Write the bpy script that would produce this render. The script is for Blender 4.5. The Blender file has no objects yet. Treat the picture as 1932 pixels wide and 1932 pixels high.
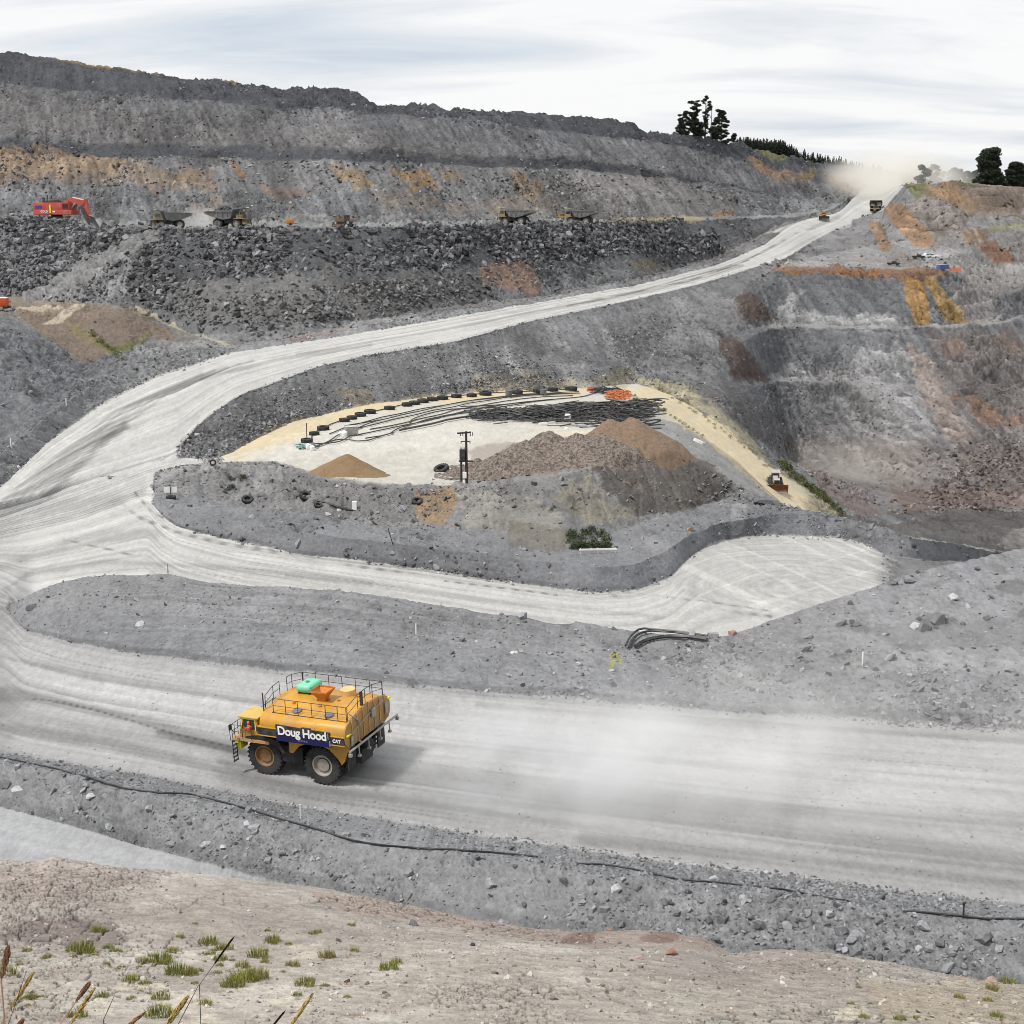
import bpy, bmesh, math, random
import numpy as np
from mathutils import Vector, Matrix, noise as mnoise

S = bpy.context.scene
COL = S.collection
# ------------------------------------------------------------------ camera
FPX, CX = 2654.0, 966.0              # focal length and centre in the photo's 1932 px frame
HCAM = 38.0
PITCH = math.radians(12.35)
SP, CP = math.sin(PITCH), math.cos(PITCH)
cam_d = bpy.data.cameras.new('camera'); cam = bpy.data.objects.new('camera', cam_d); COL.objects.link(cam)
cam.location = (0, 0, HCAM); cam.rotation_euler = (math.pi / 2 - PITCH, 0, 0)
cam_d.sensor_width = 36.0; cam_d.lens = 36.0 * FPX / 1932.0
cam_d.clip_start = 0.2; cam_d.clip_end = 30000
S.camera = cam
# ------------------------------------------------------------------ sky and sun
SUN_EL, SUN_AZ = math.radians(58), math.radians(-118)     # azimuth from +Y, clockwise seen from above: the sun stands to the left
w = bpy.data.worlds.new('World'); S.world = w; w.use_nodes = True
nt = w.node_tree; N = nt.nodes; L = nt.links; N.clear()
out = N.new('ShaderNodeOutputWorld'); bg = N.new('ShaderNodeBackground'); L.new(bg.outputs[0], out.inputs[0])
sky = N.new('ShaderNodeTexSky'); sky.sky_type = 'NISHITA'; sky.sun_disc = False
sky.sun_elevation = SUN_EL; sky.sun_rotation = SUN_AZ; sky.air_density = 1.0; sky.dust_density = 2.0
tc = N.new('ShaderNodeTexCoord')
# flattened direction: cloud sheets stretch out towards the horizon
sep = N.new('ShaderNodeSeparateXYZ'); L.new(tc.outputs['Generated'], sep.inputs[0])
def vmath(op, a, b):
    n = N.new('ShaderNodeMath'); n.operation = op
    for i, q in enumerate((a, b)):
        if isinstance(q, (int, float)): n.inputs[i].default_value = q
        else: L.new(q, n.inputs[i])
    return n.outputs[0]
den = vmath('ADD', vmath('MAXIMUM', sep.outputs['Z'], 0.0), 0.16)
px = vmath('DIVIDE', sep.outputs['X'], den); py = vmath('DIVIDE', sep.outputs['Y'], den)
cmb = N.new('ShaderNodeCombineXYZ'); L.new(px, cmb.inputs[0]); L.new(py, cmb.inputs[1])
mp = N.new('ShaderNodeMapping'); mp.inputs['Scale'].default_value = (0.55, 1.5, 1.0); mp.inputs['Rotation'].default_value = (0, 0, math.radians(8))
mp.inputs['Location'].default_value = (2.35, 0.55, 0)
L.new(cmb.outputs[0], mp.inputs['Vector'])
cn = N.new('ShaderNodeTexNoise'); cn.inputs['Scale'].default_value = 1.25; cn.inputs['Detail'].default_value = 7; cn.inputs['Roughness'].default_value = 0.55; cn.inputs['Distortion'].default_value = 0.6
L.new(mp.outputs[0], cn.inputs['Vector'])
cr = N.new('ShaderNodeValToRGB'); L.new(cn.outputs['Fac'], cr.inputs[0])
cr.color_ramp.elements[0].position = 0.28; cr.color_ramp.elements[0].color = (0.76, 0.85, 0.96, 1)
cr.color_ramp.elements[1].position = 0.54; cr.color_ramp.elements[1].color = (1.2, 1.2, 1.2, 1)
e_ = cr.color_ramp.elements.new(0.42); e_.color = (1.0, 1.035, 1.08, 1)
mixs = N.new('ShaderNodeMix'); mixs.data_type = 'RGBA'; mixs.inputs['Factor'].default_value = 0.9
skm = N.new('ShaderNodeMix'); skm.data_type = 'RGBA'; skm.blend_type = 'MULTIPLY'; skm.inputs['Factor'].default_value = 1.0
skm.inputs[7].default_value = (0.1, 0.1, 0.1, 1); L.new(sky.outputs[0], skm.inputs[6])
L.new(skm.outputs[2], mixs.inputs[6]); L.new(cr.outputs[0], mixs.inputs[7])
L.new(mixs.outputs[2], bg.inputs['Color']); bg.inputs['Strength'].default_value = 1.0
sd = bpy.data.lights.new('sun', 'SUN'); sd.energy = 4.5; sd.angle = math.radians(7); sd.color = (1.0, 0.96, 0.9)
sun = bpy.data.objects.new('sun', sd); COL.objects.link(sun)
dirv = Vector((math.sin(SUN_AZ) * math.cos(SUN_EL), math.cos(SUN_AZ) * math.cos(SUN_EL), math.sin(SUN_EL)))
sun.rotation_euler = dirv.to_track_quat('Z', 'Y').to_euler(); sun.location = dirv * 300
S.view_settings.view_transform = 'Standard'; S.view_settings.look = 'None'
S.view_settings.exposure = -0.22; S.view_settings.gamma = 1.0
S.cycles.max_bounces = 5; S.cycles.volume_bounces = 3; S.cycles.diffuse_bounces = 2; S.cycles.transparent_max_bounces = 8
S.cycles.volume_step_rate = 2.0; S.cycles.volume_max_steps = 256
S.cycles.pixel_filter_type = 'BLACKMAN_HARRIS'; S.cycles.filter_width = 0.95
# ------------------------------------------------------------------ noise
def _h(ix, iy, seed):
    n = (ix * 374761393 + iy * 668265263 + seed * 974634777) & 0xFFFFFFFF
    n = ((n ^ (n >> 13)) * 1274126177) & 0xFFFFFFFF
    return ((n ^ (n >> 16)) & 0xFFFF).astype(np.float32) / 32768.0 - 1.0
def vnoise(x, y, seed=0):
    """smooth value noise, about -1..1"""
    xf = np.floor(x); yf = np.floor(y)
    ix = xf.astype(np.int64); iy = yf.astype(np.int64)
    fx = (x - xf).astype(np.float32); fy = (y - yf).astype(np.float32)
    fx = fx * fx * fx * (fx * (fx * 6 - 15) + 10); fy = fy * fy * fy * (fy * (fy * 6 - 15) + 10)
    a = _h(ix, iy, seed); b = _h(ix + 1, iy, seed); c = _h(ix, iy + 1, seed); d = _h(ix + 1, iy + 1, seed)
    return (a + (b - a) * fx) * (1 - fy) + (c + (d - c) * fx) * fy
def fbm(x, y, lam, octs, seed=0, gain=0.5, px=None):
    s = 0.0; a = 1.0; tot = 0.0
    for o in range(octs):
        c, sn = math.cos(0.7 * o + 0.3), math.sin(0.7 * o + 0.3)
        n = vnoise((x * c - y * sn) / lam + 17.3 * o, (x * sn + y * c) / lam - 9.1 * o, seed + o)
        if px is not None: n = n * np.clip(lam / (2.0 * px) - 0.6, 0, 1)
        s = s + a * n; tot += a; a *= gain; lam *= 0.5
    return s / tot
def sstep(a, b, x):
    t = np.clip((x - a) / (b - a), 0, 1); return t * t * (3 - 2 * t)

# ------------------------------------------------------------------ terrain: surveyed break lines, near to far.
# a key is (photo column, photo row, height) -> 'vz', (column, row, distance) -> 'vy', (column, distance, height) -> 'yz', (column, +distance, +height) -> 'off'
def tv(v):
    return (FPX * SP + CP * (v - CX)) / (FPX * CP - SP * (v - CX))
LINES = []
def line(name, mode, keys, lo=None, hi=None): LINES.append((name, mode, keys, lo, hi))
line('start', 'yz', [(0, 2.0, 35.6)])
line('t0', 'vz', [(0, 2060, 24.6), (966, 2060, 24.2), (1932, 2060, 23.4)])
line('t1', 'vz', [(0, 1780, 19.2), (966, 1800, 18.0), (1932, 1890, 17.2)])
line('t_edge', 'vz', [(-300, 1600, 15), (0, 1614, 15), (60, 1618, 15), (100, 1606, 15.2), (180, 1622, 15), (250, 1634, 14.8), (360, 1640, 14.6), (480, 1657, 14.3), (600, 1668, 14), (700, 1686, 14), (900, 1727, 13.2), (1000, 1744, 13), (1100, 1748, 13), (1240, 1748, 13), (1330, 1762, 12.8), (1380, 1792, 12.4), (1450, 1785, 12.4), (1520, 1790, 12.2), (1700, 1818, 12), (1932, 1858, 12)])
line('t_foot', 'off', [(0, 9, -13.4), (1000, 9, -12), (1932, 8, -11.2)])
line('strip', 'off', [(0, 2, -0.3), (1932, 1, -0.2)])
line('w1_near', 'vz', [(-300, 1440, 0.3), (0, 1521, 0.4), (240, 1590, 0.5), (480, 1655, 0.6), (700, 1702, 0.6), (1000, 1752, 0.6), (1932, 1882, 0.6)])
line('w1_crest', 'vz', [(-300, 1385, 1.6), (0, 1437, 2.0), (160, 1468, 2.2), (400, 1525, 2.3), (560, 1562, 2.3), (880, 1609, 2.4), (1100, 1641, 2.4), (1600, 1704, 2.4), (1932, 1739, 2.4)])
line('w1_far', 'vz', [(-300, 1370, -0.5), (0, 1420, 0.1), (300, 1470, 0.2), (560, 1522, 0.3), (800, 1557, 0.3), (1000, 1591, 0.3), (1300, 1632, 0.3), (1600, 1671, 0.3), (1932, 1706, 0.4)])
line('a_near', 'vz', [(-300, 1120, -5.0), (-60, 1130, -4.2), (10, 1145, -3.8), (22, 1160, -3.4), (45, 1188, -2.6), (150, 1217, -1.2), (250, 1232, -.4), (600, 1273, 1.2), (800, 1293, 1.5), (1200, 1330, 1.8), (1500, 1352, 1.9), (1932, 1380, 2.0)])
line('a_ledge', 'vz', [(1380, 1290, 2.4), (1500, 1262, 3.4), (1640, 1244, 4.0), (1800, 1242, 4.2), (1932, 1252, 4.0)], 1380, 4000)
line('a_crest', 'vz', [(-300, 1095, -5.4), (-60, 1105, -4.6), (12, 1138, -3.9), (30, 1136, -2.2), (60, 1118, -1.2), (100, 1100, -.3), (170, 1086, 0.6), (320, 1081, 1.4), (345, 1089, 1.5), (400, 1096, 1.6), (470, 1102, 1.7), (550, 1106, 2.0), (640, 1112, 2.2), (720, 1122, 2.4), (850, 1143, 2.4), (920, 1155, 2.6), (985, 1158, 3.1), (1030, 1172, 2.7), (1100, 1172, 2.8), (1190, 1186, 2.6), (1330, 1203, 2.8), (1400, 1186, 3.4), (1480, 1158, 4.2), (1640, 1110, 5.8), (1720, 1082, 6.4), (1800, 1062, 7.0), (1932, 1032, 7.8)])
line('a_far', 'off', [(-300, 6, -0.4), (12, 6, -0.4), (60, 7, -4.8), (320, 9, -8.0), (700, 9, -10.2), (1200, 10, -12.4), (1420, 14, -13.5), (1640, 22, -17), (1932, 28, -22)])
line('b_near', 'vz', [(-300, 1075, -6.2), (0, 1020, -7.0), (150, 985, -7.2), (285, 938, -7.0), (296, 968, -7.0), (335, 994, -7.0), (450, 1024, -7.3), (600, 1049, -7.8), (800, 1074, -8.6), (1000, 1104, -9.6), (1120, 1119, -10.2), (1200, 1113, -10.6), (1265, 1090, -10.9), (1300, 1052, -11), (1345, 1024, -11), (1420, 1012, -11), (1500, 1009, -11), (1600, 1016, -11.6), (1680, 1050, -12), (1760, 1060, -13), (1932, 1064, -15)])
line('b_berm', 'vz', [(-300, 1068, -6.3), (0, 1013, -7.0), (150, 978, -7.2), (285, 928, -6.7), (300, 950, -6.2), (335, 965, -5.3), (450, 983, -4.8), (600, 1004, -4.9), (800, 1028, -5.5), (1000, 1052, -6.4), (1120, 1066, -7.0), (1200, 1062, -7.8), (1260, 1035, -8.2), (1310, 1000, -8.3), (1400, 984, -8.3), (1450, 972, -8.2), (1500, 964, -8.2), (1560, 968, -8.4), (1600, 976, -8.6), (1680, 998, -8.8), (1760, 1026, -9.8), (1932, 1058, -14)])
line('b_dip', 'off', [(-300, 1, 0), (300, 1, 0), (350, 5, -1.8), (1000, 5.5, -2.6), (1200, 4, -1.2), (1400, 3, -0.8), (1600, 3, -1.5), (1932, 3, -2)])
line('b_toe', 'vz', [(330, 930, -7.4), (440, 950, -8), (600, 968, -8.2), (740, 990, -8.3), (880, 1000, -8.6), (960, 1003, -8.8), (1060, 1026, -9.2), (1130, 1010, -9.2), (1200, 986, -9.2), (1280, 966, -9.0), (1330, 950, -9.0), (1380, 936, -8.4), (1420, 950, -8.4), (1480, 960, -9)], 360, 1450)
line('b_crest', 'vz', [(-300, 1060, -6.3), (0, 1004, -6.9), (150, 967, -6.9), (285, 915, -6.2), (320, 905, -5.8), (370, 893, -5.2), (400, 884, -4.9), (440, 881, -4.8), (520, 881, -4.6), (545, 890, -4.5), (580, 889, -4.4), (600, 899, -4.4), (660, 908, -4.3), (740, 914, -4.2), (880, 920, -4.2), (960, 908, -3.2), (1060, 893, -2.1), (1130, 880, -1.8), (1200, 868, -1.7), (1280, 860, -2.1), (1330, 880, -4.0), (1380, 908, -6.0), (1420, 932, -7.2), (1460, 948, -8.6), (1500, 960, -9.4), (1600, 985, -12), (1700, 1012, -14), (1932, 1060, -18)])
line('pad_near', 'vz', [(-300, 1050, -6.2), (0, 990, -6.9), (150, 945, -6.8), (285, 893, -6.2), (340, 880, -5.8), (420, 872, -5.4), (520, 866, -5.2), (660, 868, -5.6), (880, 868, -6.4), (960, 836, -7.5), (1100, 822, -8.2), (1200, 800, -10), (1240, 788, -12), (1285, 800, -15), (1340, 834, -17.6), (1388, 869, -20.2), (1438, 917, -23.6), (1470, 946, -26.4), (1520, 980, -29.5), (1560, 985, -33), (1620, 990, -38), (1700, 1014, -42), (1932, 1044, -45)])
line('pad_far', 'vz', [(-300, 1040, -6.2), (0, 978, -6.9), (150, 925, -6.4), (285, 880, -5.8), (335, 866, -5.5), (345, 862, -5.6), (400, 866, -6), (430, 858, -6.4), (470, 835, -7.0), (560, 792, -7.6), (700, 763, -8.2), (850, 743, -9), (1000, 736, -10), (1110, 733, -11.5), (1200, 723, -14), (1260, 742, -16), (1350, 792, -19.5), (1440, 872, -25), (1480, 898, -28), (1530, 930, -32), (1585, 970, -35.5), (1640, 985, -40), (1700, 990, -44), (1800, 965, -50), (1932, 968, -52)])
line('pit3', 'vz', [(1440, 846, -46), (1480, 868, -50), (1540, 880, -51), (1650, 905, -52), (1800, 952, -52), (1932, 960, -54)], 1450, 4000)
line('pit2', 'vz', [(1430, 713, -25), (1500, 721, -26), (1590, 723, -26.5), (1700, 730, -27), (1932, 740, -28)], 1430, 4000)
line('pit2b', 'off', [(1430, 9, 0.3), (1590, 9, 0.4), (1640, 3, 1.5), (1932, 3, 2)], 1430, 4000)
line('pit1', 'vz', [(1425, 606, -6), (1460, 616, -8), (1700, 622, -8.2), (1800, 617, -8), (1890, 610, -8), (1932, 598, -7)], 1425, 4000)
line('pit1b', 'off', [(1425, 9, 0.3), (1932, 9, 0.3)], 1425, 4000)
line('pit_top', 'vy', [(1400, 514, 572), (1440, 513, 580), (1500, 509, 578), (1640, 512, 576), (1700, 515, 575), (1790, 512, 572), (1820, 530, 575), (1850, 548, 580), (1890, 560, 590), (1932, 545, 600)], 1410, 4000)
line('terr', 'vy', [(1440, 500, 590), (1500, 494, 612), (1600, 486, 640), (1700, 480, 655), (1800, 473, 660), (1850, 490, 665), (1932, 500, 670)], 1430, 4000)
line('terr2', 'vy', [(1520, 476, 645), (1600, 470, 680), (1700, 455, 680), (1760, 434, 680), (1932, 431, 690)], 1520, 4000)
line('terr3', 'off', [(1520, 1, 0.1), (1700, 2, 0.2), (1760, 9, 0.3), (1932, 12, 0.3)], 1520, 4000)
line('road_near', 'vy', [(-300, 1030, 165), (0, 962, 198), (150, 900, 226), (285, 862, 245), (335, 846, 252), (350, 828, 262), (390, 788, 281), (450, 746, 305), (600, 691, 342), (700, 669, 358), (850, 646, 372), (1000, 606, 422), (1200, 564, 488), (1300, 541, 522), (1400, 511, 578), (1480, 489, 620), (1540, 452, 740), (1600, 420, 800), (1640, 403, 840), (1668, 398, 835), (1690, 365, 790), (1710, 348, 745), (1760, 344, 725), (1800, 345, 722), (1932, 353, 722)])
line('road_far', 'vy', [(-300, 985, 185), (0, 922, 222), (60, 862, 243), (100, 826, 260), (200, 756, 300), (300, 707, 331), (440, 663, 368), (600, 641, 390), (800, 608, 425), (1000, 573, 476), (1200, 538, 541), (1350, 501, 617), (1440, 463, 692), (1480, 433, 762), (1510, 416, 792), (1588, 400, 832), (1608, 372, 900), (1640, 352, 965), (1690, 346, 1000), (1760, 352, 1010), (1932, 360, 1010)])
line('l_berm', 'off', [(-300, 9, 3.6), (200, 10, 3.8), (300, 8, 3.0), (440, 4, 0.8), (600, 4, 1.0), (1200, 5, 1.2), (1500, 5, 1.4), (1600, 6, 2), (1932, 6, 0)])
line('l_gap', 'off', [(-300, 4, -1.0), (200, 4, -1.0), (300, 4, -0.8), (440, 3, 0.0), (1932, 3, -0.3)])
line('l_mound', 'vy', [(-300, 520, 330), (0, 587, 336), (60, 618, 336), (110, 650, 336), (160, 680, 334), (190, 690, 334)], -4000, 190)
line('l_valley', 'vy', [(-300, 640, 352), (0, 640, 352), (100, 668, 348), (160, 688, 342), (200, 688, 338), (290, 672, 346)], -4000, 290)
line('l_crest', 'vy', [(-300, 560, 420), (0, 582, 405), (60, 590, 405), (110, 582, 410), (160, 579, 415), (210, 577, 415), (260, 590, 410), (330, 622, 398), (420, 653, 385)], -4000, 420)
line('face_foot', 'vy', [(-300, 545, 450), (0, 562, 446), (110, 566, 440), (200, 574, 432), (250, 590, 426), (320, 616, 412), (400, 644, 396), (470, 646, 396), (600, 622, 410), (700, 604, 426), (800, 588, 446), (1000, 560, 492), (1200, 526, 556), (1330, 491, 632), (1420, 452, 706), (1470, 424, 775), (1510, 412, 805), (1588, 396, 845), (1610, 368, 915), (1640, 348, 975), (1690, 342, 1015), (1760, 352, 1030), (1932, 362, 1030)])
line('face_mid', 'off', [(-300, 12, 9.5), (0, 14, 9.5), (400, 17, 12), (700, 16, 11), (1200, 10, 8.5), (1400, 6, 3), (1500, 4, 1), (1600, 3, 1), (1932, 3, 0)])
line('bench', 'vy', [(-300, 405, 490), (0, 413, 484), (60, 411, 480), (120, 418, 476), (180, 433, 468), (300, 433, 462), (400, 431, 458), (600, 431, 454), (900, 426, 500), (1200, 419, 586), (1400, 413, 712), (1470, 412, 790), (1510, 409, 815), (1588, 390, 858), (1610, 362, 925), (1640, 344, 990), (1690, 338, 1025), (1760, 352, 1050), (1932, 364, 1050)])
line('toe', 'off', [(-300, 72, 0.8), (0, 72, 0.8), (1200, 62, 0.8), (1400, 45, 1.2), (1500, 20, 2), (1600, 8, 2), (1700, 6, 1), (1932, 6, 0)])
line('p0', 'vy', [(-300, 345, 580), (0, 352, 578), (650, 358, 548), (1200, 372, 672), (1400, 390, 776), (1480, 398, 835), (1560, 385, 872), (1610, 354, 940), (1640, 340, 1000), (1690, 334, 1035), (1760, 352, 1065), (1932, 364, 1065)])
line('p1', 'vy', [(-300, 288, 615), (0, 292, 608), (300, 299, 595), (650, 306, 578), (1000, 318, 650), (1200, 330, 714), (1400, 360, 794), (1480, 378, 850), (1560, 372, 890), (1610, 345, 955), (1640, 333, 1010), (1690, 331, 1045), (1760, 352, 1080), (1932, 364, 1080)])
line('p1b', 'off', [(-300, 12, 0.6), (0, 12, 0.6), (1200, 12, 0.6), (1400, 4, 1), (1600, 2, 0.5), (1932, 3, 0)])
line('p1c', 'off', [(-300, 8, 6.5), (0, 8, 6.5), (1200, 7, 5), (1350, 4, 1.4), (1600, 2, 0.5), (1932, 3, 0)])
line('p2', 'vy', [(-300, 142, 690), (0, 160, 684), (200, 172, 672), (400, 192, 662), (700, 214, 655), (900, 230, 690), (1180, 262, 776), (1250, 268, 800), (1400, 308, 850), (1500, 334, 890), (1580, 350, 940), (1620, 334, 980), (1690, 328, 1060), (1760, 352, 1100), (1932, 364, 1100)])
line('p2b', 'off', [(-300, 10, 0.5), (0, 10, 0.5), (1180, 9, 0.5), (1260, 3, 0.8), (1932, 3, 0)])
line('ridge', 'vy', [(-300, 62, 750), (0, 96, 742), (100, 107, 738), (200, 121, 734), (300, 136, 728), (350, 143, 724), (400, 149, 720), (440, 150, 718), (520, 162, 712), (600, 170, 706), (640, 172, 704), (685, 182, 702), (700, 193, 705), (714, 199, 716), (800, 201, 725), (846, 209, 730), (870, 205, 735), (1000, 212, 760), (1080, 219, 780), (1150, 222, 802), (1195, 231, 810), (1222, 249, 816), (1300, 255, 830), (1340, 262, 842), (1400, 274, 880), (1480, 291, 930), (1560, 308, 990), (1640, 319, 1060), (1690, 326, 1090), (1760, 352, 1120), (1932, 364, 1120)])
line('back', 'off', [(-300, 200, -6), (1932, 200, -6)])
line('plain', 'yz', [(-300, 3000, 25), (1932, 3000, 25)])
line('far', 'yz', [(-300, 9000, 20), (1932, 9000, 20)])
LN = [l[0] for l in LINES]; LI = {n: i for i, n in enumerate(LN)}
K = len(LINES)

UC = np.concatenate([np.linspace(-1100, -40, 60), np.arange(-38, 1972, 1.85), np.linspace(1974, 3000, 60)]).astype(np.float64)
NC = len(UC)
def smooth(a, s=5):
    k = np.exp(-0.5 * (np.arange(-3 * s, 3 * s + 1) / s) ** 2); k /= k.sum()
    return np.convolve(np.pad(a, 3 * s, mode='edge'), k, mode='valid')
YK = np.full((K, NC), np.nan); ZK = np.full((K, NC), np.nan); WK = np.ones((K, NC))
full = np.array([l[3] is None for l in LINES])
prev = None
for i, (nm, mode, keys, lo, hi) in enumerate(LINES):
    ku = [k[0] for k in keys]
    a = np.interp(UC, ku, [k[1] for k in keys]); b = np.interp(UC, ku, [k[2] for k in keys])
    s = 2 if nm == 'ridge' else 5
    a = smooth(a, s); b = smooth(b, s)
    if mode == 'vz': y = (HCAM - b) / tv(a); z = b
    elif mode == 'vy': y = b; z = HCAM - tv(a) * b
    elif mode == 'yz': y, z = a, b
    else: y = prev[0] + a; z = prev[1] + b
    YK[i] = y; ZK[i] = z
    if lo is not None:
        WK[i] = (sstep(lo - 90, lo + 70, UC) if lo > -4000 else 1.0) * (1 - sstep(hi - 70, hi, UC) if hi < 4000 else 1.0)
    prev = (y, z)
# a break line that ends part way melts into the plain slope between its neighbours
fi = np.where(full)[0]
for i in np.where(~full)[0]:
    a, b = fi[fi < i].max(), fi[fi > i].min(); f = (i - a) / (b - a)
    YK[i] = WK[i] * YK[i] + (1 - WK[i]) * (YK[a] * (1 - f) + YK[b] * f)
    ZK[i] = WK[i] * ZK[i] + (1 - WK[i]) * (ZK[a] * (1 - f) + ZK[b] * f)
for i in range(1, K):
    short = YK[i] < YK[i - 1] + 0.25
    YK[i] = np.where(short, YK[i - 1] + 0.25, YK[i])
def vproj(y, z):
    # photo row of a point
    up = (z - HCAM); d = y * CP - up * SP
    return CX + FPX * (-(y * SP + up * CP)) / d
VK = vproj(YK, ZK)
inf = (UC > -45) & (UC < 1980)
rows = []
for i in range(K - 1):
    dv = np.abs(VK[i, inf] - VK[i + 1, inf]); vis = (VK[i, inf] - VK[i + 1, inf])
    n = int(np.clip(np.percentile(np.maximum(vis, 0.15 * dv), 97) / 1.75, 3, 260))
    if LN[i] == 'start': n = 12
    if LN[i] in ('road_far', 'l_berm'): n = max(n, 34)
    rows.append(n)
Rp = np.concatenate([i + np.arange(n) / n for i, n in enumerate(rows)] + [np.array([K - 1.0])])
NR = len(Rp)
# smooth the break lines a little along the columns so that crests are rounded
Ri = np.minimum(Rp.astype(int), K - 2); Rf = (Rp - Ri)[:, None]
Y = YK[Ri] * (1 - Rf) + YK[Ri + 1] * Rf
Z = ZK[Ri] * (1 - Rf) + ZK[Ri + 1] * Rf
for it in range(2):
    Zs = Z.copy(); Zs[1:-1] = 0.25 * Z[:-2] + 0.5 * Z[1:-1] + 0.25 * Z[2:]; Z = Zs
DEP = Y * CP + (HCAM - Z) * SP
X = (UC[None, :] - CX) / FPX * DEP
V = vproj(Y, Z)
U = np.broadcast_to(UC[None, :], V.shape)
PX = (DEP / 1407.0)                       # metres one render pixel covers here
R2 = np.broadcast_to(Rp[:, None], V.shape)
SEG = np.broadcast_to(Ri[:, None], V.shape).copy()
SEG[(SEG > LI['pad_far']) & (SEG < LI['road_near']) & (U < 1440 + 8 * np.sin(V / 9.0))] = LI['pad_far']
print('terrain', NR, NC, NR * NC)

# ------------------------------------------------------------------ painted zones (what the ground is made of)
def polydist(poly, u, v):
    """signed distance to a polygon, negative inside"""
    P = np.array(poly, float); d = np.full(u.shape, 1e9); ins = np.zeros(u.shape, bool); n = len(P)
    for i in range(n):
        ax, ay = P[i]; bx, by = P[(i + 1) % n]; ex, ey = bx - ax, by - ay
        t = np.clip(((u - ax) * ex + (v - ay) * ey) / (ex * ex + ey * ey + 1e-9), 0, 1)
        d = np.minimum(d, (u - ax - t * ex) ** 2 + (v - ay - t * ey) ** 2)
        if ay != by:
            c = ((ay > v) != (by > v)) & (u < (bx - ax) * (v - ay) / (by - ay) + ax); ins ^= c
    d = np.sqrt(d); return np.where(ins, -d, d)
def linedist(pts, u, v):
    d = np.full(u.shape, 1e9)
    P = np.array(pts, float)
    for i in range(len(P) - 1):
        ax, ay = P[i]; ex, ey = P[i + 1] - P[i]
        t = np.clip(((u - ax) * ex + (v - ay) * ey) / (ex * ex + ey * ey + 1e-9), 0, 1)
        d = np.minimum(d, (u - ax - t * ex) ** 2 + (v - ay - t * ey) ** 2)
    return np.sqrt(d)
def zmask(poly, soft, rag, a, b, lam=12.0, seed=3):
    """soft ragged mask of a polygon, on the rows between break lines a and b only"""
    P = np.array(poly, float); m = np.zeros(V.shape, np.float32)
    r0, r1 = np.searchsorted(Rp, LI[a]), np.searchsorted(Rp, LI[b]) + 1
    pad = soft + rag * 1.5 + 2
    c0, c1 = np.searchsorted(UC, P[:, 0].min() - pad), np.searchsorted(UC, P[:, 0].max() + pad)
    if c1 <= c0: return m
    u = U[r0:r1, c0:c1]; v = V[r0:r1, c0:c1]
    d = polydist(poly, u, v)
    if rag: d = d + rag * fbm(u, v * 1.6, lam * 2.5, 6, seed, .68)
    m[r0:r1, c0:c1] = 1 - sstep(-soft, soft, d)
    return m
def rowmask(a, b, soft=0.1):
    return (sstep(LI[a] - soft, LI[a] + soft, R2) * (1 - sstep(LI[b] - soft, LI[b] + soft, R2))).astype(np.float32)
def C3(*c): return np.array(c, np.float32)
SEGCOL = {
 'start': (.36, .34, .31), 't0': (.36, .34, .31), 't1': (.355, .335, .312), 't_edge': (.27, .255, .245), 't_foot': (.28, .285, .295), 'strip': (.29, .295, .305),
 'w1_near': (.245, .25, .265), 'w1_crest': (.245, .25, .265), 'w1_far': (.43, .435, .435), 'a_near': (.235, .24, .262), 'a_ledge': (.25, .253, .27), 'a_crest': (.25, .255, .27),
 'a_far': (.53, .53, .515), 'b_near': (.215, .22, .245), 'b_berm': (.215, .22, .245), 'b_dip': (.22, .225, .245), 'b_toe': (.235, .235, .24), 'b_crest': (.28, .28, .28), 'pad_near': (.44, .42, .37),
 'pad_far': (.205, .208, .22), 'pit3': (.20, .20, .21), 'pit2': (.26, .26, .27), 'pit2b': (.17, .175, .19), 'pit1': (.30, .30, .30), 'pit1b': (.165, .17, .185), 'pit_top': (.28, .275, .27),
 'terr': (.28, .28, .285), 'terr2': (.25, .25, .26), 'terr3': (.25, .25, .265), 'road_near': (.52, .52, .50), 'road_far': (.29, .295, .305), 'l_berm': (.27, .275, .285), 'l_gap': (.225, .23, .25), 'l_mound': (.22, .22, .225),
 'l_valley': (.215, .205, .195), 'l_crest': (.26, .25, .24), 'face_foot': (.185, .19, .20), 'face_mid': (.15, .155, .168), 'bench': (.28, .285, .295), 'toe': (.20, .205, .22), 'p0': (.215, .215, .225),
 'p1': (.14, .143, .16), 'p1b': (.10, .104, .122), 'p1c': (.165, .167, .182), 'p2': (.10, .104, .122), 'p2b': (.092, .096, .115), 'ridge': (.12, .12, .12), 'back': (.2, .2, .18), 'plain': (.1, .12, .08), 'far': (.1, .12, .08)}
SEGAMP = {'start': .10, 't0': .10, 't1': .22, 't_edge': .4, 't_foot': .06, 'strip': .04, 'w1_near': .42, 'w1_crest': .30, 'w1_far': .03, 'a_near': .26, 'a_ledge': .4, 'a_crest': .5, 'a_far': .04,
 'b_near': .5, 'b_berm': .6, 'b_dip': .8, 'b_toe': .8, 'b_crest': .5, 'pad_near': .06, 'pad_far': .45, 'pit3': 1.6, 'pit2': .3, 'pit2b': 1.5, 'pit1': .25, 'pit1b': 1.6, 'pit_top': .7, 'terr': 1.5, 'terr2': 1.5, 'terr3': 1.6,
 'road_near': .06, 'road_far': .7, 'l_berm': .8, 'l_gap': 1.1, 'l_mound': 1.2, 'l_valley': 1.2, 'l_crest': .9, 'face_foot': 1.6, 'face_mid': 1.6, 'bench': .5, 'toe': 1.2, 'p0': 1.4, 'p1': 1.2, 'p1b': 1.5, 'p1c': 1.6, 'p2': 1.0, 'p2b': 1.6, 'ridge': 2.5, 'back': 2, 'plain': 0, 'far': 0}
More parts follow.
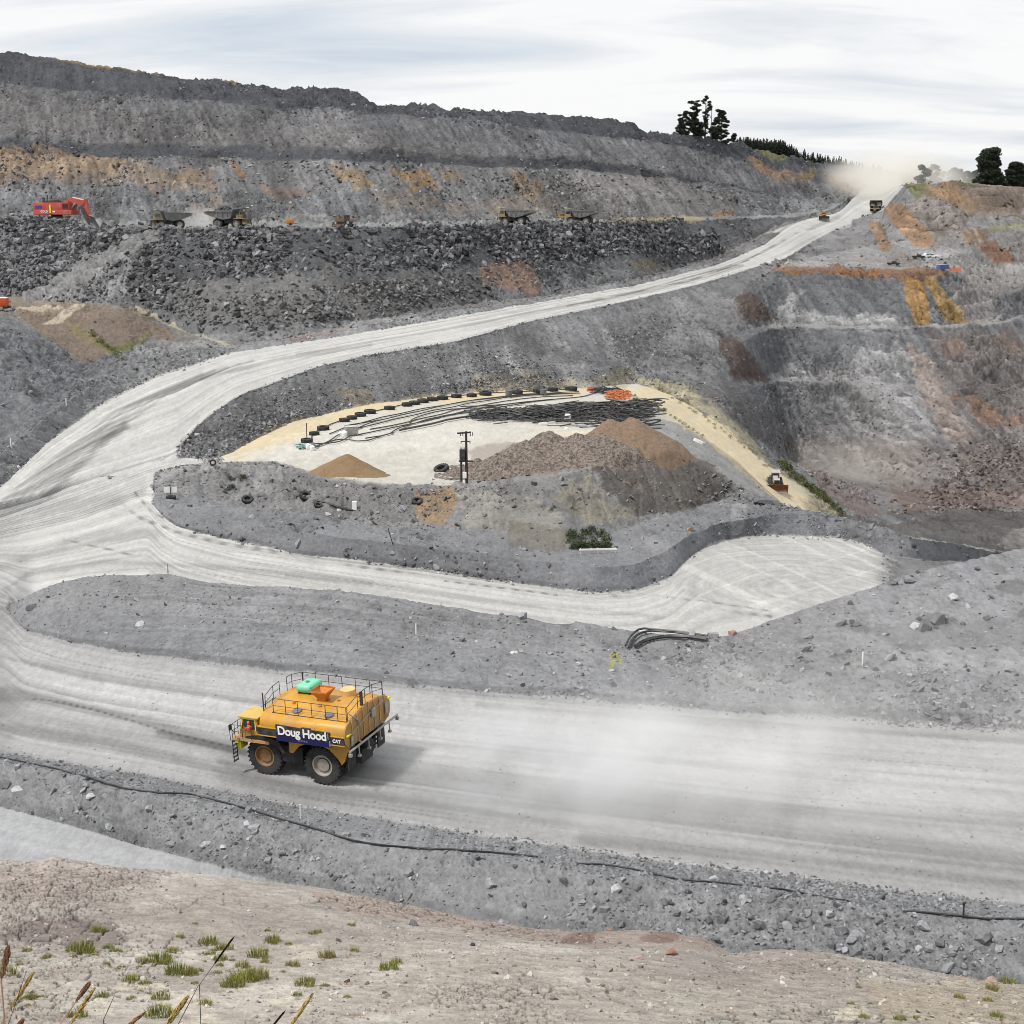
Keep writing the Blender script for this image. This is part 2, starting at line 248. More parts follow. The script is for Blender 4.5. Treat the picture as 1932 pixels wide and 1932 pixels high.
Rq = R2 + 0.10 * fbm(X, Y * .5, 6.0, 6, 50, .6, PX) * np.where(np.isin(SEG, [LI['w1_crest'], LI['a_near'], LI['a_ledge'], LI['b_near'], LI['road_far'], LI['pad_far']]), 1.0, 0.25)
Sq = np.clip(Rq, 0, K - 1.001).astype(int)
Sq = np.where((SEG == LI['pad_far']) & (Sq >= LI['pad_far']) & (Sq < LI['road_near']), LI['pad_far'], Sq)
segc = np.array([SEGCOL[n] for n in LN], np.float32); sega = np.array([SEGAMP[n] for n in LN], np.float32)
COLR = segc[Sq].copy()
AMP = sega[SEG].copy()
def blur_rows(a, n):
    for _ in range(n):
        b = a.copy(); b[1:-1] = 0.25 * a[:-2] + 0.5 * a[1:-1] + 0.25 * a[2:]; a = b
    return a
AMP = np.where(np.isin(SEG, [LI['pad_near']]) & (U > 1545), 1.4, AMP).astype(np.float32)
AMP = blur_rows(AMP, 8)
COLR = blur_rows(COLR, 2)
def mixc(mask, col, s=1.0):
    global COLR
    m = (mask * s)[..., None]; COLR = COLR * (1 - m) + C3(*col) * m
# grain at the scale of fist to boulder, matched to how far away the ground is
SL = np.where(R2 < LI['t_foot'], .8 * Y, Z + .3 * Y)                            # runs up the slope
def grain(k, seed, stretch=1.0):
    lv = np.log2(PX * k); l0 = np.floor(lv); f = (lv - l0).astype(np.float32); r = np.zeros(V.shape, np.float32)
    for q in range(int(l0.min()), int(l0.max()) + 2):
        for top in (0, 1):
            m = (l0 + top) == q
            if not m.any(): continue
            lam = 2.0 ** q
            gx, gy = X[m] / lam / stretch + 31.7 * q, SL[m] / lam
            n = vnoise(gx, gy, seed + q)
            n = .5 * n + .62 * _h(np.floor(gx + .45 * n + .31 * gy).astype(np.int64), np.floor(gy + .4 * vnoise(gx + 9.5, gy, seed + q + 50)).astype(np.int64), seed + q + 90)
            r[m] += n * (f[m] if top else 1 - f[m])
    return r
g1, g2, g3 = grain(2.6, 400), grain(5.5, 500, 1.3), grain(12, 600, 1.5)
# where the tip is coarse and where it is fines
COARSE = sstep(-.22, .28, fbm(X, .6 * Y + 1.5 * Z, 30, 5, 230, .55)).astype(np.float32)
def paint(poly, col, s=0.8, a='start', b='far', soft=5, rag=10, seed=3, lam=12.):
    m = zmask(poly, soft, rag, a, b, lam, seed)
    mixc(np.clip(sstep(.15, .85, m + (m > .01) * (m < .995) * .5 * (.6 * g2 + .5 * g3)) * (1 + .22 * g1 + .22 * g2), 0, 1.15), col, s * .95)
def jm(a, b): return (Sq >= LI[a]) & (Sq < LI[b])
# --- roads: where the banks end and the running surface begins
ROAD = np.zeros(V.shape, np.float32)
ROAD[jm('w1_far', 'a_near')] = 1
ROAD = np.maximum(ROAD, jm('a_near', 'a_far') * (1 - sstep(8, 30, U + 6 * fbm(U, V, 20, 3, 8))))
ROAD = np.maximum(ROAD, jm('a_far', 'b_near') * (1 - sstep(1650, 1705, U + 14 * fbm(U, V, 30, 4, 12))))
bt = 288 + 8 * fbm(U, V, 24, 3, 9)
ROAD = np.maximum(ROAD, jm('b_near', 'pad_near') * (1 - sstep(-6, 8, U - bt)))
ROAD = np.maximum(ROAD, jm('pad_near', 'pad_far') * (1 - sstep(360, 440, U)))
ROAD = np.maximum(ROAD, jm('pad_far', 'road_near') * (1 - sstep(-5, 8, U - 338 - 6 * fbm(U, V, 24, 3, 9))))
rd = jm('road_near', 'road_far') * (1 - sstep(1690, 1715, U))
ROAD = np.maximum(ROAD, rd)
ROAD = np.maximum(ROAD, 0.8 * zmask([(1440, 440), (1500, 420), (1545, 411), (1600, 398), (1610, 425), (1500, 440)], 3, 4, 'terr', 'toe'))
STRIP = (jm('t_foot', 'w1_near') * 1.0).astype(np.float32)
STRIP = STRIP * (1 - 0.75 * sstep(300, 520, U))
PAD = (jm('pad_near', 'pad_far') * sstep(360, 440, U) * (1 - sstep(1490, 1560, U))).astype(np.float32)
PAD = np.maximum(PAD, zmask([(410, 872), (520, 870), (600, 893), (660, 905), (740, 913), (850, 918), (900, 880), (965, 838), (965, 815), (410, 845)], 3, 6, 'b_crest', 'pad_far'))
ROAD = sstep(.12, .88, blur_rows(ROAD, 10) + .30 * fbm(X, Y * .6, 3.0, 6, 61, .7, PX)); PAD = sstep(.12, .88, blur_rows(PAD, 6) + .3 * fbm(X, Y * .6, 4.0, 5, 62, .65, PX))
mixc(jm('pad_near', 'pad_far') * sstep(1500, 1570, U), (.15, .145, .142))
ROADC = np.zeros(V.shape + (3,), np.float32) + C3(.50, .50, .488)
far_r = sstep(LI['a_far'] - .5, LI['a_far'] + .5, R2)[..., None]
ROADC = C3(.285, .286, .286) * (1 - far_r) + C3(.365, .364, .354) * far_r
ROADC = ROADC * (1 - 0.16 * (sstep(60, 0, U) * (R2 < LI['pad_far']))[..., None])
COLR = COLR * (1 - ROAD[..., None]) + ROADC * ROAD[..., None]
SM = np.clip(ROAD + PAD + STRIP, 0, 1)
AMP = AMP * (1 - SM) + 0.035 * SM
mixc(PAD, (.40, .385, .345), .9)
mixc(jm('a_far', 'b_near') * sstep(1640, 1700, U + 14 * fbm(U, V, 30, 4, 12)), (.22, .22, .225))
# fine dark fall-out gravel along the foot of every bank
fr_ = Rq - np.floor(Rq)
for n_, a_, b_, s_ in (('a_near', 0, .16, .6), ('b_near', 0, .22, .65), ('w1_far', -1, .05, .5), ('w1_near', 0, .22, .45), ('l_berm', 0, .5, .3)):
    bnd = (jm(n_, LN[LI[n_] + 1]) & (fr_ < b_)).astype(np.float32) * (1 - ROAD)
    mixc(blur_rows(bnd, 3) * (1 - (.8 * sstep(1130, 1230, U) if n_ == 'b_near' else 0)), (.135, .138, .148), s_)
# --- ore, oxidised rock, dust and soil patches
BR, OR, DK, OC, RD, PK, GR = (.30, .225, .155), (.34, .185, .085), (.075, .078, .09), (.36, .27, .15), (.24, .12, .075), (.36, .29, .265), (.12, .135, .05)
z1 = lambda *p: [(x * .5027, y * .5027) for x, y in p]
z2 = lambda *p: [(961 + x * .5027, y * .5027) for x, y in p]
z3 = lambda *p: [(x * .5027, 485.6 + y * .5027) for x, y in p]
z4 = lambda *p: [(961 + x * .5027, 485.6 + y * .5027) for x, y in p]
z5 = lambda *p: [(x * .5027, 1203.6 + y * .5027) for x, y in p]
z6 = lambda *p: [(961 + x * .5027, 1203.6 + y * .5027) for x, y in p]
H0, H1 = 'bench', 'back'
paint(z1((-60, 190), (60, 190), (300, 240), (600, 275), (900, 310), (900, 300), (600, 262), (300, 222), (0, 183)), (.28, .20, .11), .9, 'p2b', H1, 2, 4)
paint(z1((-60, 540), (140, 548), (440, 590), (580, 620), (760, 660), (800, 700), (520, 700), (330, 690), (60, 690), (-60, 690)), (.29, .215, .15), .62, H0, 'p2', 8, 22)
paint(z1((-60, 560), (200, 590), (470, 600), (420, 650), (180, 650), (-60, 640)), (.36, .25, .15), .45, H0, 'p2', 8, 22, 5)
paint(z1((620, 640), (800, 640), (820, 720), (640, 710)), BR, .6, H0, 'p2', 8, 16)
paint(z1((860, 605), (890, 610), (930, 670), (900, 675)), OR, .7, H0, 'p2', 4, 8)
paint(z1((1245, 625), (1330, 640), (1450, 700), (1330, 695), (1270, 660)), (.34, .24, .14), .75, H0, 'p2', 6, 12)
paint(z1((1470, 640), (1600, 630), (1660, 710), (1560, 715)), (.36, .24, .12), .8, H0, 'p2', 6, 12)
paint(z1((1640, 640), (1740, 650), (1740, 690), (1660, 680)), BR, .7, H0, 'p2', 6, 12)
paint(z1((550, 705), (620, 712), (600, 730), (550, 725)), OR, .6, H0, 'p2', 4, 6)
paint(z1((1400, 720), (1932, 740), (2100, 760), (2100, 800), (1700, 800), (1430, 790)), BR, .4, H0, 'p2', 10, 30)
paint(z1((980, 700), (1200, 710), (1100, 740), (990, 730)), OR, .35, H0, 'p2', 6, 12)
paint(z1((690, 750), (820, 750), (830, 830), (760, 820)), (.33, .23, .14), .5, H0, 'p2', 6, 14)
paint(z1((-60, 830), (700, 830), (1000, 815), (1900, 815), (1900, 845), (700, 850), (-60, 840)), (.31, .315, .31), .5, 'bench', 'p1', 3, 6)
paint(z1((1000, 800), (1100, 806), (1800, 806), (1900, 812), (1000, 815)), (.4, .4, .36), .5, 'bench', 'p1', 1.5, 2)
# bluish dust screens on the upper slopes
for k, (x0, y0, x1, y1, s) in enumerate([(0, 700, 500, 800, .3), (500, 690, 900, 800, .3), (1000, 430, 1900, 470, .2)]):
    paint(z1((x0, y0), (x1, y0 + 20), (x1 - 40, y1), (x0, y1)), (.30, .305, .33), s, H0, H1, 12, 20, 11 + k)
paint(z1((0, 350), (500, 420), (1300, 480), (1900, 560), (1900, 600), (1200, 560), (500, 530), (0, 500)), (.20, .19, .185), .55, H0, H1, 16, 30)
paint(z2((0, 640), (60, 660), (130, 710), (110, 755), (20, 740)), (.36, .23, .12), .55, H0, H1, 7, 12)
paint(z2((0, 680), (560, 640), (860, 780), (880, 830), (500, 850), (0, 800)), (.25, .225, .19), .3, H0, H1, 12, 30)
paint(z2((760, 795), (860, 790), (850, 812), (770, 810)), OR, .7, 'face_mid', H1, 4, 6)
paint(z2((350, 815), (720, 812), (720, 835), (380, 840)), (.35, .29, .16), .6, 'face_mid', H1, 3, 6)
paint(z2((890, 590), (960, 610), (1050, 680), (1000, 680), (920, 640)), (.34, .22, .13), .75, H0, H1, 5, 10)
paint(z2((1020, 640), (1140, 640), (1140, 680), (1050, 670)), (.32, .22, .13), .6, H0, H1, 5, 10)
paint(z2((1100, 640), (1150, 636), (1150, 660), (1110, 664)), (.15, .16, .06), .6, H0, H1, 4, 6)
paint(z2((1195, 670), (1250, 655), (1320, 680), (1320, 715), (1250, 722)), (.30, .15, .085), .85, 'road_far', H1, 5, 8)
paint(z2((920, 560), (1010, 565), (1060, 600), (960, 590)), (.20, .19, .09), .8, H0, 'far', 4, 5)
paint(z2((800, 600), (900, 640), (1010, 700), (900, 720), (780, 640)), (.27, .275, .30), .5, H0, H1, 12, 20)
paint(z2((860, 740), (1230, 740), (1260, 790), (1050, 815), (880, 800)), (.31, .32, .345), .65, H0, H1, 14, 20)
# ridge and slopes right of the haul road
T0, T1 = 'pit_top', 'l_gap'
paint(z2((1470, 690), (1700, 680), (1932, 690), (1932, 830), (1800, 810), (1640, 760), (1560, 740)), (.20, .145, .10), .75, T0, T1, 8, 16)
paint(z2((1480, 695), (1560, 690), (1580, 730), (1520, 755)), GR, .8, T0, T1, 5, 9)
paint(z2((1660, 690), (1700, 680), (1740, 700), (1700, 712)), GR, .6, T0, T1, 4, 7)
paint(z2((1570, 700), (1640, 690), (1760, 800), (1700, 810)), (.36, .235, .13), .75, T0, T1, 6, 12)
paint(z2((1420, 760), (1480, 770), (1560, 850), (1615, 930), (1540, 942), (1470, 880), (1415, 810)), (.33, .195, .105), .85, T0, T1, 5, 10)
paint(z2((1520, 770), (1580, 800), (1640, 880), (1600, 890)), (.11, .11, .11), .5, T0, T1, 5, 10)
paint(z2((1340, 835), (1390, 840), (1440, 930), (1400, 945), (1370, 890)), (.30, .19, .11), .8, T0, T1, 4, 8)
paint(z2((1390, 845), (1415, 860), (1425, 920), (1410, 910)), (.10, .10, .07), .7, T0, T1, 4, 6)
paint(z2((1740, 720), (1932, 730), (1932, 800), (1800, 800)), (.10, .085, .075), .55, T0, T1, 8, 14)
paint(z2((1640, 800), (1932, 812), (1932, 826), (1650, 830)), (.30, .30, .30), .6, T0, T1, 3, 4)
paint(z2((1700, 870), (1790, 865), (1790, 905), (1710, 910)), (.34, .22, .13), .75, 'pit1b', T1, 5, 9)
paint(z2((1750, 920), (1830, 905), (1900, 985), (1830, 1000)), (.22, .105, .06), .85, 'pit1b', T1, 5, 9)
paint(z2((1790, 855), (1932, 848), (1932, 862), (1800, 868)), (.28, .28, .16), .7, 'pit1b', T1, 2, 3)
paint(z2((1500, 950), (1680, 930), (1720, 940), (1560, 985), (1640, 1000), (1580, 1010)), (.42, .42, .42), .75, 'pit1b', T1, 4, 6)
paint(z2((1820, 1010), (1932, 985), (1932, 1010), (1840, 1030)), (.42, .42, .41), .7, 'pit1b', T1, 3, 4)
paint(z2((1090, 985), (1400, 985), (1400, 998), (1090, 1000)), (.38, .37, .36), .7, 'pit1b', T1, 3, 3)
paint(z2((1400, 1005), (1420, 960), (1470, 945), (1520, 970), (1545, 1000)), (.27, .25, .235), .9, 'pit1b', T1, 3, 3)
# pit walls
P0, P1_ = 'pad_far', 'terr2'
paint(z2((930, 1000), (1300, 1005), (1620, 1010), (1650, 1035), (1400, 1050), (1200, 1040), (960, 1030)), (.225, .12, .065), .8, P0, P1_, 4, 8)
paint(z2((1190, 1015), (1430, 1018), (1430, 1040), (1230, 1042)), (.36, .17, .07), .7, P0, P1_, 4, 7)
paint(z2((1475, 1040), (1540, 1042), (1570, 1120), (1580, 1225), (1520, 1215), (1490, 1120)), (.34, .20, .07), .85, P0, P1_, 4, 8)
paint(z2((1560, 1040), (1600, 1050), (1690, 1160), (1715, 1212), (1640, 1205), (1600, 1150)), (.38, .25, .10), .85, P0, P1_, 4, 9)
paint(z2((1590, 1130), (1660, 1140), (1710, 1210), (1640, 1205)), (.20, .13, .045), .7, P0, P1_, 5, 10)
paint(z2((1620, 1060), (1800, 1050), (1850, 1220), (1730, 1215)), (.31, .29, .275), .7, P0, P1_, 10, 16)
paint(z2((960, 1040), (1470, 1045), (1470, 1180), (1340, 1190), (1100, 1180), (1000, 1120)), (.13, .135, .15), .75, P0, P1_, 8, 16)
paint(z2((960, 1190), (1080, 1100), (1120, 1090), (1060, 1180), (1300, 1190), (1340, 1170), (1420, 1190), (1500, 1215), (1000, 1215)), (.32, .32, .325), .75, P0, P1_, 6, 8)
paint(z2((840, 1080), (920, 1100), (1000, 1200), (900, 1215), (830, 1180)), (.14, .095, .075), .8, P0, P1_, 6, 14)
paint(z2((785, 1250), (850, 1280), (960, 1400), (975, 1430), (850, 1420), (790, 1310)), (.12, .085, .07), .85, P0, P1_, 6, 12)
paint(z4((840, 250), (960, 255), (985, 290), (1000, 270), (1300, 270), (1700, 280), (1700, 330), (1400, 330), (1200, 390), (980, 380)), (.15, .155, .17), .7, P0, P1_, 8, 14)
paint(z4((985, 440), (1060, 400), (1100, 430), (1250, 415), (1290, 440), (1240, 465), (990, 462)), (.34, .34, .345), .8, P0, P1_, 5, 7)
paint(z4((860, 470), (1260, 475), (1240, 560), (1180, 620), (1020, 600), (900, 520)), (.15, .155, .17), .65, P0, P1_, 8, 14)
paint(z4((1330, 330), (1500, 330), (1560, 480), (1600, 700), (1280, 700), (1260, 520)), (.30, .30, .31), .7, P0, P1_, 14, 24)
paint(z4((1490, 330), (1560, 360), (1620, 480), (1750, 690), (1640, 700), (1560, 560), (1510, 430)), (.33, .275, .25), .8, P0, P1_, 8, 14)
paint(z4((1570, 290), (1932, 290), (1932, 640), (1760, 620), (1640, 480), (1600, 380)), (.14, .135, .14), .65, P0, P1_, 12, 24)
paint(z4((1610, 310), (1690, 310), (1720, 370), (1640, 380)), (.26, .165, .12), .6, P0, P1_, 6, 12)
paint(z4((1790, 280), (1860, 270), (1932, 350), (1932, 380), (1840, 340)), (.25, .16, .12), .5, P0, P1_, 6, 12)
paint(z4((1010, 690), (1330, 690), (1500, 720), (1800, 700), (1932, 690), (1932, 940), (1450, 945), (1250, 860), (1080, 790)), (.225, .205, .20), .75, P0, P1_, 10, 22)
paint(z4((1400, 850), (1932, 870), (1932, 955), (1480, 955)), (.19, .135, .115), .65, P0, P1_, 8, 18)
paint(z4((1100, 760), (1420, 960), (1300, 970), (1180, 880)), (.22, .165, .15), .7, P0, P1_, 5, 10)
paint(z4((1420, 960), (1932, 950), (1932, 1030), (1700, 1030), (1500, 1000)), (.12, .115, .115), .7, 'b_crest', P1_, 7, 14)
paint(z4((1500, 1050), (1560, 1055), (1800, 1110), (1700, 1110)), (.40, .395, .38), .55, 'b_crest', P1_, 4, 6)
paint(z4((1560, 1045), (1800, 1075), (1932, 1100), (1932, 1115), (1800, 1100)), (.10, .10, .10), .8, 'b_crest', P1_, 3, 5)
paint(z4((1820, 1080), (1932, 1010), (1932, 1100)), (.32, .315, .30), .45, 'b_crest', P1_, 4, 8)
paint(z4((1560, 280), (1960, 280), (1960, 900), (1700, 800), (1600, 560)), (.185, .155, .138), .45, P0, P1_, 14, 30)
paint(z4((1000, 700), (1300, 640), (1600, 700), (1500, 860), (1150, 830)), (.21, .185, .165), .4, P0, P1_, 12, 24)
paint(z4((1640, 500), (1800, 560), (1932, 600), (1932, 640), (1780, 600)), (.24, .135, .085), .55, P0, P1_, 6, 16)
paint(z2((1430, 770), (1660, 700), (1960, 800), (1960, 840), (1700, 850), (1600, 950), (1480, 900)), (.22, .165, .12), .38, T0, T1, 10, 26)
paint(z2((1620, 840), (1960, 860), (1960, 980), (1760, 960)), (.20, .165, .14), .35, T0, T1, 10, 24)
# embankment under the haul road and yellow dirt about the pad
paint(z4((-120, 440), (60, 420), (120, 450), (260, 455), (400, 420), (440, 410), (480, 440), (430, 490), (200, 490), (-160, 500)), (.285, .255, .185), .75, 'pad_near', 'road_near', 7, 14)
paint(z3((1260, 490), (1400, 490), (1400, 545), (1280, 550)), (.30, .26, .20), .7, 'pad_near', 'road_near', 5, 10)
paint(z4((430, 455), (600, 460), (720, 510), (850, 610), (960, 740), (1000, 790), (940, 760), (820, 650), (700, 560)), (.40, .365, .265), .9, 'pad_near', 'pit2', 6, 9)
paint(z4((960, 770), (1020, 790), (1150, 880), (1250, 965), (1130, 950), (1060, 880)), (.36, .325, .225), .8, 'pad_near', 'pit2', 4, 6)
paint(z4((480, 180), (760, 110), (880, 250), (700, 330)), (.29, .295, .305), .4, 'pad_far', 'road_near', 14, 24)
for k, (x, y) in enumerate([(820, 150), (600, 200), (350, 280), (140, 250), (-40, 330), (-200, 330), (500, 330), (250, 400)]):
    paint(z4((x, y), (x + 26, y), (x + 90, y + 110), (x + 20, y + 100)), (.31, .31, .31), .55, 'pad_far', 'road_near', 6, 14, 20 + k)
for k, (x, y, sx) in enumerate([(380, 290, 130), (150, 330, 120), (-80, 400, 90), (700, 480, 160), (850, 560, 120), (40, 290, 90)]):
    paint(z4((x, y), (x + sx, y + 10), (x + sx + 60, y + 70), (x + 30, y + 60)), (.13, .125, .125), .6, 'pad_far', 'road_near', 8, 18, 40 + k)
paint(z4((680, 500), (760, 520), (1000, 680), (980, 700), (880, 640)), (.16, .15, .145), .6, 'pad_far', 'pit2', 7, 12)
# pad and ramp surface
paint([(420, 862), (500, 815), (560, 788), (700, 760), (850, 742), (1000, 735), (1110, 733), (1100, 745), (950, 748), (800, 762), (680, 782), (590, 815), (520, 850), (450, 872)], (.45, .375, .24), .85, 'b_crest', 'road_near', 5, 6)
paint([(1170, 735), (1230, 728), (1350, 785), (1440, 870), (1550, 965), (1510, 985), (1430, 915), (1330, 832), (1270, 795), (1230, 765)], (.46, .39, .26), .85, 'b_crest', 'pit2', 4, 5)
paint([(420, 866), (640, 860), (900, 830), (900, 800), (700, 800), (560, 830)], (.43, .42, .39), .7, 'b_crest', 'road_near', 14, 12)
paint([(1000, 818), (1060, 825), (1140, 818), (1060, 812)], (.52, .43, .32), .5, 'b_crest', 'road_near', 6, 8)
# bank in front of the pad
B0, B1 = 'b_near', 'pad_far'
paint(z4((-360, 520), (-280, 500), (-200, 610), (-260, 700), (-380, 640)), (.30, .235, .165), .0, B0, B1)
paint([(785, 925), (855, 920), (865, 950), (835, 990), (800, 985), (780, 960)], (.32, .225, .135), .85, B0, B1, 5, 8)
paint([(860, 920), (960, 925), (1060, 960), (1070, 1040), (960, 1010), (870, 990)], (.30, .29, .265), .75, B0, B1, 10, 16)
paint([(700, 920), (780, 930), (790, 985), (720, 975)], (.16, .155, .15), .55, B0, B1, 8, 12)
paint([(1120, 880), (1240, 850), (1330, 870), (1390, 925), (1290, 965), (1200, 975), (1140, 920)], (.09, .08, .07), .85, B0, B1, 7, 14)
paint([(1040, 930), (1110, 890), (1150, 940), (1210, 975), (1120, 980), (1060, 960)], (.28, .255, .20), .7, B0, B1, 8, 12)
paint([(880, 850), (960, 835), (1120, 835), (1120, 880), (1000, 900), (900, 905)], (.22, .18, .16), .7, B0, B1, 6, 10)
paint([(960, 985), (1080, 1000), (1140, 1035), (1060, 1040), (960, 1030)], (.17, .155, .13), .7, B0, B1, 8, 12)
paint([(1210, 1010), (1240, 1000), (1290, 1060), (1260, 1085), (1220, 1060)], (.30, .30, .31), .4, B0, B1, 6, 10)
paint([(1380, 955), (1410, 950), (1400, 1010), (1380, 1010)], (.42, .42, .42), .5, B0, B1, 3, 5)
paint([(1320, 960), (1560, 970), (1680, 1010), (1660, 1030), (1500, 1000), (1340, 1005)], (.185, .19, .21), .3, B0, B1, 8, 10)
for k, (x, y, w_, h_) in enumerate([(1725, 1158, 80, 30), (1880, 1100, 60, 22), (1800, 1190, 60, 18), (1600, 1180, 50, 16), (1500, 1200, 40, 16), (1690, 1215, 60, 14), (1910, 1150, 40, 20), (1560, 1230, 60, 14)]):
    paint([(x, y + h_ * .3), (x + w_ * .5, y), (x + w_, y + h_ * .4), (x + w_ * .8, y + h_), (x + w_ * .2, y + h_)], (.125, .125, .132), .7, 'a_near', 'a_far', 5, 14, 80 + k)  # dark outcrops and ledge shadow, both painted into the mound's colour
paint([(1420, 1290), (1640, 1236), (1800, 1232), (1960, 1244), (1960, 1275), (1700, 1265), (1500, 1300)], (.30, .305, .31), .6, 'a_near', 'a_far', 8, 12)
paint([(1640, 1190), (1960, 1160), (1960, 1215), (1700, 1230)], (.17, .17, .178), .6, 'a_near', 'a_far', 10, 16)
# left mounds
M0, M1 = 'road_far', 'face_mid'
paint(z3((60, 210), (330, 180), (480, 190), (640, 270), (660, 310), (520, 300), (420, 390), (330, 400), (230, 350), (120, 260)), (.20, .155, .12), .85, 'l_mound', M1, 5, 8)
paint(z3((20, 160), (260, 150), (310, 185), (200, 240), (80, 210)), (.28, .225, .165), .7, 'l_mound', M1, 5, 8)
paint(z3((60, 195), (150, 185), (320, 183), (220, 250), (160, 250), (230, 205), (60, 210)), (.48, .42, .34), .85, 'l_mound', M1, 3, 4)
paint(z3((480, 195), (560, 205), (720, 280), (920, 345), (840, 330), (680, 275), (560, 222)), (.48, .43, .33), .85, 'l_berm', M1, 3, 3)
paint(z3((230, 250), (290, 250), (420, 340), (560, 290), (430, 390), (330, 320)), (.22, .19, .095), .7, 'l_mound', M1, 5, 8)
paint(z3((360, 310), (430, 350), (560, 300), (530, 325), (440, 390), (400, 350)), GR, .7, 'l_mound', M1, 4, 7)
paint(z3((430, 380), (700, 310), (880, 330), (860, 350), (600, 370), (440, 410)), (.33, .335, .345), .6, 'l_berm', M1, 5, 6)
paint(z3((90, 460), (180, 520), (140, 560), (100, 510)), (.10, .10, .11), .7, 'road_far', M1, 5, 8)
paint(z3((0, 400), (120, 330), (240, 420), (100, 450)), (.15, .155, .175), .5, 'road_far', M1, 8, 14)
paint(z3((1080, 290), (1300, 250), (1310, 275), (1090, 318)), (.24, .165, .13), .7, 'road_far', M1, 4, 6)
paint(z3((740, 290), (1932, 190), (1932, 205), (1100, 300), (740, 320)), (.31, .315, .33), .5, 'road_far', M1, 4, 6)
# rock face: dark blocky rubble, finer talus and the pale diagonal ramp
F0, F1 = 'l_crest', 'toe'
paint(z1((-60, 830), (560, 860), (480, 890), (200, 1060), (60, 1110), (-60, 1110)), (.185, .188, .20), .6, F0, F1, 6, 12)
paint(z1((60, 1110), (180, 1055), (480, 890), (560, 870), (600, 900), (480, 960), (520, 1080), (460, 1120), (300, 1120)), (.255, .255, .265), .8, F0, F1, 6, 10)
paint(z1((500, 1010), (560, 900), (700, 870), (1100, 860), (1932, 850), (2200, 840), (2500, 860), (2700, 880), (2700, 950), (2200, 960), (1800, 1000), (1300, 1015), (1000, 1030), (700, 1060), (560, 1160), (480, 1080)), (.105, .108, .12), .85, F0, F1, 6, 12)
paint(z1((700, 1050), (1260, 1020), (1300, 1180), (1000, 1230), (700, 1160)), (.20, .195, .19), .65, F0, F1, 12, 20)
paint(z1((1250, 1060), (1500, 1030), (1830, 1030), (1840, 1110), (1500, 1180), (1300, 1190)), (.15, .145, .14), .7, F0, F1, 8, 16)
paint(z2((-120, 1000), (0, 970), (90, 985), (130, 1050), (110, 1100), (0, 1080), (-100, 1070)), (.28, .19, .145), .85, F0, F1, 6, 10)
paint(z2((440, 985), (520, 970), (600, 1010), (590, 1040), (500, 1040)), (.30, .26, .18), .75, F0, F1, 5, 8)
paint(z2((120, 1080), (440, 1010), (700, 980), (900, 930), (920, 960), (600, 1050), (150, 1120)), (.255, .26, .27), .7, F0, F1, 6, 10)
paint(z2((900, 830), (1040, 840), (1000, 900), (880, 960), (800, 960)), (.24, .24, .255), .6, F0, F1, 10, 14)
NORUB = zmask(z1((40, 1118), (180, 1062), (480, 885), (570, 866), (600, 900), (480, 965), (300, 1060), (150, 1125)), 4, 8, 'l_crest', 'toe')
mixc(NORUB, (.27, .27, .275), .85)
# terrace: pale clay, pink gravel, dark peat
G0, G1 = 'start', 'strip'
tn = fbm(X, Y, 9, 5, 77); tn2 = fbm(X, Y, 2.6, 5, 78); tn3 = fbm(X, Y, 5, 4, 79)
te = (R2 < LI['t_foot']).astype(np.float32)
mixc(te * sstep(.0, .4, tn), (.31, .275, .255), .5)
mixc(te * sstep(.0, .4, tn2) * sstep(-.2, .3, tn3), (.47, .45, .42), .7)
mixc(te * sstep(.15, .45, -tn2), (.25, .235, .22), .45)
paint(z5((-60, 860), (200, 800), (400, 870), (560, 900), (420, 930), (200, 1000), (-60, 1000)), (.30, .255, .24), .6, G0, G1, 12, 20)
paint(z5((60, 1060), (200, 1040), (420, 1040), (460, 1130), (330, 1180), (160, 1130), (0, 1140), (-60, 1080)), (.17, .14, .135), .7, G0, G1, 10, 26)
paint(z5((1150, 940), (1500, 970), (1932, 1080), (1932, 1110), (1500, 1050), (1200, 1000)), (.30, .235, .21), .6, G0, G1, 10, 16)
paint(z6((0, 1080), (180, 1060), (420, 1080), (680, 1070), (820, 1150), (700, 1160), (500, 1140), (200, 1140), (0, 1120)), (.29, .23, .205), .6, G0, G1, 8, 14)
paint(z6((200, 1100), (330, 1085), (310, 1130), (200, 1140)), (.17, .11, .09), .7, G0, G1, 6, 10)
paint(z6((480, 1110), (600, 1080), (640, 1120), (560, 1140)), (.18, .115, .095), .7, G0, G1, 6, 10)
paint(z6((860, 1160), (980, 1150), (1260, 1200), (1400, 1300), (1000, 1260), (860, 1200)), (.31, .27, .25), .6, G0, G1, 10, 16)
paint(z6((1330, 1280), (1932, 1300), (1932, 1449), (1400, 1449)), (.40, .345, .26), .5, G0, G1, 16, 26)
paint(z6((1640, 1240), (1740, 1230), (1840, 1290), (1760, 1290)), (.30, .215, .19), .8, G0, G1, 5, 8)
for k, (x, y) in enumerate([(420, 1260), (530, 1290), (640, 1320), (300, 1360), (80, 1270), (700, 1390), (1080, 1140), (1000, 1330)]):
    paint(z5((x, y), (x + 110, y + 4), (x + 130, y + 50), (x + 10, y + 55)), (.50, .46, .40), .6, G0, G1, 7, 14, 60 + k)
for k, (x, y) in enumerate([(1230, 1390), (1700, 1420), (1280, 1370)]):
    paint(z6((x, y), (x + 50, y + 4), (x + 60, y + 40), (x - 10, y + 45)), (.52, .48, .40), .7, G0, G1, 5, 10, 70 + k)
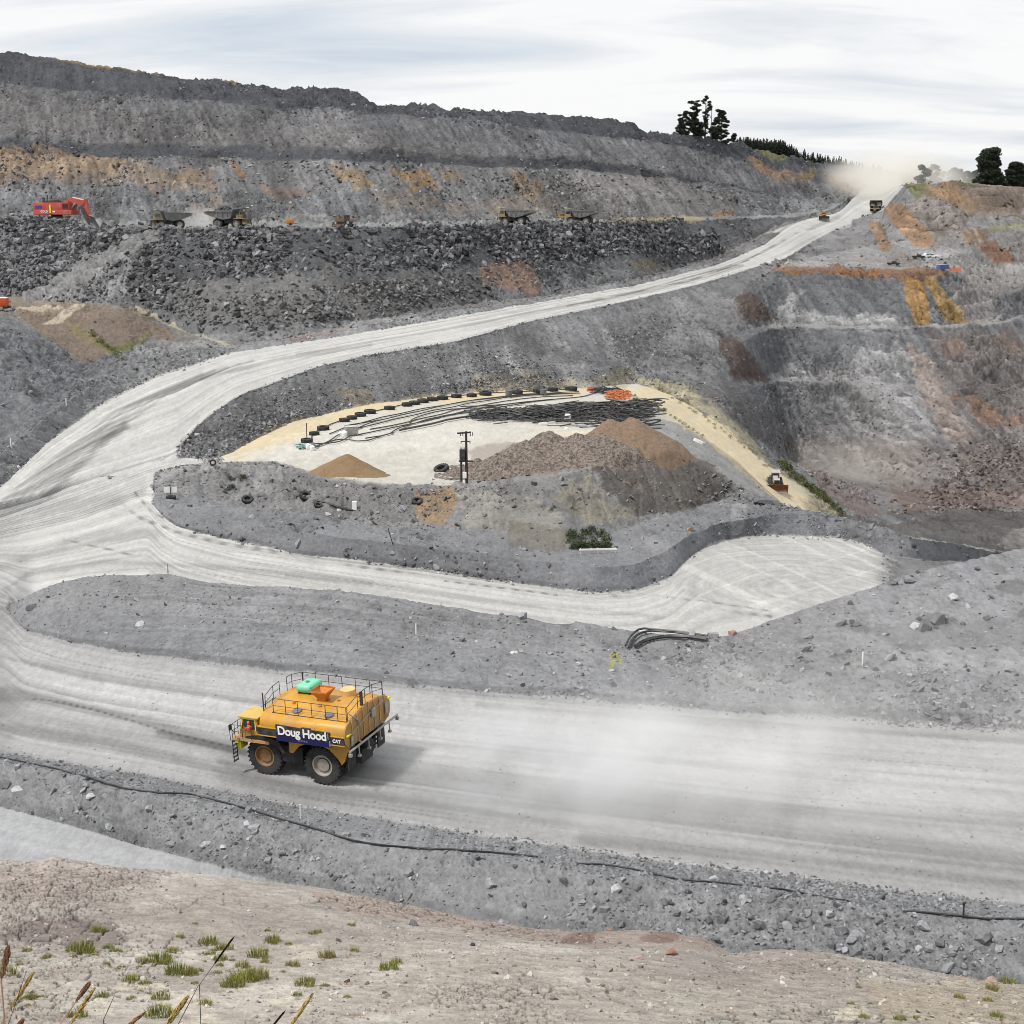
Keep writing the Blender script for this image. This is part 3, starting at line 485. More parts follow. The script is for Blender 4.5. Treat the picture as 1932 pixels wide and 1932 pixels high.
# yellow spray mark on the bank
for a_, b_ in (((1153, 1258), (1162, 1233)), ((1163, 1234), (1172, 1250)), ((1148, 1240), (1163, 1232))):
    r0, r1 = np.searchsorted(Rp, LI['a_near']), np.searchsorted(Rp, LI['a_far'])
    m = np.zeros(V.shape, np.float32); d = linedist([a_, b_], U[r0:r1], V[r0:r1]) + 4.5 * fbm(U[r0:r1], V[r0:r1], 5, 3, 5)
    m[r0:r1] = 1 - sstep(2, 4.5, d); mixc(m, (.38, .36, .06), .6)

# --- running-surface marks: grader lines, ruts and tyre tracks follow the traffic
pxw = np.maximum(PX, 0.03)
stk = np.zeros(V.shape, np.float32)
rowscale = np.zeros(K)
for i in range(K - 1): rowscale[i] = np.median(np.abs(YK[i + 1, inf] - YK[i, inf]))
rs = np.concatenate([[0], np.cumsum(rowscale[:-1])]); ACR = np.interp(R2, np.arange(K), rs)
wob = 0.8 * vnoise(X / 40, Y / 60, 5)
for lam, sx, a in ((7.0, 90, .8), (2.6, 60, .9), (1.0, 40, .8), (.42, 24, .55)):
    stk += a * vnoise(X / sx + 3 * lam, (ACR + wob) / lam, int(lam * 31)) * np.clip(lam * 2.2 / np.maximum(pxw, .03) / 6 , .25, 1)
stk2 = vnoise(X / 30, (ACR + wob) / 1.6, 91)
rm = np.maximum(ROAD, .7 * STRIP) * (1 - zmask([(1245, 1095), (1300, 1045), (1400, 1005), (1600, 1008), (1700, 1050), (1700, 1090), (1440, 1165)], 8, 6, 'a_far', 'b_dip'))
COLR *= (1 + rm * (0.13 * stk))[..., None]
COLR = COLR * (1 - (rm * 0.42 * sstep(.55, .95, stk2 + .25 * stk))[..., None] * (1 - C3(.9, .92, .98) * .75))
# tread prints of single passes
def tread(pts, wpx, a, b, dark=.5, lam=1.2, off=0):
    r0, r1 = np.searchsorted(Rp, LI[a]), np.searchsorted(Rp, LI[b]) + 1
    P = np.array(pts, float); c0, c1 = np.searchsorted(UC, P[:, 0].min() - 12), np.searchsorted(UC, P[:, 0].max() + 12)
    d = linedist(pts, U[r0:r1, c0:c1], V[r0:r1, c0:c1])
    m = (1 - sstep(wpx * .6, wpx * 1.2, d)) * (0.55 + .45 * np.sin(X[r0:r1, c0:c1] / lam * 6.283)) * sstep(-.7, .2, vnoise(X[r0:r1, c0:c1] / 9, Y[r0:r1, c0:c1] / 9, 33 + off))
    COLR[r0:r1, c0:c1] *= (1 - dark * m)[..., None]
# traffic-polished and damp lanes: soft-edged strokes broken up along the grader lines
def stroke(pts, wpx, a, b, dark=.3, off=0):
    r0, r1 = np.searchsorted(Rp, LI[a]), np.searchsorted(Rp, LI[b]) + 1
    P = np.array(pts, float); c0, c1 = np.searchsorted(UC, P[:, 0].min() - 2 * wpx), np.searchsorted(UC, P[:, 0].max() + 2 * wpx)
    sl = (slice(r0, r1), slice(c0, c1)); d = linedist(pts, U[sl], V[sl]) / wpx
    m = ROAD[sl] * (1 - sstep(.2, 1.3, d + .35 * stk[sl] + .3 * vnoise(X[sl] / 14, Y[sl] / 14, 70 + off)))
    COLR[sl] *= (1 - dark * m)[..., None]
M_ = ('w1_crest', 'a_ledge')
stroke([(430, 1455), (560, 1488), (760, 1500), (1100, 1530), (1500, 1580), (2000, 1640)], 26, *M_, .38, 0); stroke([(640, 1452), (800, 1462), (1100, 1492), (1400, 1520), (2000, 1560)], 20, *M_, .30, 1)
stroke([(-40, 1300), (120, 1325), (320, 1375), (470, 1415)], 14, *M_, .34, 2); stroke([(300, 1380), (460, 1418)], 6, *M_, .4, 3); stroke([(-40, 1370), (200, 1400), (400, 1450)], 12, *M_, .25, 4); stroke([(0, 1240), (200, 1280), (450, 1320), (700, 1345)], 10, *M_, .22, 5)
stroke([(750, 1400), (1100, 1425), (1500, 1450), (2000, 1480)], 14, *M_, .22, 6); stroke([(900, 1330), (1300, 1360), (2000, 1405)], 8, *M_, .25, 7); stroke([(1100, 1580), (1400, 1610), (2000, 1680)], 12, *M_, .28, 8)
J_ = ('a_far', 'l_berm')
for q in range(5): stroke([(-10 + 22 * q, 960 - 8 * q), (100 + 22 * q, 868 - 8 * q), (220 + 24 * q, 775 - 8 * q), (380 + 24 * q, 705 - 6 * q)], 5.5, *J_, .30, 10 + q)
stroke([(90, 935), (180, 850), (235, 800)], 9, *J_, .38, 16); stroke([(-20, 1000), (110, 960), (220, 940)], 16, *J_, .22, 17); stroke([(0, 1070), (160, 1015), (300, 1005)], 12, *J_, .18, 18); stroke([(0, 1120), (60, 1080), (200, 1060), (420, 1070), (700, 1100)], 6, *J_, .22, 19)
stroke([(400, 1010), (600, 1052), (900, 1088), (1150, 1112)], 4, *J_, .25, 20); stroke([(540, 1085), (900, 1130), (1250, 1165)], 5, *J_, .18, 21); stroke([(380, 715), (520, 678), (700, 650)], 5, *J_, .25, 22)
stroke([(560, 668), (800, 628), (1000, 590), (1220, 550), (1400, 500)], 3.5, *J_, .28, 23); stroke([(1340, 515), (1440, 480), (1500, 448), (1580, 410)], 5, *J_, .22, 24)
# single wheel ruts: thin lines at many offsets across the running width
def between(us, va, vb, f, seed): 
    r_ = random.Random(seed); return [(u, a + (b - a) * (f + r_.uniform(-.02, .02))) for u, a, b in zip(us, va, vb)]
rr_ = random.Random(41)
for k in range(30):
    f = rr_.uniform(.05, .95); us = [-40, 0, 60, 100, 200, 300, 440, 600, 800, 1000, 1200]; e_ = rr_.choice([5, 7, 8, 9, 11])
    s_ = rr_.choice([0, 0, 0, 2, 4]); P_ = between(us, [960, 922, 862, 826, 755, 706, 662, 640, 607, 572, 537], [1075, 1050, 1003, 962, 905, 858, 752, 694, 650, 608, 564], f, k)[s_:e_]
    if len(P_) > 1: tread(P_, rr_.uniform(.55, 1.1), 'a_far', 'l_berm', rr_.uniform(.15, .42) if rr_.random() < .7 else -.22, 500, 100 + k)
for k in range(34):
    f = rr_.uniform(.04, .96); us = [-40, 100, 300, 600, 900, 1200, 1500, 1960]; s_ = rr_.randint(0, 5); e_ = rr_.randint(s_ + 2, 8)
    tread(between(us, [1150, 1210, 1245, 1275, 1305, 1332, 1354, 1384], [1412, 1436, 1468, 1528, 1574, 1616, 1656, 1706], f, 200 + k)[s_:e_], rr_.uniform(.8, 2.2), 'w1_crest', 'a_ledge', rr_.uniform(.08, .24) if rr_.random() < .6 else -.13, rr_.choice([.45, .6, 600]), 200 + k)
for k in range(18):
    f = rr_.uniform(.08, .92); us = [20, 150, 300, 450, 600, 800, 1000, 1200, 1400]; s_ = rr_.randint(0, 4); e_ = rr_.randint(s_ + 2, 9)
    tread(between(us, [1010, 985, 990, 1026, 1050, 1076, 1106, 1118, 1128], [1125, 1092, 1085, 1102, 1114, 1140, 1172, 1186, 1180], f, 300 + k)[s_:e_], rr_.uniform(.7, 1.4), 'a_far', 'b_dip', rr_.uniform(.10, .34) if rr_.random() < .65 else -.15, rr_.choice([1.0, 600]), 300 + k)
# turn-round at the end of the lower road: loops and crossing tracks
tx, ty = (1490 - CX) / FPX * 205, 176.0
rr = np.sqrt(((X - tx) / 1.0) ** 2 + ((Y - ty) * 1.15) ** 2); ang = np.arctan2(Y - ty, X - tx)
tm = zmask([(1245, 1095), (1300, 1045), (1400, 1005), (1600, 1008), (1700, 1050), (1700, 1090), (1440, 1165), (1300, 1125)], 8, 6, 'a_far', 'b_dip')
loop = vnoise(ang * 3, rr / .8, 14) + .7 * vnoise(ang * 5 + 9, rr / .35, 15)
q1 = X * .95 + Y * .35; q2 = X * .75 - Y * .66
cross = sstep(.35, .8, vnoise(q1 / 1.1, (Y - q1) / 45, 16)) + sstep(.45, .8, vnoise(q2 / .9, q2 / 30 + Y / 40, 17))
COLR *= (1 + tm * (.10 * loop + .16 * cross - .12))[..., None]
A_, B_ = 'a_far', 'b_dip'
tread([(450, 1022), (560, 1048), (640, 1064), (800, 1085)], 3.0, A_, B_, .45, 2.2)
tread([(840, 1096), (940, 1108), (1050, 1122)], 2.2, A_, B_, .5, 1.8, 1)
tread([(1150, 1123), (1300, 1140), (1455, 1163)], 3.2, A_, B_, .55, 1.8, 2)
tread([(1180, 1117), (1320, 1133), (1455, 1152)], 1.6, A_, B_, .45, 1.8, 3)
tread([(230, 950), (260, 975), (330, 1003), (420, 1025), (600, 1056)], 3.5, A_, 'road_far', .45, 2.5, 4)
tread([(255, 930), (285, 965), (345, 995), (450, 1018)], 3, A_, 'road_far', .45, 2.5, 5)
tread([(120, 1018), (200, 1035), (260, 1050)], 2.5, A_, 'road_far', .45, 3, 6)
for k in range(9):
    x = 60 + 12 * k
    tread([(x - 50, 960 - 3 * k), (x + 60, 855 - 4 * k), (x + 160, 770 - 5 * k)], 1.6, 'pad_near', 'road_far', .32, 400, 10 + k)
tread([(40, 900), (70, 862), (140, 800), (230, 742), (330, 700), (470, 664)], 2.2, 'road_near', 'l_berm', .45, 300, 21)
tread([(300, 738), (420, 690), (600, 655), (820, 618), (1000, 585), (1210, 548), (1380, 500)], 1.6, 'road_near', 'l_berm', .4, 300, 22)
tread([(1070, 577), (1180, 556), (1300, 530), (1400, 496), (1480, 452)], 2.0, 'road_near', 'l_berm', .5, 300, 23)
tread([(1500, 440), (1560, 424), (1600, 408), (1620, 385)], 2.0, 'road_near', 'l_berm', .5, 300, 24)
tread([(60, 1318), (120, 1325), (200, 1345), (330, 1385), (450, 1412)], 2.6, 'w1_crest', 'a_ledge', .4, .7, 25)
tread([(1000, 1296), (1200, 1318), (1500, 1342), (1932, 1372)], 4, 'w1_crest', 'a_ledge', .35, 1.0, 28)
# --- general mottling of rock and dust
m1 = fbm(X, Y, 60, 3, 101); m2 = fbm(X, Y, 14, 5, 102, px=PX); m3 = .45 * g1 + .35 * g2 + .3 * g3
rk = 1 - SM
COLR *= (1 + rk * (.12 * m1 + .20 * m2) + .05 * m1 * SM)[..., None]
CF = .44 + .80 * COARSE
COLR *= np.clip(1 + (0.20 + .55 * rk * CF) * m3 - .45 * rk * CF * sstep(.25, .6, g1 * .7 + g2 * .6) + .10 * rk * (.5 - COARSE), .22, 2)[..., None]
isl = ((R2 > LI['a_near']) & (R2 < LI['a_far'])).astype(np.float32) * rk
COLR *= (1 + .16 * isl * vnoise(X / 9 + vnoise(X / 5, Y / 5, 6), (ACR + 1.2 * vnoise(X / 20, Y / 20, 7)) / .55, 141) * sstep(-.3, .3, vnoise(X / 25, Y / 18, 142)))[..., None]
# down-slope streaking on tipped faces
ds = vnoise((X + .3 * Y) / 2.2 + 2 * vnoise(X / 9, Y / 9, 3), Y / 40, 111) * .6 + vnoise((X + .3 * Y) / .9, Y / 30, 112) * .4
tip = np.isin(SEG, [LI[n] for n in ('pad_far', 'pit3', 'pit2b', 'pit1b', 'terr', 'terr2', 'terr3', 'p0', 'p1c', 'p2b', 'toe', 'road_far')]).astype(np.float32) * rk
COLR *= (1 + .26 * ds * tip)[..., None]
pw_ = np.isin(SEG, [LI[n] for n in ('pit3', 'pit2b', 'pit1b', 'p0', 'p1c', 'toe')]).astype(np.float32) * rk
COLR *= (1 + .24 * pw_ * grain(3.0, 700, .8) * np.clip(1 + vnoise(X / 2.2, Y / 60, 131), 0, 2) + .22 * pw_ * vnoise((X + .4 * Y) / 1.5 + vnoise(X / 12, Y / 12, 4), Y / 60, 132))[..., None]

# ------------------------------------------------------------------ relief
rn = fbm(X, Y, 22, 8, 200, .55, PX)
bil = np.abs(fbm(X, Y, 9, 6, 210, .55, PX)) * 2 - .45
fine = fbm(X, Y, 2.4, 6, 220, .6, PX)
rough = 0.42 + .62 * COARSE
DZ = AMP * (0.9 * rn + .5 * bil * rough + .5 * fine * rough)
pit = np.isin(SEG, [LI[n] for n in ('pit3', 'pit2b', 'pit1b', 'terr2', 'terr3', 'p1c', 'p2b', 'toe', 'p0')]).astype(np.float32) * rk
pit = blur_rows(pit, 8)
gul = fbm((X + .25 * Y) * 2.2, Y * .35, 16, 5, 240)
DZ += pit * AMP * 1.15 * gul
soft_ = 1 - .45 * ((R2 > LI['a_near']) & (R2 < LI['pad_near']))
rel = soft_ * rk * (R2 > LI['strip']) * rough * np.clip(AMP / .6, .25, 1.1) + .13 + .22 * (R2 < LI['t_foot'])
DZ += rel * PX * (1.5 * g1 + 1.9 * g2 + 1.5 * g3)
# wash-outs down the tipped slopes
emb = blur_rows(np.isin(SEG, [LI['pad_far'], LI['b_toe'], LI['face_foot'], LI['toe'], LI['p1c'], LI['p0']]).astype(np.float32) * rk, 6)
gx_ = (X + .25 * Y) / 4.5 + .5 * vnoise(X / 8, Y / 8, 260)
gl = (1 - np.abs(vnoise(gx_, Y / 70, 261))) ** 4 + .6 * (1 - np.abs(vnoise(gx_ * 2.3, Y / 50, 262))) ** 4
DZ -= emb * .45 * gl * sstep(-.5, .3, vnoise(X / 30, Y / 40, 263))
fan = emb * vnoise((X + .2 * Y) / 12 + .4 * vnoise(X / 7, Y / 7, 264), Y / 150, 265)
COLR *= (1 + .17 * fan + .10 * emb * (gl - .5))[..., None]
# ledges left by the digging: the wall steps back every few metres
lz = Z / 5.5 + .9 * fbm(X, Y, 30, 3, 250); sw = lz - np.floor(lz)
DZ += pit * (.25 + .75 * sstep(1560, 1640, U)) * np.isin(SEG, [LI[n] for n in ('pit3', 'pit2b', 'pit1b')]) * 1.5 * (sstep(.0, .82, sw) - sstep(.82, 1.0, sw)) * sstep(-.25, .25, vnoise(X / 13, Y / 13, 251))
ledge_dust_shade = pit * (.3 + .7 * sstep(1540, 1640, U)) * np.isin(SEG, [LI[n] for n in ('pit3', 'pit2b', 'pit1b', 'terr2', 'terr3')]) * sstep(-.4, .2, vnoise(X / 13, Y / 13, 251))
COLR *= (1 + ledge_dust_shade * (.30 * sstep(.55, .8, sw) * (1 - sstep(.82, .86, sw)) - .42 * sstep(.84, .90, sw)))[..., None]  # paler dusty treads; shade on the ledge risers painted into the colour
fade = sstep(LI['back'] + .9, LI['back'], R2) * sstep(4, 14, Y)
Z = Z + DZ * fade
# ruts in the running surface
Z += ROAD * .05 * stk * fade
# drying cracks in the clay of the terrace
def worley_edge(x, y, seed):
    ix = np.floor(x).astype(np.int64); iy = np.floor(y).astype(np.int64); f1 = np.full(x.shape, 9.0); f2 = f1.copy()
    for dx in (-1, 0, 1):
        for dy in (-1, 0, 1):
            cx = ix + dx; cy = iy + dy
            qx = cx + .5 + .45 * _h(cx, cy, seed); qy = cy + .5 + .45 * _h(cx, cy, seed + 7)
            d = (x - qx) ** 2 + (y - qy) ** 2
            f2 = np.where(d < f1, f1, np.minimum(f2, d)); f1 = np.minimum(f1, d)
    return np.sqrt(f2) - np.sqrt(f1)
r1 = np.searchsorted(Rp, LI['t_edge'])
xs, ys = X[:r1], Y[:r1]
ww = .35 * fbm(xs, ys, 1.2, 4, 300)
crk = np.minimum(worley_edge((xs + ww) / .72, (ys + ww) / .85, 5), 1.3 * worley_edge((xs - ww) / .37, (ys + ww) / .42, 6) + .5 * sstep(-.1, .3, fbm(xs, ys, 3, 2, 301)))
cm = (1 - sstep(.03, .095, crk)) * sstep(-.08, .16, fbm(xs, ys, 7, 3, 302) + .06 * sstep(40, 30, ys)) * sstep(20, 24, ys)
Z[:r1] -= .07 * cm
COLR[:r1] *= .84 * (1 - .62 * cm)[..., None]
COLR = COLR * (1 - .30 * rk * (R2 > LI['t_edge']) - .08 * rk * (R2 > LI['toe']))[..., None]
COLR *= np.where((R2 < LI['t_foot'])[..., None], C3(1.02, 1.0, .965), C3(1, 1, 1))
grey_ = COLR.mean(-1, keepdims=True); COLR[..., 2:] -= .48 * np.clip(COLR[..., 2:] - grey_, 0, 1) * rk[..., None]
COLR = np.clip(COLR, .012, .72)
# ------------------------------------------------------------------ terrain meshes
DEP = Y * CP + (HCAM - Z) * SP
V = vproj(Y, Z)
XW = (UC[None, :] - CX) / FPX * (YK[Ri] * (1 - Rf) + YK[Ri + 1] * Rf) / np.maximum(Y, 1e-6) * ((Y * CP + (HCAM - (Z - DZ * fade)) * SP))
X = X  # plan position stays put; relief is vertical
VRUN = np.minimum.accumulate(np.where(Y > 14, V, 3000), axis=0)
def hit(u, v, a=None, b=None):
    """ground point seen at photo position (u, v); a, b limit the search to rows between two break lines"""
    c = int(np.clip(np.searchsorted(UC, u), 1, NC - 1)); f = (u - UC[c - 1]) / (UC[c] - UC[c - 1])
    r0 = np.searchsorted(Rp, LI[a]) if a else 0; r1 = (np.searchsorted(Rp, LI[b]) + 1) if b else NR
    vv = (V[r0:r1, c - 1] * (1 - f) + V[r0:r1, c] * f); yy = Y[r0:r1, c - 1] * (1 - f) + Y[r0:r1, c] * f
    ok = np.where((vv <= v) & (yy > 14))[0]
    r = (ok[0] if len(ok) else int(np.argmin(np.abs(vv - v)))) + r0
    g = lambda A: float(A[r, c - 1] * (1 - f) + A[r, c] * f)
    y, z = g(Y), g(Z)
    return Vector(((u - CX) / FPX * (y * CP + (HCAM - z) * SP), y, z))
def ppm(p):
    """photo pixels per metre at a point"""
    return FPX / (p.y * CP + (HCAM - p.z) * SP)
_colsx = None
def ground_z(x, y):
    """height of the terrain under a plan position"""
    z = 0.0
    for _ in range(4):
        u = CX + FPX * x / max(y * CP + (HCAM - z) * SP, .1)
        c = int(np.clip(np.searchsorted(UC, u), 1, NC - 1)); f = min(max((u - UC[c - 1]) / (UC[c] - UC[c - 1]), 0), 1)
        yy = Y[:, c - 1] * (1 - f) + Y[:, c] * f
        z = float(np.interp(y, yy, Z[:, c - 1] * (1 - f) + Z[:, c] * f))
    return z
def ground_n(x, y, e=1.0):
    return Vector((ground_z(x - e, y) - ground_z(x + e, y), ground_z(x, y - e) - ground_z(x, y + e), 2 * e)).normalized()

def mat(name, col=(.5, .5, .5), rough=.6, metal=0.0, vary=0.0, vscale=3.0, bump=0.0, bscale=20.0, spec=.4, dirt=None, dirt_amt=.5, dirt_scale=1.2, emis=None):
    m = bpy.data.materials.new(name); m.use_nodes = True; n = m.node_tree.nodes; l = m.node_tree.links
    p = n['Principled BSDF']; p.inputs['Base Color'].default_value = (*col, 1); p.inputs['Roughness'].default_value = rough; p.inputs['Metallic'].default_value = metal
    p.inputs['Specular IOR Level'].default_value = spec
    t = n.new('ShaderNodeTexCoord'); src = None
    if vary or dirt:
        nz = n.new('ShaderNodeTexNoise'); nz.inputs['Scale'].default_value = vscale; nz.inputs['Detail'].default_value = 6; l.new(t.outputs['Object'], nz.inputs['Vector'])
        r = n.new('ShaderNodeMapRange'); r.inputs[1].default_value = .3; r.inputs[2].default_value = .7; r.inputs[3].default_value = 1 - vary; r.inputs[4].default_value = 1 + vary; l.new(nz.outputs['Fac'], r.inputs[0])
        mx = n.new('ShaderNodeMix'); mx.data_type = 'RGBA'; mx.blend_type = 'MULTIPLY'; mx.inputs['Factor'].default_value = 1; mx.inputs[6].default_value = (*col, 1)
        l.new(r.outputs[0], mx.inputs[7]); src = mx.outputs[2]
        if dirt:
            nd = n.new('ShaderNodeTexNoise'); nd.inputs['Scale'].default_value = dirt_scale; nd.inputs['Detail'].default_value = 8; nd.inputs['Roughness'].default_value = .65; l.new(t.outputs['Object'], nd.inputs['Vector'])
            r2 = n.new('ShaderNodeMapRange'); r2.inputs[1].default_value = .42; r2.inputs[2].default_value = .72; r2.inputs[4].default_value = dirt_amt; l.new(nd.outputs['Fac'], r2.inputs[0])
            md = n.new('ShaderNodeMix'); md.data_type = 'RGBA'; md.inputs[7].default_value = (*dirt, 1); l.new(r2.outputs[0], md.inputs['Factor']); l.new(src, md.inputs[6]); src = md.outputs[2]
        l.new(src, p.inputs['Base Color'])
    if bump:
        nb = n.new('ShaderNodeTexNoise'); nb.inputs['Scale'].default_value = bscale; nb.inputs['Detail'].default_value = 6; l.new(t.outputs['Object'], nb.inputs['Vector'])
        b = n.new('ShaderNodeBump'); b.inputs['Strength'].default_value = bump; b.inputs['Distance'].default_value = .05; l.new(nb.outputs['Fac'], b.inputs['Height']); l.new(b.outputs[0], p.inputs['Normal'])
    return m
def ground_mat(name, bump=.5, sc=1.6, amt=.34, dist=.12):
    m = bpy.data.materials.new(name); m.use_nodes = True; n = m.node_tree.nodes; l = m.node_tree.links
    p = n['Principled BSDF']; p.inputs['Roughness'].default_value = .95; p.inputs['Specular IOR Level'].default_value = .12
    a = n.new('ShaderNodeAttribute'); a.attribute_name = 'Col'
    t = n.new('ShaderNodeTexCoord')
    nz = n.new('ShaderNodeTexNoise'); nz.inputs['Scale'].default_value = sc; nz.inputs['Detail'].default_value = 9; nz.inputs['Roughness'].default_value = .78; l.new(t.outputs['Object'], nz.inputs['Vector'])
    r = n.new('ShaderNodeMapRange'); r.inputs[1].default_value = .3; r.inputs[2].default_value = .7; r.inputs[3].default_value = 1 - amt; r.inputs[4].default_value = 1 + amt; l.new(nz.outputs['Fac'], r.inputs[0])
    mx = n.new('ShaderNodeMix'); mx.data_type = 'RGBA'; mx.blend_type = 'MULTIPLY'; mx.inputs['Factor'].default_value = 1; l.new(a.outputs['Color'], mx.inputs[6]); l.new(r.outputs[0], mx.inputs[7])
    l.new(mx.outputs[2], p.inputs['Base Color'])
    b = n.new('ShaderNodeBump'); b.inputs['Strength'].default_value = bump; b.inputs['Distance'].default_value = dist; l.new(nz.outputs['Fac'], b.inputs['Height']); l.new(b.outputs[0], p.inputs['Normal'])
    return m
GM = ground_mat('broken_rock', .6, 1.8, .30, .10); GF = ground_mat('far_broken_rock', .9, .9, .42, .5); GR_ = ground_mat('crushed_rock_road', .4, 2.5, .16, .05)
fseg = SEG[:-1, :-1]; rmf = (ROAD + PAD * 0 )[:-1, :-1] > .5
lab = np.zeros(fseg.shape, int)                       # 0 ground
lab[(fseg >= LI['t_foot'])] = 1                       # earth banks
lab[(fseg >= LI['pad_near'])] = 2                     # pad / embankment
lab[(fseg >= LI['pad_far']) & (fseg < LI['road_near']) & (UC[None, :-1] > 1430)] = 3
lab[(fseg >= LI['face_foot'])] = 4
lab[(fseg >= LI['back'])] = 5
lab[rmf] = 6; lab[(STRIP[:-1, :-1] > .5)] = 6
lab[(PAD[:-1, :-1] > .5)] = 7
NAMES = {0: 'ground', 1: 'earth_banks', 2: 'embankment', 3: 'mine_pit', 4: 'hills', 5: 'plain', 6: 'road', 7: 'yard_ground'}
vid = np.arange(NR * NC).reshape(NR, NC)
CO = np.stack([X, Y, Z], -1).reshape(-1, 3).astype(np.float32)
CC = np.concatenate([COLR.reshape(-1, 3), np.ones((NR * NC, 1), np.float32)], 1).astype(np.float32)
def mesh_np(name, co, faces, mats, smooth=True, cols=None, mi=None):
    me = bpy.data.meshes.new(name); n = len(faces); k = faces.shape[1]
    me.vertices.add(len(co)); me.vertices.foreach_set('co', np.ascontiguousarray(co, np.float32).ravel())
    me.loops.add(n * k); me.loops.foreach_set('vertex_index', np.ascontiguousarray(faces, np.int32).ravel())
    me.polygons.add(n); me.polygons.foreach_set('loop_start', np.arange(0, n * k, k, dtype=np.int32)); me.polygons.foreach_set('loop_total', np.full(n, k, np.int32))
    me.polygons.foreach_set('use_smooth', np.full(n, smooth, bool))
    if mi is not None: me.polygons.foreach_set('material_index', np.ascontiguousarray(mi, np.int32))
    me.update(calc_edges=True)
    if cols is not None:
        at = me.color_attributes.new('Col', 'FLOAT_COLOR', 'POINT'); at.data.foreach_set('color', np.ascontiguousarray(cols, np.float32).ravel())
    for m in (mats if isinstance(mats, (list, tuple)) else [mats]): me.materials.append(m)
    o = bpy.data.objects.new(name, me); COL.objects.link(o); return o
def tag(o, label=None, cat=None, group=None, kind=None):
    if label: o['label'] = label
    if cat: o['category'] = cat
    if group: o['group'] = group
    if kind: o['kind'] = kind
    return o
for k, nm in NAMES.items():
    sel = lab == k
    if not sel.any(): continue
    q = np.stack([vid[:-1, :-1][sel], vid[:-1, 1:][sel], vid[1:, 1:][sel], vid[1:, :-1][sel]], 1)
    us, inv = np.unique(q, return_inverse=True)
    o = mesh_np(nm, CO[us], inv.reshape(q.shape), GR_ if k in (6, 7) else (GM if k in (0, 1) else GF), True, CC[us])
    o['kind'] = 'structure'
# ------------------------------------------------------------------ loose rock
RNG = np.random.default_rng(7)
def rock_proto(seed, flat=.7, cuts=9):
    """angular block: a box hull cut by random planes"""
    r = random.Random(seed); bm = bmesh.new(); bmesh.ops.create_cube(bm, size=1.7)
    for k in range(cuts):
        n = Vector((r.uniform(-1, 1), r.uniform(-1, 1), r.uniform(-.8, 1))).normalized()
        g = bmesh.ops.bisect_plane(bm, geom=bm.verts[:] + bm.edges[:] + bm.faces[:], plane_co=n * r.uniform(.5, .85), plane_no=n, clear_outer=True)
        es = [e for e in g['geom_cut'] if isinstance(e, bmesh.types.BMEdge)]
        if len(es) > 2: bmesh.ops.holes_fill(bm, edges=es)
    for v in bm.verts: v.co.z *= flat; v.co.x *= 1.25
    bmesh.ops.triangulate(bm, faces=bm.faces[:]); bm.normal_update()
    bm.verts.index_update()
    co = np.array([v.co[:] for v in bm.verts], np.float32); fa = np.array([[v.index for v in f.verts] for f in bm.faces], np.int32); bm.free()
    return co, fa
PROTO = [rock_proto(s, .55 + .35 * ((s * 37) % 10) / 10, 5 + s % 4) for s in range(10)]
RM = ground_mat('rock', .3, 1.5, .2)
def rubble(name, a, b, n, smin, smax, poly=None, pw=2.2, col=(.23, .235, .25), var=.35, u0=-30, u1=1965, mask=None, sink=.25, world=True):
    r0, r1 = np.searchsorted(Rp, LI[a]), np.searchsorted(Rp, LI[b])
    c0, c1 = np.searchsorted(UC, u0), np.searchsorted(UC, u1)
    w = (rk[r0:r1, c0:c1] if world else 1.0) * np.ones((r1 - r0, c1 - c0))
    if mask is not None: w = w * mask[r0:r1, c0:c1]
    if poly is not None: w = w * zmask(poly, 6, 14, a, b)[r0:r1, c0:c1]
    w = w * (.16 + COARSE[r0:r1, c0:c1] ** 1.5 * (.3 + .7 * sstep(-.3, .3, m2[r0:r1, c0:c1])))
    w = w * (1 - .93 * NORUB[r0:r1, c0:c1])
    p = w.ravel(); p = p / p.sum()
    idx = RNG.choice(p.size, n, p=p); rr, cc = idx // (c1 - c0) + r0, idx % (c1 - c0) + c0
    P = np.stack([X[rr, cc], Y[rr, cc], Z[rr, cc]], 1) + RNG.uniform(-.5, .5, (n, 3)) * PX[rr, cc][:, None] * [1, 1, 0]
    q = RNG.random(n); size = (smin ** (1 - pw) + q * (smax ** (1 - pw) - smin ** (1 - pw))) ** (1 / (1 - pw)) * .5
    base = COLR[rr, cc] * .35 + np.array(col) * .65
    tone = 1 + var * RNG.normal(0, 1, n).clip(-1.5, 2.4)
    return P, size, base, tone
EDGE = np.clip(blur_rows(4 * ROAD * (1 - ROAD), 8) * 1.5, 0, 1)
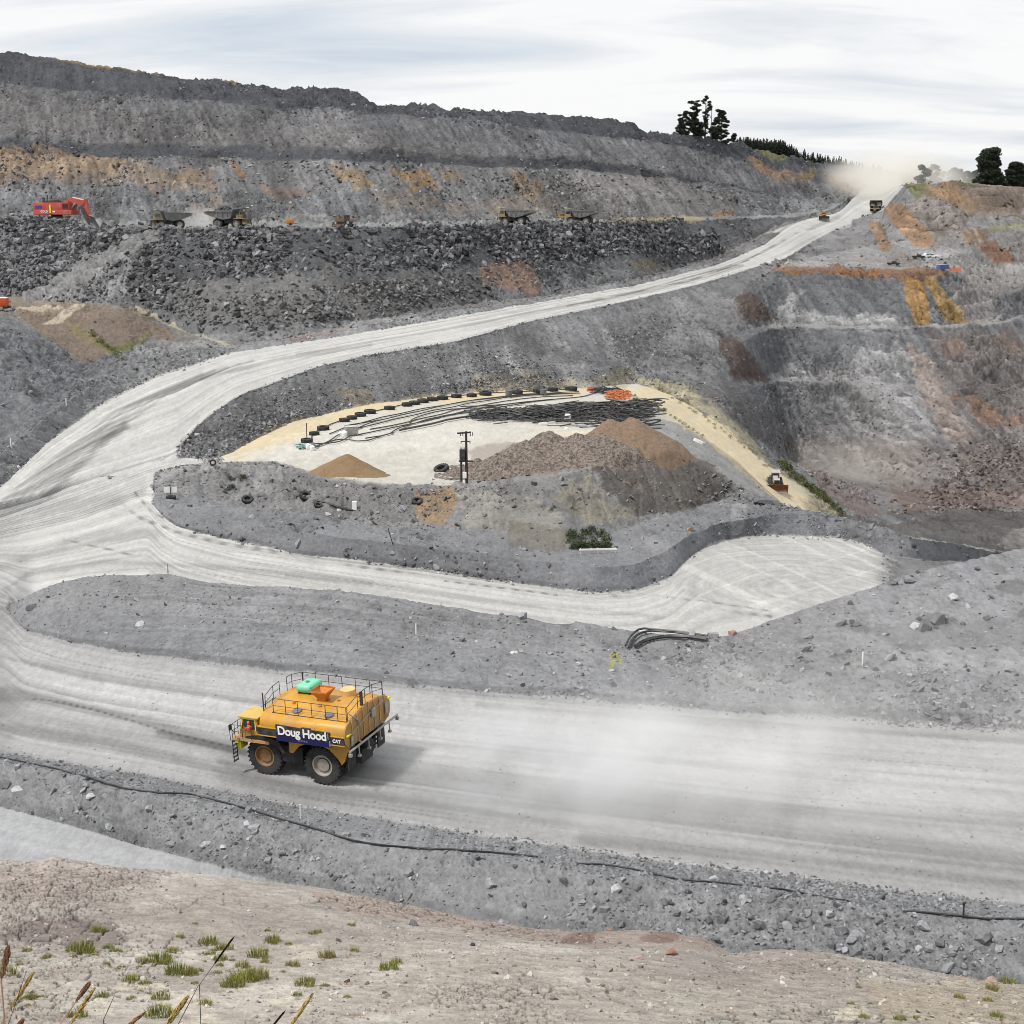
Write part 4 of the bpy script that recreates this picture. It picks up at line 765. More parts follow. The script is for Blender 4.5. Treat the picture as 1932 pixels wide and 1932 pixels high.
def build_rubble(name, sets, label, cat='rubble'):
    cos, fas, cls, off = [], [], [], 0
    for P, size, base, tone in sets:
        n = len(P); kind = RNG.integers(0, len(PROTO), n)
        ang = RNG.uniform(0, 6.283, n); tl = RNG.normal(0, .35, (n, 2))
        for k, (co, fa) in enumerate(PROTO):
            s = np.where(kind == k)[0]
            if not len(s): continue
            c, sn = np.cos(ang[s])[:, None], np.sin(ang[s])[:, None]
            x = co[None, :, 0] * c - co[None, :, 1] * sn; y = co[None, :, 0] * sn + co[None, :, 1] * c; z = co[None, :, 2] + x * tl[s, :1] + y * tl[s, 1:]
            pts = np.stack([x, y, z], -1) * size[s][:, None, None]; pts[..., 2] += (size[s] * .25)[:, None]
            pts += P[s][:, None, :]
            m = len(co); fs = fa[None] + (np.arange(len(s)) * m)[:, None, None] + off
            cos.append(pts.reshape(-1, 3)); fas.append(fs.reshape(-1, 3)); off += len(s) * m
            cc = np.clip(base[s] * tone[s][:, None] * .84, .02, .5)
            cls.append(np.repeat(np.concatenate([cc, np.ones((len(s), 1))], 1), m, axis=0))
    o = mesh_np(name, np.concatenate(cos), np.concatenate(fas), RM, False, np.concatenate(cls))
    return tag(o, label, cat, None, 'stuff')
F_UP = z1((500, 1010), (560, 900), (700, 870), (1100, 860), (1932, 850), (2200, 840), (2500, 860), (2700, 880), (2700, 950), (2200, 960), (1800, 1000), (1300, 1015), (1000, 1030), (700, 1060), (560, 1160), (480, 1080))
F_LF = z1((-60, 830), (560, 860), (480, 890), (200, 1060), (60, 1110), (-60, 1110))
DKR = (.15, .15, .156)
build_rubble('blasted_rock_rubble', [
    rubble('', 'face_foot', 'toe', 12000, .5, 2.7, F_UP, 2.5, DKR, .55, mask=.25 + sstep(-.35, .3, vnoise(X / 11 + .4 * vnoise(X / 4, Y / 6, 8), Y / 70, 88))), rubble('', 'l_crest', 'toe', 2200, .6, 2.6, F_LF, 2.4, (.18, .182, .19), .42),
    rubble('', 'face_mid', 'toe', 1500, .7, 2.2, None, 2.3, DKR, .4, -30, 1300, np.exp(-((R2 - LI['bench'] - .08) / .10) ** 2)), rubble('', 'face_foot', 'toe', 5000, .5, 2.0, None, 2.6, (.17, .17, .178), .4, -30, 1420),
    rubble('', 'l_crest', 'face_mid', 1500, .5, 2.0, z1((500, 1080), (700, 1050), (1260, 1020), (1860, 1030), (1860, 1110), (1300, 1200), (1000, 1240), (700, 1220)), 2.4, (.17, .168, .168), .42)],
    'dark angular blasted rock covering the face below the truck bench', 'rubble')
build_rubble('hillside_stones', [rubble('', 'toe', 'back', 8000, .4, 1.3, None, 3.0, (.2, .2, .205), .55), rubble('', 'p0', 'p1', 1500, .6, 2.2, None, 2.6, (.2, .2, .2), .5)], 'loose stones strewn over the stepped hillside', 'stones')
build_rubble('pit_stones', [rubble('', 'pad_far', 'terr', 3600, .3, 1.0, None, 2.8, (.19, .18, .178), .42, 1420, 1965),
    rubble('', 'pad_far', 'pit1', 1900, .4, 1.7, z4((1080, 780), (1300, 740), (1932, 690), (1932, 950), (1450, 955), (1250, 900)), 2.5, (.18, .15, .145), .45, 1380, 1965),
    rubble('', 'pit_top', 'l_gap', 700, .6, 2.2, None, 2.5, (.2, .165, .13), .4, 1430, 1965)], 'loose broken rock on the pit walls', 'stones')
build_rubble('embankment_stones', [rubble('', 'pad_far', 'road_near', 6500, .22, .9, None, 2.9, (.22, .22, .225), .5, 330, 1480), rubble('', 'road_far', 'face_foot', 1400, .3, 1.2, None, 2.8, (.21, .21, .215), .4, -30, 1500)], 'loose stones on the slope below the climbing haul road', 'stones')
build_rubble('bank_stones', [rubble('', 'b_near', 'pad_near', 3600, .15, .9, None, 2.8, (.24, .24, .25), .4, 290, 1965), rubble('', 'a_near', 'a_far', 3400, .09, .5, None, 3.0, (.27, .27, .28), .4, 20, 1965),
    rubble('', 'a_near', 'a_far', 150, .25, .9, None, 2.8, (.25, .25, .262), .4, 1250, 1965)], 'loose stones on the grey earth banks between the roads', 'stones')
build_rubble('windrow_stones', [rubble('', 'w1_near', 'w1_far', 4200, .05, .6, None, 2.7, (.26, .265, .28), .35), rubble('', 'w1_crest', 'w1_far', 5000, .06, .26, None, 2.3, (.23, .235, .25), .3)], 'broken grey stones on the windrow along the road', 'stones')
build_rubble('terrace_stones', [rubble('', 't0', 't_foot', 5000, .03, .16, None, 2.6, (.36, .33, .31), .35)], 'small pale stones on the cracked clay terrace', 'stones')
build_rubble('road_edge_stones', [rubble('', 'w1_crest', 'a_crest', 2600, .05, .28, None, 2.4, (.25, .25, .255), .4, mask=EDGE, world=False), rubble('', 'a_far', 'pad_far', 2600, .1, .5, None, 2.5, (.25, .25, .255), .4, mask=EDGE, world=False), rubble('', 'pad_far', 'l_berm', 2400, .15, .8, None, 2.5, (.24, .24, .245), .4, mask=EDGE, world=False),
    rubble('', 'w1_far', 'a_near', 1500, .04, .14, None, 2.6, (.28, .28, .28), .35, mask=ROAD, world=False)], 'small stones spilled along the edges of the haul roads', 'stones')
# ------------------------------------------------------------------ modelling kit
class MB:
    """collects shapes; build() links them as one mesh object"""
    def __init__(s): s.v, s.f = [], []
    def add(s, vs, fs):
        o = len(s.v); s.v += [tuple(p) for p in vs]; s.f += [tuple(i + o for i in f) for f in fs]; return s
    def box(s, x0, x1, y0, y1, z0, z1, bev=0.0):
        if bev <= 0:
            vs = [(x, y, z) for x in (x0, x1) for y in (y0, y1) for z in (z0, z1)]
            return s.add(vs, [(0, 1, 3, 2), (4, 6, 7, 5), (0, 4, 5, 1), (2, 3, 7, 6), (0, 2, 6, 4), (1, 5, 7, 3)])
        bm = bmesh.new(); bmesh.ops.create_cube(bm, size=1)
        for q in bm.verts: q.co = ((x0 + x1) / 2 + q.co.x * (x1 - x0), (y0 + y1) / 2 + q.co.y * (y1 - y0), (z0 + z1) / 2 + q.co.z * (z1 - z0))
        bmesh.ops.bevel(bm, geom=bm.edges[:], offset=bev, segments=2, affect='EDGES', profile=.6)
        return s.bm(bm)
    def bm(s, bm):
        bm.verts.index_update(); s.add([q.co[:] for q in bm.verts], [[q.index for q in f.verts] for f in bm.faces]); bm.free(); return s
    def prism(s, prof, y0, y1, axis='y', taper=None):
        """extrude a profile given in (x, z)"""
        n = len(prof); a, b = [], []
        for x, z in prof:
            a.append((x, y0, z) if axis == 'y' else ((y0, x, z) if axis == 'x' else (x, z, y0)))
            b.append((x, y1, z) if axis == 'y' else ((y1, x, z) if axis == 'x' else (x, z, y1)))
        return s.add(a + b, [tuple(range(n))[::-1], tuple(range(n, 2 * n))] + [(i, (i + 1) % n, n + (i + 1) % n, n + i) for i in range(n)])
    def loft(s, rings, cap=True, close=True):
        n = len(rings[0]); vs = [p for r in rings for p in r]; fs = []
        for k in range(len(rings) - 1):
            for i in range(n if close else n - 1): fs.append((k * n + i, k * n + (i + 1) % n, (k + 1) * n + (i + 1) % n, (k + 1) * n + i))
        if cap: fs += [tuple(range(n))[::-1], tuple((len(rings) - 1) * n + i for i in range(n))]
        return s.add(vs, fs)
    def tube(s, pts, r, seg=6, cap=True):
        pts = [Vector(p) for p in pts]; rings = []
        for i, p in enumerate(pts):
            d = (pts[min(i + 1, len(pts) - 1)] - pts[max(i - 1, 0)]).normalized()
            a = d.cross(Vector((0, 0, 1)));  a = a.normalized() if a.length > .05 else Vector((1, 0, 0)); b = a.cross(d)
            rr = r[i] if isinstance(r, (list, tuple)) else r
            rings.append([p + rr * (math.cos(q * 6.28319 / seg) * a + math.sin(q * 6.28319 / seg) * b) for q in range(seg)])
        return s.loft(rings, cap)
    def lathe(s, prof, c=(0, 0, 0), axis='y', seg=28, closed=False):
        """profile (radius, along axis)"""
        rings = []
        for k in range(seg):
            t = k * 6.28319 / seg; ct, st = math.cos(t), math.sin(t); ring = []
            for r, h in prof:
                p = (r * ct, h, r * st) if axis == 'y' else ((h, r * ct, r * st) if axis == 'x' else (r * ct, r * st, h))
                ring.append((c[0] + p[0], c[1] + p[1], c[2] + p[2]))
            rings.append(ring)
        n = len(prof); vs = [p for r in rings for p in r]; fs = []
        for k in range(seg):
            k2 = (k + 1) % seg
            for i in range(n if closed else n - 1): fs.append((k * n + i, k2 * n + i, k2 * n + (i + 1) % n, k * n + (i + 1) % n))
        return s.add(vs, fs)
    def disc(s, c, r, axis='y', seg=24):
        pts = []
        for k in range(seg):
            a, b = r * math.cos(k * 6.28319 / seg), r * math.sin(k * 6.28319 / seg)
            pts.append((c[0] + a, c[1], c[2] + b) if axis == 'y' else ((c[0], c[1] + a, c[2] + b) if axis == 'x' else (c[0] + a, c[1] + b, c[2])))
        return s.add(pts, [tuple(range(seg))])
    def ell(s, c, r, seed=0, amp=.0, sub=2):
        bm = bmesh.new(); bmesh.ops.create_icosphere(bm, subdivisions=sub, radius=1)
        for q in bm.verts:
            k = 1 + amp * mnoise.noise(q.co * 1.7 + Vector((seed * 3.1, seed, 0)))
            q.co = Vector((c[0] + r[0] * q.co.x * k, c[1] + r[1] * q.co.y * k, c[2] + r[2] * q.co.z * k))
        return s.bm(bm)
    def xform(s, M, start=0):
        s.v[start:] = [tuple(M @ Vector(p)) for p in s.v[start:]]; return s
    def build(s, name, m, parent=None, smooth=False, angle=None):
        me = bpy.data.meshes.new(name); me.from_pydata(s.v, [], s.f); me.materials.append(m)
        bm = bmesh.new(); bm.from_mesh(me); bmesh.ops.recalc_face_normals(bm, faces=bm.faces[:])
        if smooth:
            for e in bm.edges: e.smooth = e.calc_face_angle(0) < math.radians(angle or 35)
        bm.to_mesh(me); bm.free()
        if smooth: me.polygons.foreach_set('use_smooth', [True] * len(me.polygons))
        o = bpy.data.objects.new(name, me); COL.objects.link(o)
        if parent: o.parent = parent
        return o
def each(mb, name, m, parent, smooth=False, angle=None, join=1):
    """one object per separate piece (every `join` pieces in building order make one)"""
    par = list(range(len(mb.v)))
    def fd(i):
        while par[i] != i: par[i] = par[par[i]]; i = par[i]
        return i
    for f in mb.f:
        for i in f[1:]: par[fd(i)] = fd(f[0])
    groups = {}
    for f in mb.f: groups.setdefault(fd(f[0]), []).append(f)
    gl = sorted(groups.values(), key=lambda fs: min(min(f) for f in fs)); res = []
    for q in range(0, len(gl), join):
        p = MB()
        for fs in gl[q:q + join]:
            ids = sorted({i for f in fs for i in f}); mp_ = {i: j for j, i in enumerate(ids)}
            p.add([mb.v[i] for i in ids], [[mp_[i] for i in f] for f in fs])
        res.append(p.build(name, m, parent, smooth, angle))
    return res
def thing(name, label, cat, loc=(0, 0, 0), group=None):
    o = bpy.data.objects.new(name, None); COL.objects.link(o); o.location = loc; o.empty_display_size = .5
    return tag(o, label, cat, group)
def pose(o, p, ang, n=None, scale=1.0):
    """stand a thing at p with local +x along heading ang (radians, in plan) and local z along the ground normal n"""
    n = Vector((0, 0, 1)) if n is None else n
    f = Vector((math.cos(ang), math.sin(ang), 0)); yv = n.cross(f).normalized(); f = yv.cross(n).normalized()
    M = Matrix((f, yv, n)).transposed().to_4x4(); M.translation = Vector(p)
    o.matrix_world = M @ Matrix.Scale(scale, 4); return o
def copy_tree(o, parent=None):
    c = o.copy(); COL.objects.link(c)
    if parent: c.parent = parent
    for ch in list(o.children): copy_tree(ch, c)
    return c
def at_uy(u, y, dz=0.0):
    """ground point at distance y in the direction of photo column u"""
    z = 0.0
    for _ in range(6):
        x = (u - CX) / FPX * (y * CP + (HCAM - z) * SP); z = ground_z(x, y)
    return Vector((x, y, z + dz))
def lettering(name, txt, size, m, parent, M, offset=0.0, spacing=1.0, depth=.012, bars=()):
    cu = bpy.data.curves.new(name, 'FONT'); cu.body = txt; cu.size = size; cu.offset = offset; cu.extrude = depth; cu.space_character = spacing; cu.align_x = 'CENTER'; cu.align_y = 'CENTER'
    t = bpy.data.objects.new('tmp', cu); COL.objects.link(t)
    dg = bpy.context.evaluated_depsgraph_get(); me = bpy.data.meshes.new_from_object(t.evaluated_get(dg)); bpy.data.objects.remove(t)
    me.name = name; me.materials.clear(); me.materials.append(m); me.transform(M)
    o = bpy.data.objects.new(name, me); COL.objects.link(o); o.parent = parent; return o

YEL = mat('yellow_paint', (.50, .245, .015), .36, 0, .14, 1.2, dirt=(.27, .20, .12), dirt_amt=.6, dirt_scale=.9)
YEL2 = mat('dusty_yellow_paint', (.50, .25, .07), .6, 0, .12, 2, dirt=(.34, .29, .23), dirt_amt=.7, dirt_scale=.9)
HIVIS = mat('fluorescent_yellow', (.75, .68, .03), .5)
ORG = mat('orange_paint', (.52, .17, .02), .5, 0, .1, 3, dirt=(.3, .2, .12), dirt_amt=.4)
BLK = mat('black_steel', (.018, .018, .02), .5, 0, .2, 5, dirt=(.16, .155, .15), dirt_amt=.45, dirt_scale=2)
DRK = mat('dark_chassis', (.016, .016, .018), .8, 0, .2, 3, dirt=(.11, .105, .10), dirt_amt=.5, dirt_scale=1.3)
RUB = mat('tyre_rubber', (.018, .018, .02), .85, 0, .2, 6, dirt=(.085, .083, .08), dirt_amt=.5, dirt_scale=1.1, bump=.3)
RUBN = mat('old_tyre_rubber', (.02, .02, .022), .8, 0, .2, 6, dirt=(.12, .12, .12), dirt_amt=.4, dirt_scale=1.5)
RIMG = mat('dusty_rim', (.30, .27, .23), .7, 0, .15, 4, dirt=(.36, .34, .31), dirt_amt=.7)
RIMY = mat('brown_rim', (.22, .11, .035), .65, 0, .2, 4, dirt=(.26, .2, .14), dirt_amt=.7)
NAVY = mat('navy_panel', (.012, .012, .075), .4)
WHT = mat('white_paint', (.78, .78, .76), .5, 0, .06, 4)
GRN = mat('green_plastic', (.16, .52, .33), .4, 0, .08, 3)
GLS = mat('cab_glass', (.03, .04, .045), .08, 0, spec=.8)
STL = mat('dusty_steel', (.30, .29, .275), .6, .2, .15, 3, dirt=(.38, .365, .34), dirt_amt=.7)
RED = mat('red_paint', (.42, .05, .032), .5, 0, .14, .7, dirt=(.33, .17, .14), dirt_amt=.7, dirt_scale=.4)
BODY = mat('grey_dump_body', (.13, .128, .125), .55, .2, .12, .8, dirt=(.27, .265, .255), dirt_amt=.6, dirt_scale=.5)
DBODY = mat('dark_dump_body', (.10, .095, .09), .6, .1, .2, .8, dirt=(.26, .25, .235), dirt_amt=.5, dirt_scale=.5)
RUST = mat('rusty_steel', (.19, .075, .035), .8, .1, .3, 2, dirt=(.06, .03, .02), dirt_amt=.7)
PIPE = mat('black_pipe', (.016, .017, .02), .5, 0, .2, 3, dirt=(.17, .165, .155), dirt_amt=.35)
WOOD = mat('dark_timber', (.045, .038, .032), .85, 0, .25, 4)
SKIN = mat('skin', (.42, .24, .17), .6)
VEST = mat('orange_vest', (.75, .12, .02), .7)

def wheel(parent, x, y, z, R, w, rim_m, side, dual=False, lugs=26):
    """axle along y; side +1 means the visible face looks towards +y"""
    wh = bpy.data.objects.new('wheel', None); COL.objects.link(wh); wh.parent = parent; wh.location = (x, y, z); wh.empty_display_size = .3
    for k, yo in enumerate(((0, -side * (w + .12)) if dual else (0,))):
        m = MB(); r = R * .55
        m.lathe([(r, -w / 2 * .82 + yo), (R * .72, -w / 2 + yo), (R * .93, -w / 2 * .93 + yo), (R * .97, -w / 2 * .7 + yo), (R * .97, w / 2 * .7 + yo), (R * .93, w / 2 * .93 + yo), (R * .72, w / 2 + yo), (r, w / 2 * .82 + yo)], seg=40)
        for q in range(lugs):
            a = q * 6.28319 / lugs
            for sgn in (-1, 1):
                b0 = len(m.v); m.box(-R * .045, R * .045, (.06 if sgn > 0 else -w * .5), (w * .5 if sgn > 0 else -.06), R * .90, R * 1.0)
                m.xform(Matrix.Translation((0, yo, 0)) @ Matrix.Rotation(a + (.5 * 6.28319 / lugs if sgn < 0 else 0), 4, 'Y'), b0)
        m.build('tyre', RUB, wh, True, 40)
    m = MB(); f = side * w / 2
    m.lathe([(R * .56, f * .80), (R * .55, f * .92), (R * .50, f * .90), (R * .47, f * .35), (R * .34, f * .30), (R * .33, f * .55), (R * .20, f * .62), (.001, f * .62)], seg=32)
    for q in range(12):
        a = q * .5236; m.tube([(R * .41 * math.cos(a), f * .3, R * .41 * math.sin(a)), (R * .41 * math.cos(a), f * .42, R * .41 * math.sin(a))], R * .022, 5)
    m.build('rim', rim_m, wh, True, 30)
    return wh
def rail(m, pts, h, r=.03, mid=True, posts=True):
    """guard rail: posts at pts, a top and a middle bar"""
    top = [(p[0], p[1], p[2] + h) for p in pts]; m.tube(top, r, 5)
    if mid: m.tube([(p[0], p[1], p[2] + h * .5) for p in pts], r * .8, 5)
    for p in pts: m.tube([p, (p[0], p[1], p[2] + h)], r, 5)
    return m
# ------------------------------------------------------------------ water truck (x forward from the rear axle, y left, z up)
def water_truck():
    t = thing('water_truck', 'big yellow tanker truck with black roof railings driving along the near road', 'water truck')
    sec = [(-2.35, 2.92), (-2.85, 3.05), (-3.06, 3.4), (-3.1, 3.9), (-3.0, 4.26), (-2.78, 4.52), (-2.3, 4.74), (-1.2, 5.0), (0, 5.08), (1.2, 5.0), (2.3, 4.74), (2.78, 4.52), (3.0, 4.26), (3.1, 3.9), (3.06, 3.4), (2.85, 3.05), (2.35, 2.92)]
    def ring(x, k, dz=0): return [(x, y * k, 4.0 + (z - 4.0) * k + dz) for y, z in sec]
    m = MB().loft([ring(-2.1, 1.0), ring(4.15, 1.0), ring(4.36, .95), ring(4.5, .82)])
    tank = m.build('tank', YEL, t, True, 28)
    MB().loft([ring(-2.30, .93), ring(-2.22, 1.003), ring(-2.1, 1.003)]).build('tank_end', mat('grimy_yellow_paint', (.36, .20, .045), .6, 0, .15, 1.5, dirt=(.26, .225, .18), dirt_amt=.85, dirt_scale=.8), tank, True, 40)
    m = MB()                                            # ribs and weld seams on the flat rear
    for y in (-2.2, -1.45, -.7, .05, .8, 1.55, 2.3):
        zt = float(np.interp(abs(y), [0, 1.2, 2.2, 2.72], [5.2, 5.1, 4.9, 4.6])); m.box(-2.36, -2.26, y - .035, y + .035, 3.05, zt)
    for x in (.1, 2.3): m.loft([ring(x - .03, 1.004), ring(x + .03, 1.004)], cap=False)
    each(m, 'rib', YEL2, tank)
    y = 3.115
    _s = MB().prism([(4.35, 3.28), (4.5, 3.42), (4.55, 3.78), (2.9, 3.78), (2.9, 3.28)], y - .10, y + .012).prism([(-1.05, 3.28), (-2.15, 3.28), (-2.15, 3.78), (-1.05, 3.78)], y - .10, y + .012)
    each(_s, 'stripe', BLK, tank)
    mm = MB()
    for a, b in ((3.79, 3.86), (3.20, 3.27)): mm.box(-2.15, 4.4, y - .10, y + .01, a, b)
    each(mm, 'pinstripe', mat('amber_stripe', (.62, .33, .04), .5), tank)
    board = MB().prism([(2.98, 3.02), (-1.12, 3.02), (-1.12, 4.06), (.35, 4.06), (.35, 4.16), (1.0, 4.16), (1.0, 4.08), (2.98, 4.14)], y - .10, y + .035).build('sign_panel', NAVY, tank)
    MB().prism([(2.98, 3.62), (2.98, 4.14), (1.0, 4.08), (1.0, 4.16), (.35, 4.16), (.35, 4.06), (-1.12, 4.06), (-1.12, 3.62)], y, y + .045).build('panel_band', BLK, board)
    Mt = Matrix.Translation((.98, y + .055, 3.74)) @ Matrix(((-1, 0, 0), (0, 0, 1), (0, 1, 0))).to_4x4()
    lt = lettering('lettering', 'Doug Hood', .82, WHT, board, Mt, .02, .93)
    lettering('lettering', 'MINING', .17, mat('faded_lettering', (.16, .16, .26), .5), board, Matrix.Translation((.95, y + .05, 3.22)) @ Matrix(((-1, 0, 0), (0, 0, 1), (0, 1, 0))).to_4x4(), .004, 1.25)
    lettering('lettering', 'CAT', .30, WHT, tank, Matrix.Translation((-1.6, y + .03, 3.53)) @ Matrix(((-1, 0, 0), (0, 0, 1), (0, 1, 0))).to_4x4(), .012)
    m = MB(); m.box(-1.13, -1.07, y, y + .06, 3.12, 3.5); m.box(-1.02, -.97, y, y + .06, 3.6, 4.0); each(m, 'side_mark', mat('grey_mark', (.3, .3, .42), .6), board)
    for x, yy in ((1.9, 2.05), (-.55, 2.1)):
        zt = 4.84; a = math.atan2(.22, 1.0)
        MB().lathe([(.001, .05), (.30, .05), (.33, .0), (.33, -.05)], (0, 0, 0), 'z', 20).xform(Matrix.Translation((x, yy, zt)) @ Matrix.Rotation(-a, 4, 'X')).build('manhole_lid', mat('grey_lid', (.16, .15, .17), .6), tank, True)
    m = MB()
    for x, yy in ((2.6, 1.3), (.6, 1.3), (.5, .3), (-.2, .2), (1.4, -1.4), (-1.1, -.9)): m.lathe([(.11, 0), (.11, .18), (.001, .18)], (x, yy, float(np.interp(abs(yy), [0, 1.2, 2.2], [5.0, 4.92, 4.68]))), 'z', 10)
    each(m, 'breather_cap', ORG, tank)
    # hopper, drum and the green tank on the roof
    h = MB(); r0 = [(.62, .0), (1.22, .0), (1.22, .6), (.62, .6)]; r1 = [(.30, -.32), (1.55, -.32), (1.55, .92), (.30, .92)]
    h.loft([[(a, b, 4.95) for a, b in r0], [(a, b, 5.25) for a, b in r0], [(a, b, 5.72) for a, b in r1], [(a, b, 5.82) for a, b in r1], [(a * .94 + .055, b * .94 + .02, 5.82) for a, b in r1], [(a * .94 + .055, b * .94 + .02, 5.7) for a, b in r1], [(a, b, 5.27) for a, b in r0]])
    h.build('hopper', ORG, t)
    MB().lathe([(.52, 4.9), (.52, 5.40), (.48, 5.42), (.42, 5.38), (.001, 5.38)], (-.15, -1.15, 0), 'z', 28).build('filler_drum', mat('tan_drum', (.62, .40, .18), .6), t, True)
    g = MB().box(2.1, 3.3, -1.75, -.05, 5.14, 5.70, .24); g.build('green_tank', GRN, t, True, 60)
    MB().lathe([(.14, 0), (.14, .07), (.001, .07)], (2.75, -.8, 5.70), 'z', 12).build('tank_cap', mat('dark_cap', (.08, .2, .14), .6), t)
    m = MB()
    for x in (2.3, 3.1): m.box(x - .05, x + .05, -1.7, -.1, 4.9, 5.15)
    each(m, 'tank_cradle', BLK, t)
    # railings
    zr = 4.66
    m = MB(); rail(m, [(4.2, 2.45, zr), (3.5, 2.45, zr), (2.55, 2.45, zr), (1.6, 2.45, zr), (.55, 2.45, zr), (-.5, 2.45, zr), (-1.4, 2.45, zr), (-2.05, 2.45, zr)][1:], 1.0, .026)
    rail(m, [(-2.1, 2.4, zr), (-2.1, 1.0, 4.98), (-2.1, 0, 5.04), (-2.1, -1.0, 4.98), (-2.1, -2.4, zr)], 1.0, .026)
    rail(m, [(-2.05, -2.45, zr), (-1.1, -2.45, zr), (.0, -2.45, zr), (1.05, -2.45, zr), (2.1, -2.45, zr), (3.15, -2.45, zr), (4.15, -2.45, zr)], 1.0, .026)
    rail(m, [(4.2, -2.45, zr), (4.2, -1.1, 4.98), (4.2, -.45, 5.02)], 1.0, .026)
    rail(m, [(4.25, 2.2, zr), (4.25, 1.2, 4.98), (4.25, .4, 5.02)], 1.0, .026)
    m.tube([(4.32, 2.35, 4.2), (4.32, 2.35, 5.9)], .05, 6); m.box(-2.1, 3.6, 2.4, 2.5, 4.6, 4.68)
    m.box(-2.15, -1.98, .35, .5, 4.95, 6.0); m.build('railing', BLK, t)
    # cab, deck, bonnet
    m = MB().box(3.9, 6.55, -2.5, 2.75, 2.42, 2.62); m.box(6.2, 6.75, .9, 2.85, 2.46, 2.6); m.build('deck', YEL2, t)
    m = MB().box(4.6, 6.55, -1.1, .6, 2.62, 3.2, .06); m.box(6.3, 6.75, -1.3, .8, 1.3, 2.6, .06); m.build('bonnet', YEL, t)
    MB().box(6.74, 6.8, -1.1, .6, 1.4, 2.5).build('grille', BLK, t)
    m = MB(); m.prism([(4.75, 2.62), (6.2, 2.62), (6.2, 3.3), (6.0, 4.06), (4.75, 4.12)], 1.0, 2.62)
    cab = m.build('cab', YEL, t)
    MB().box(4.62, 6.22, .88, 2.74, 4.09, 4.21, .05).build('cab_roof', mat('pale_yellow_roof', (.50, .34, .09), .5, 0, .08, 2), cab)
    MB().prism([(4.95, 3.3), (6.05, 3.3), (5.9, 3.96), (4.95, 4.0)], 2.6, 2.635).build('side_window', GLS, cab)
    MB().add([(6.212, 1.12, 3.34), (6.212, 2.5, 3.34), (6.03, 2.5, 4.02), (6.03, 1.12, 4.02)], [(0, 1, 2, 3)]).build('windscreen', GLS, cab)
    m = MB(); m.prism([(4.88, 3.26), (4.95, 3.26), (4.95, 4.04), (4.88, 4.04)], 2.61, 2.65); m.prism([(6.03, 3.27), (6.12, 3.27), (5.95, 4.03), (5.86, 4.03)], 2.61, 2.65); m.box(4.84, 5.98, 2.61, 2.66, 4.0, 4.08); each(m, 'window_frame', HIVIS, cab)
    # the driver sits at the open side window
    p = MB(); p.ell((5.4, 2.70, 3.78), (.11, .10, .14), 1, 0); p.tube([(5.36, 2.66, 3.28), (5.38, 2.67, 3.48), (5.4, 2.69, 3.62), (5.4, 2.7, 3.7)], [.16, .2, .1, .05], 10)
    p.tube([(5.40, 2.72, 3.54), (5.6, 2.76, 3.38), (5.82, 2.7, 3.42)], [.06, .05, .04], 8)
    m = MB(); rail(m, [(6.72, 2.8, 2.6), (6.5, 2.8, 2.6), (5.9, 2.8, 2.6), (5.2, 2.8, 2.6)], .95, .024)
    rail(m, [(6.72, 2.8, 2.6), (6.72, 2.1, 2.6), (6.72, 1.0, 2.6)], .95, .024); rail(m, [(6.5, .8, 2.6), (6.5, -1, 2.6), (6.5, -2.45, 2.6)], .95, .024); rail(m, [(4.5, -2.45, 2.6), (5.5, -2.45, 2.6), (6.5, -2.45, 2.6)], .95, .024)
    m.tube([(6.8, 2.9, 2.4), (6.85, 2.9, 3.3), (6.7, 2.9, 3.6)], .03, 5)
    m.build('deck_railing', BLK, t)
    m = MB()
    for y_ in (2.55, 3.0): m.tube([(6.62, y_, 2.5), (6.6, y_, .9)], .035, 5)
    for k in range(6): m.box(6.54, 6.68, 2.55, 3.0, .95 + k * .28, 1.0 + k * .28)
    m.build('ladder', BLK, t)
    MB().box(6.3, 6.72, -2.6, 2.8, 2.28, 2.42).box(6.3, 6.6, 1.7, 2.5, 1.7, 2.3).build('bumper', HIVIS, t)
    m = MB()
    for y_ in (-2.1, -1.6, 1.5, 2.0): m.lathe([(.13, .04), (.001, .04)], (6.72, y_, 2.0), 'x', 12)
    each(m, 'headlight', WHT, t)
    m = MB(); m.tube([(6.5, 2.8, 2.9), (6.6, 3.1, 3.5)], .025, 5); m.box(6.56, 6.61, 3.05, 3.3, 3.3, 3.7); m.build('mirror', BLK, t)
    # chassis and fenders
    m = MB().box(-2.0, 6.6, -.75, .75, 1.0, 1.9); m.box(-.5, 4.0, -1.4, 1.4, 1.9, 2.95); m.box(1.6, 3.3, -2.4, 2.3, 1.15, 2.3, .05); m.tube([(0, -2.4, 1.35), (0, 2.4, 1.35)], .5, 12); m.tube([(4.57, -2.0, 1.3), (4.57, 2.0, 1.3)], .3, 10); m.build('chassis', DRK, t)
    fen = [(2.45, 2.95), (2.45, 2.0), (2.2, 1.95), (1.7, 2.5), (1.0, 2.82), (.2, 2.86), (-.6, 2.6), (-1.25, 2.0), (-1.5, 1.6), (-1.75, 1.9), (-2.15, 2.95)]
    m = MB()
    for a, b in ((2.3, 2.55), (-2.55, -2.3)): m.prism(fen, a, b)
    each(m, 'rear_fender', YEL, t)
    fr = [(5.9, 2.42), (6.1, 2.1), (5.7, 2.62 - .12), (4.6, 2.84 - .12), (3.4, 2.5 - .1), (2.9, 1.9), (2.7, 2.0), (3.2, 2.75), (4.6, 2.98), (5.7, 2.78)]
    each(MB().prism(fr, 1.5, 2.7).prism(fr, -2.7, -1.5), 'front_fender', DRK, t)
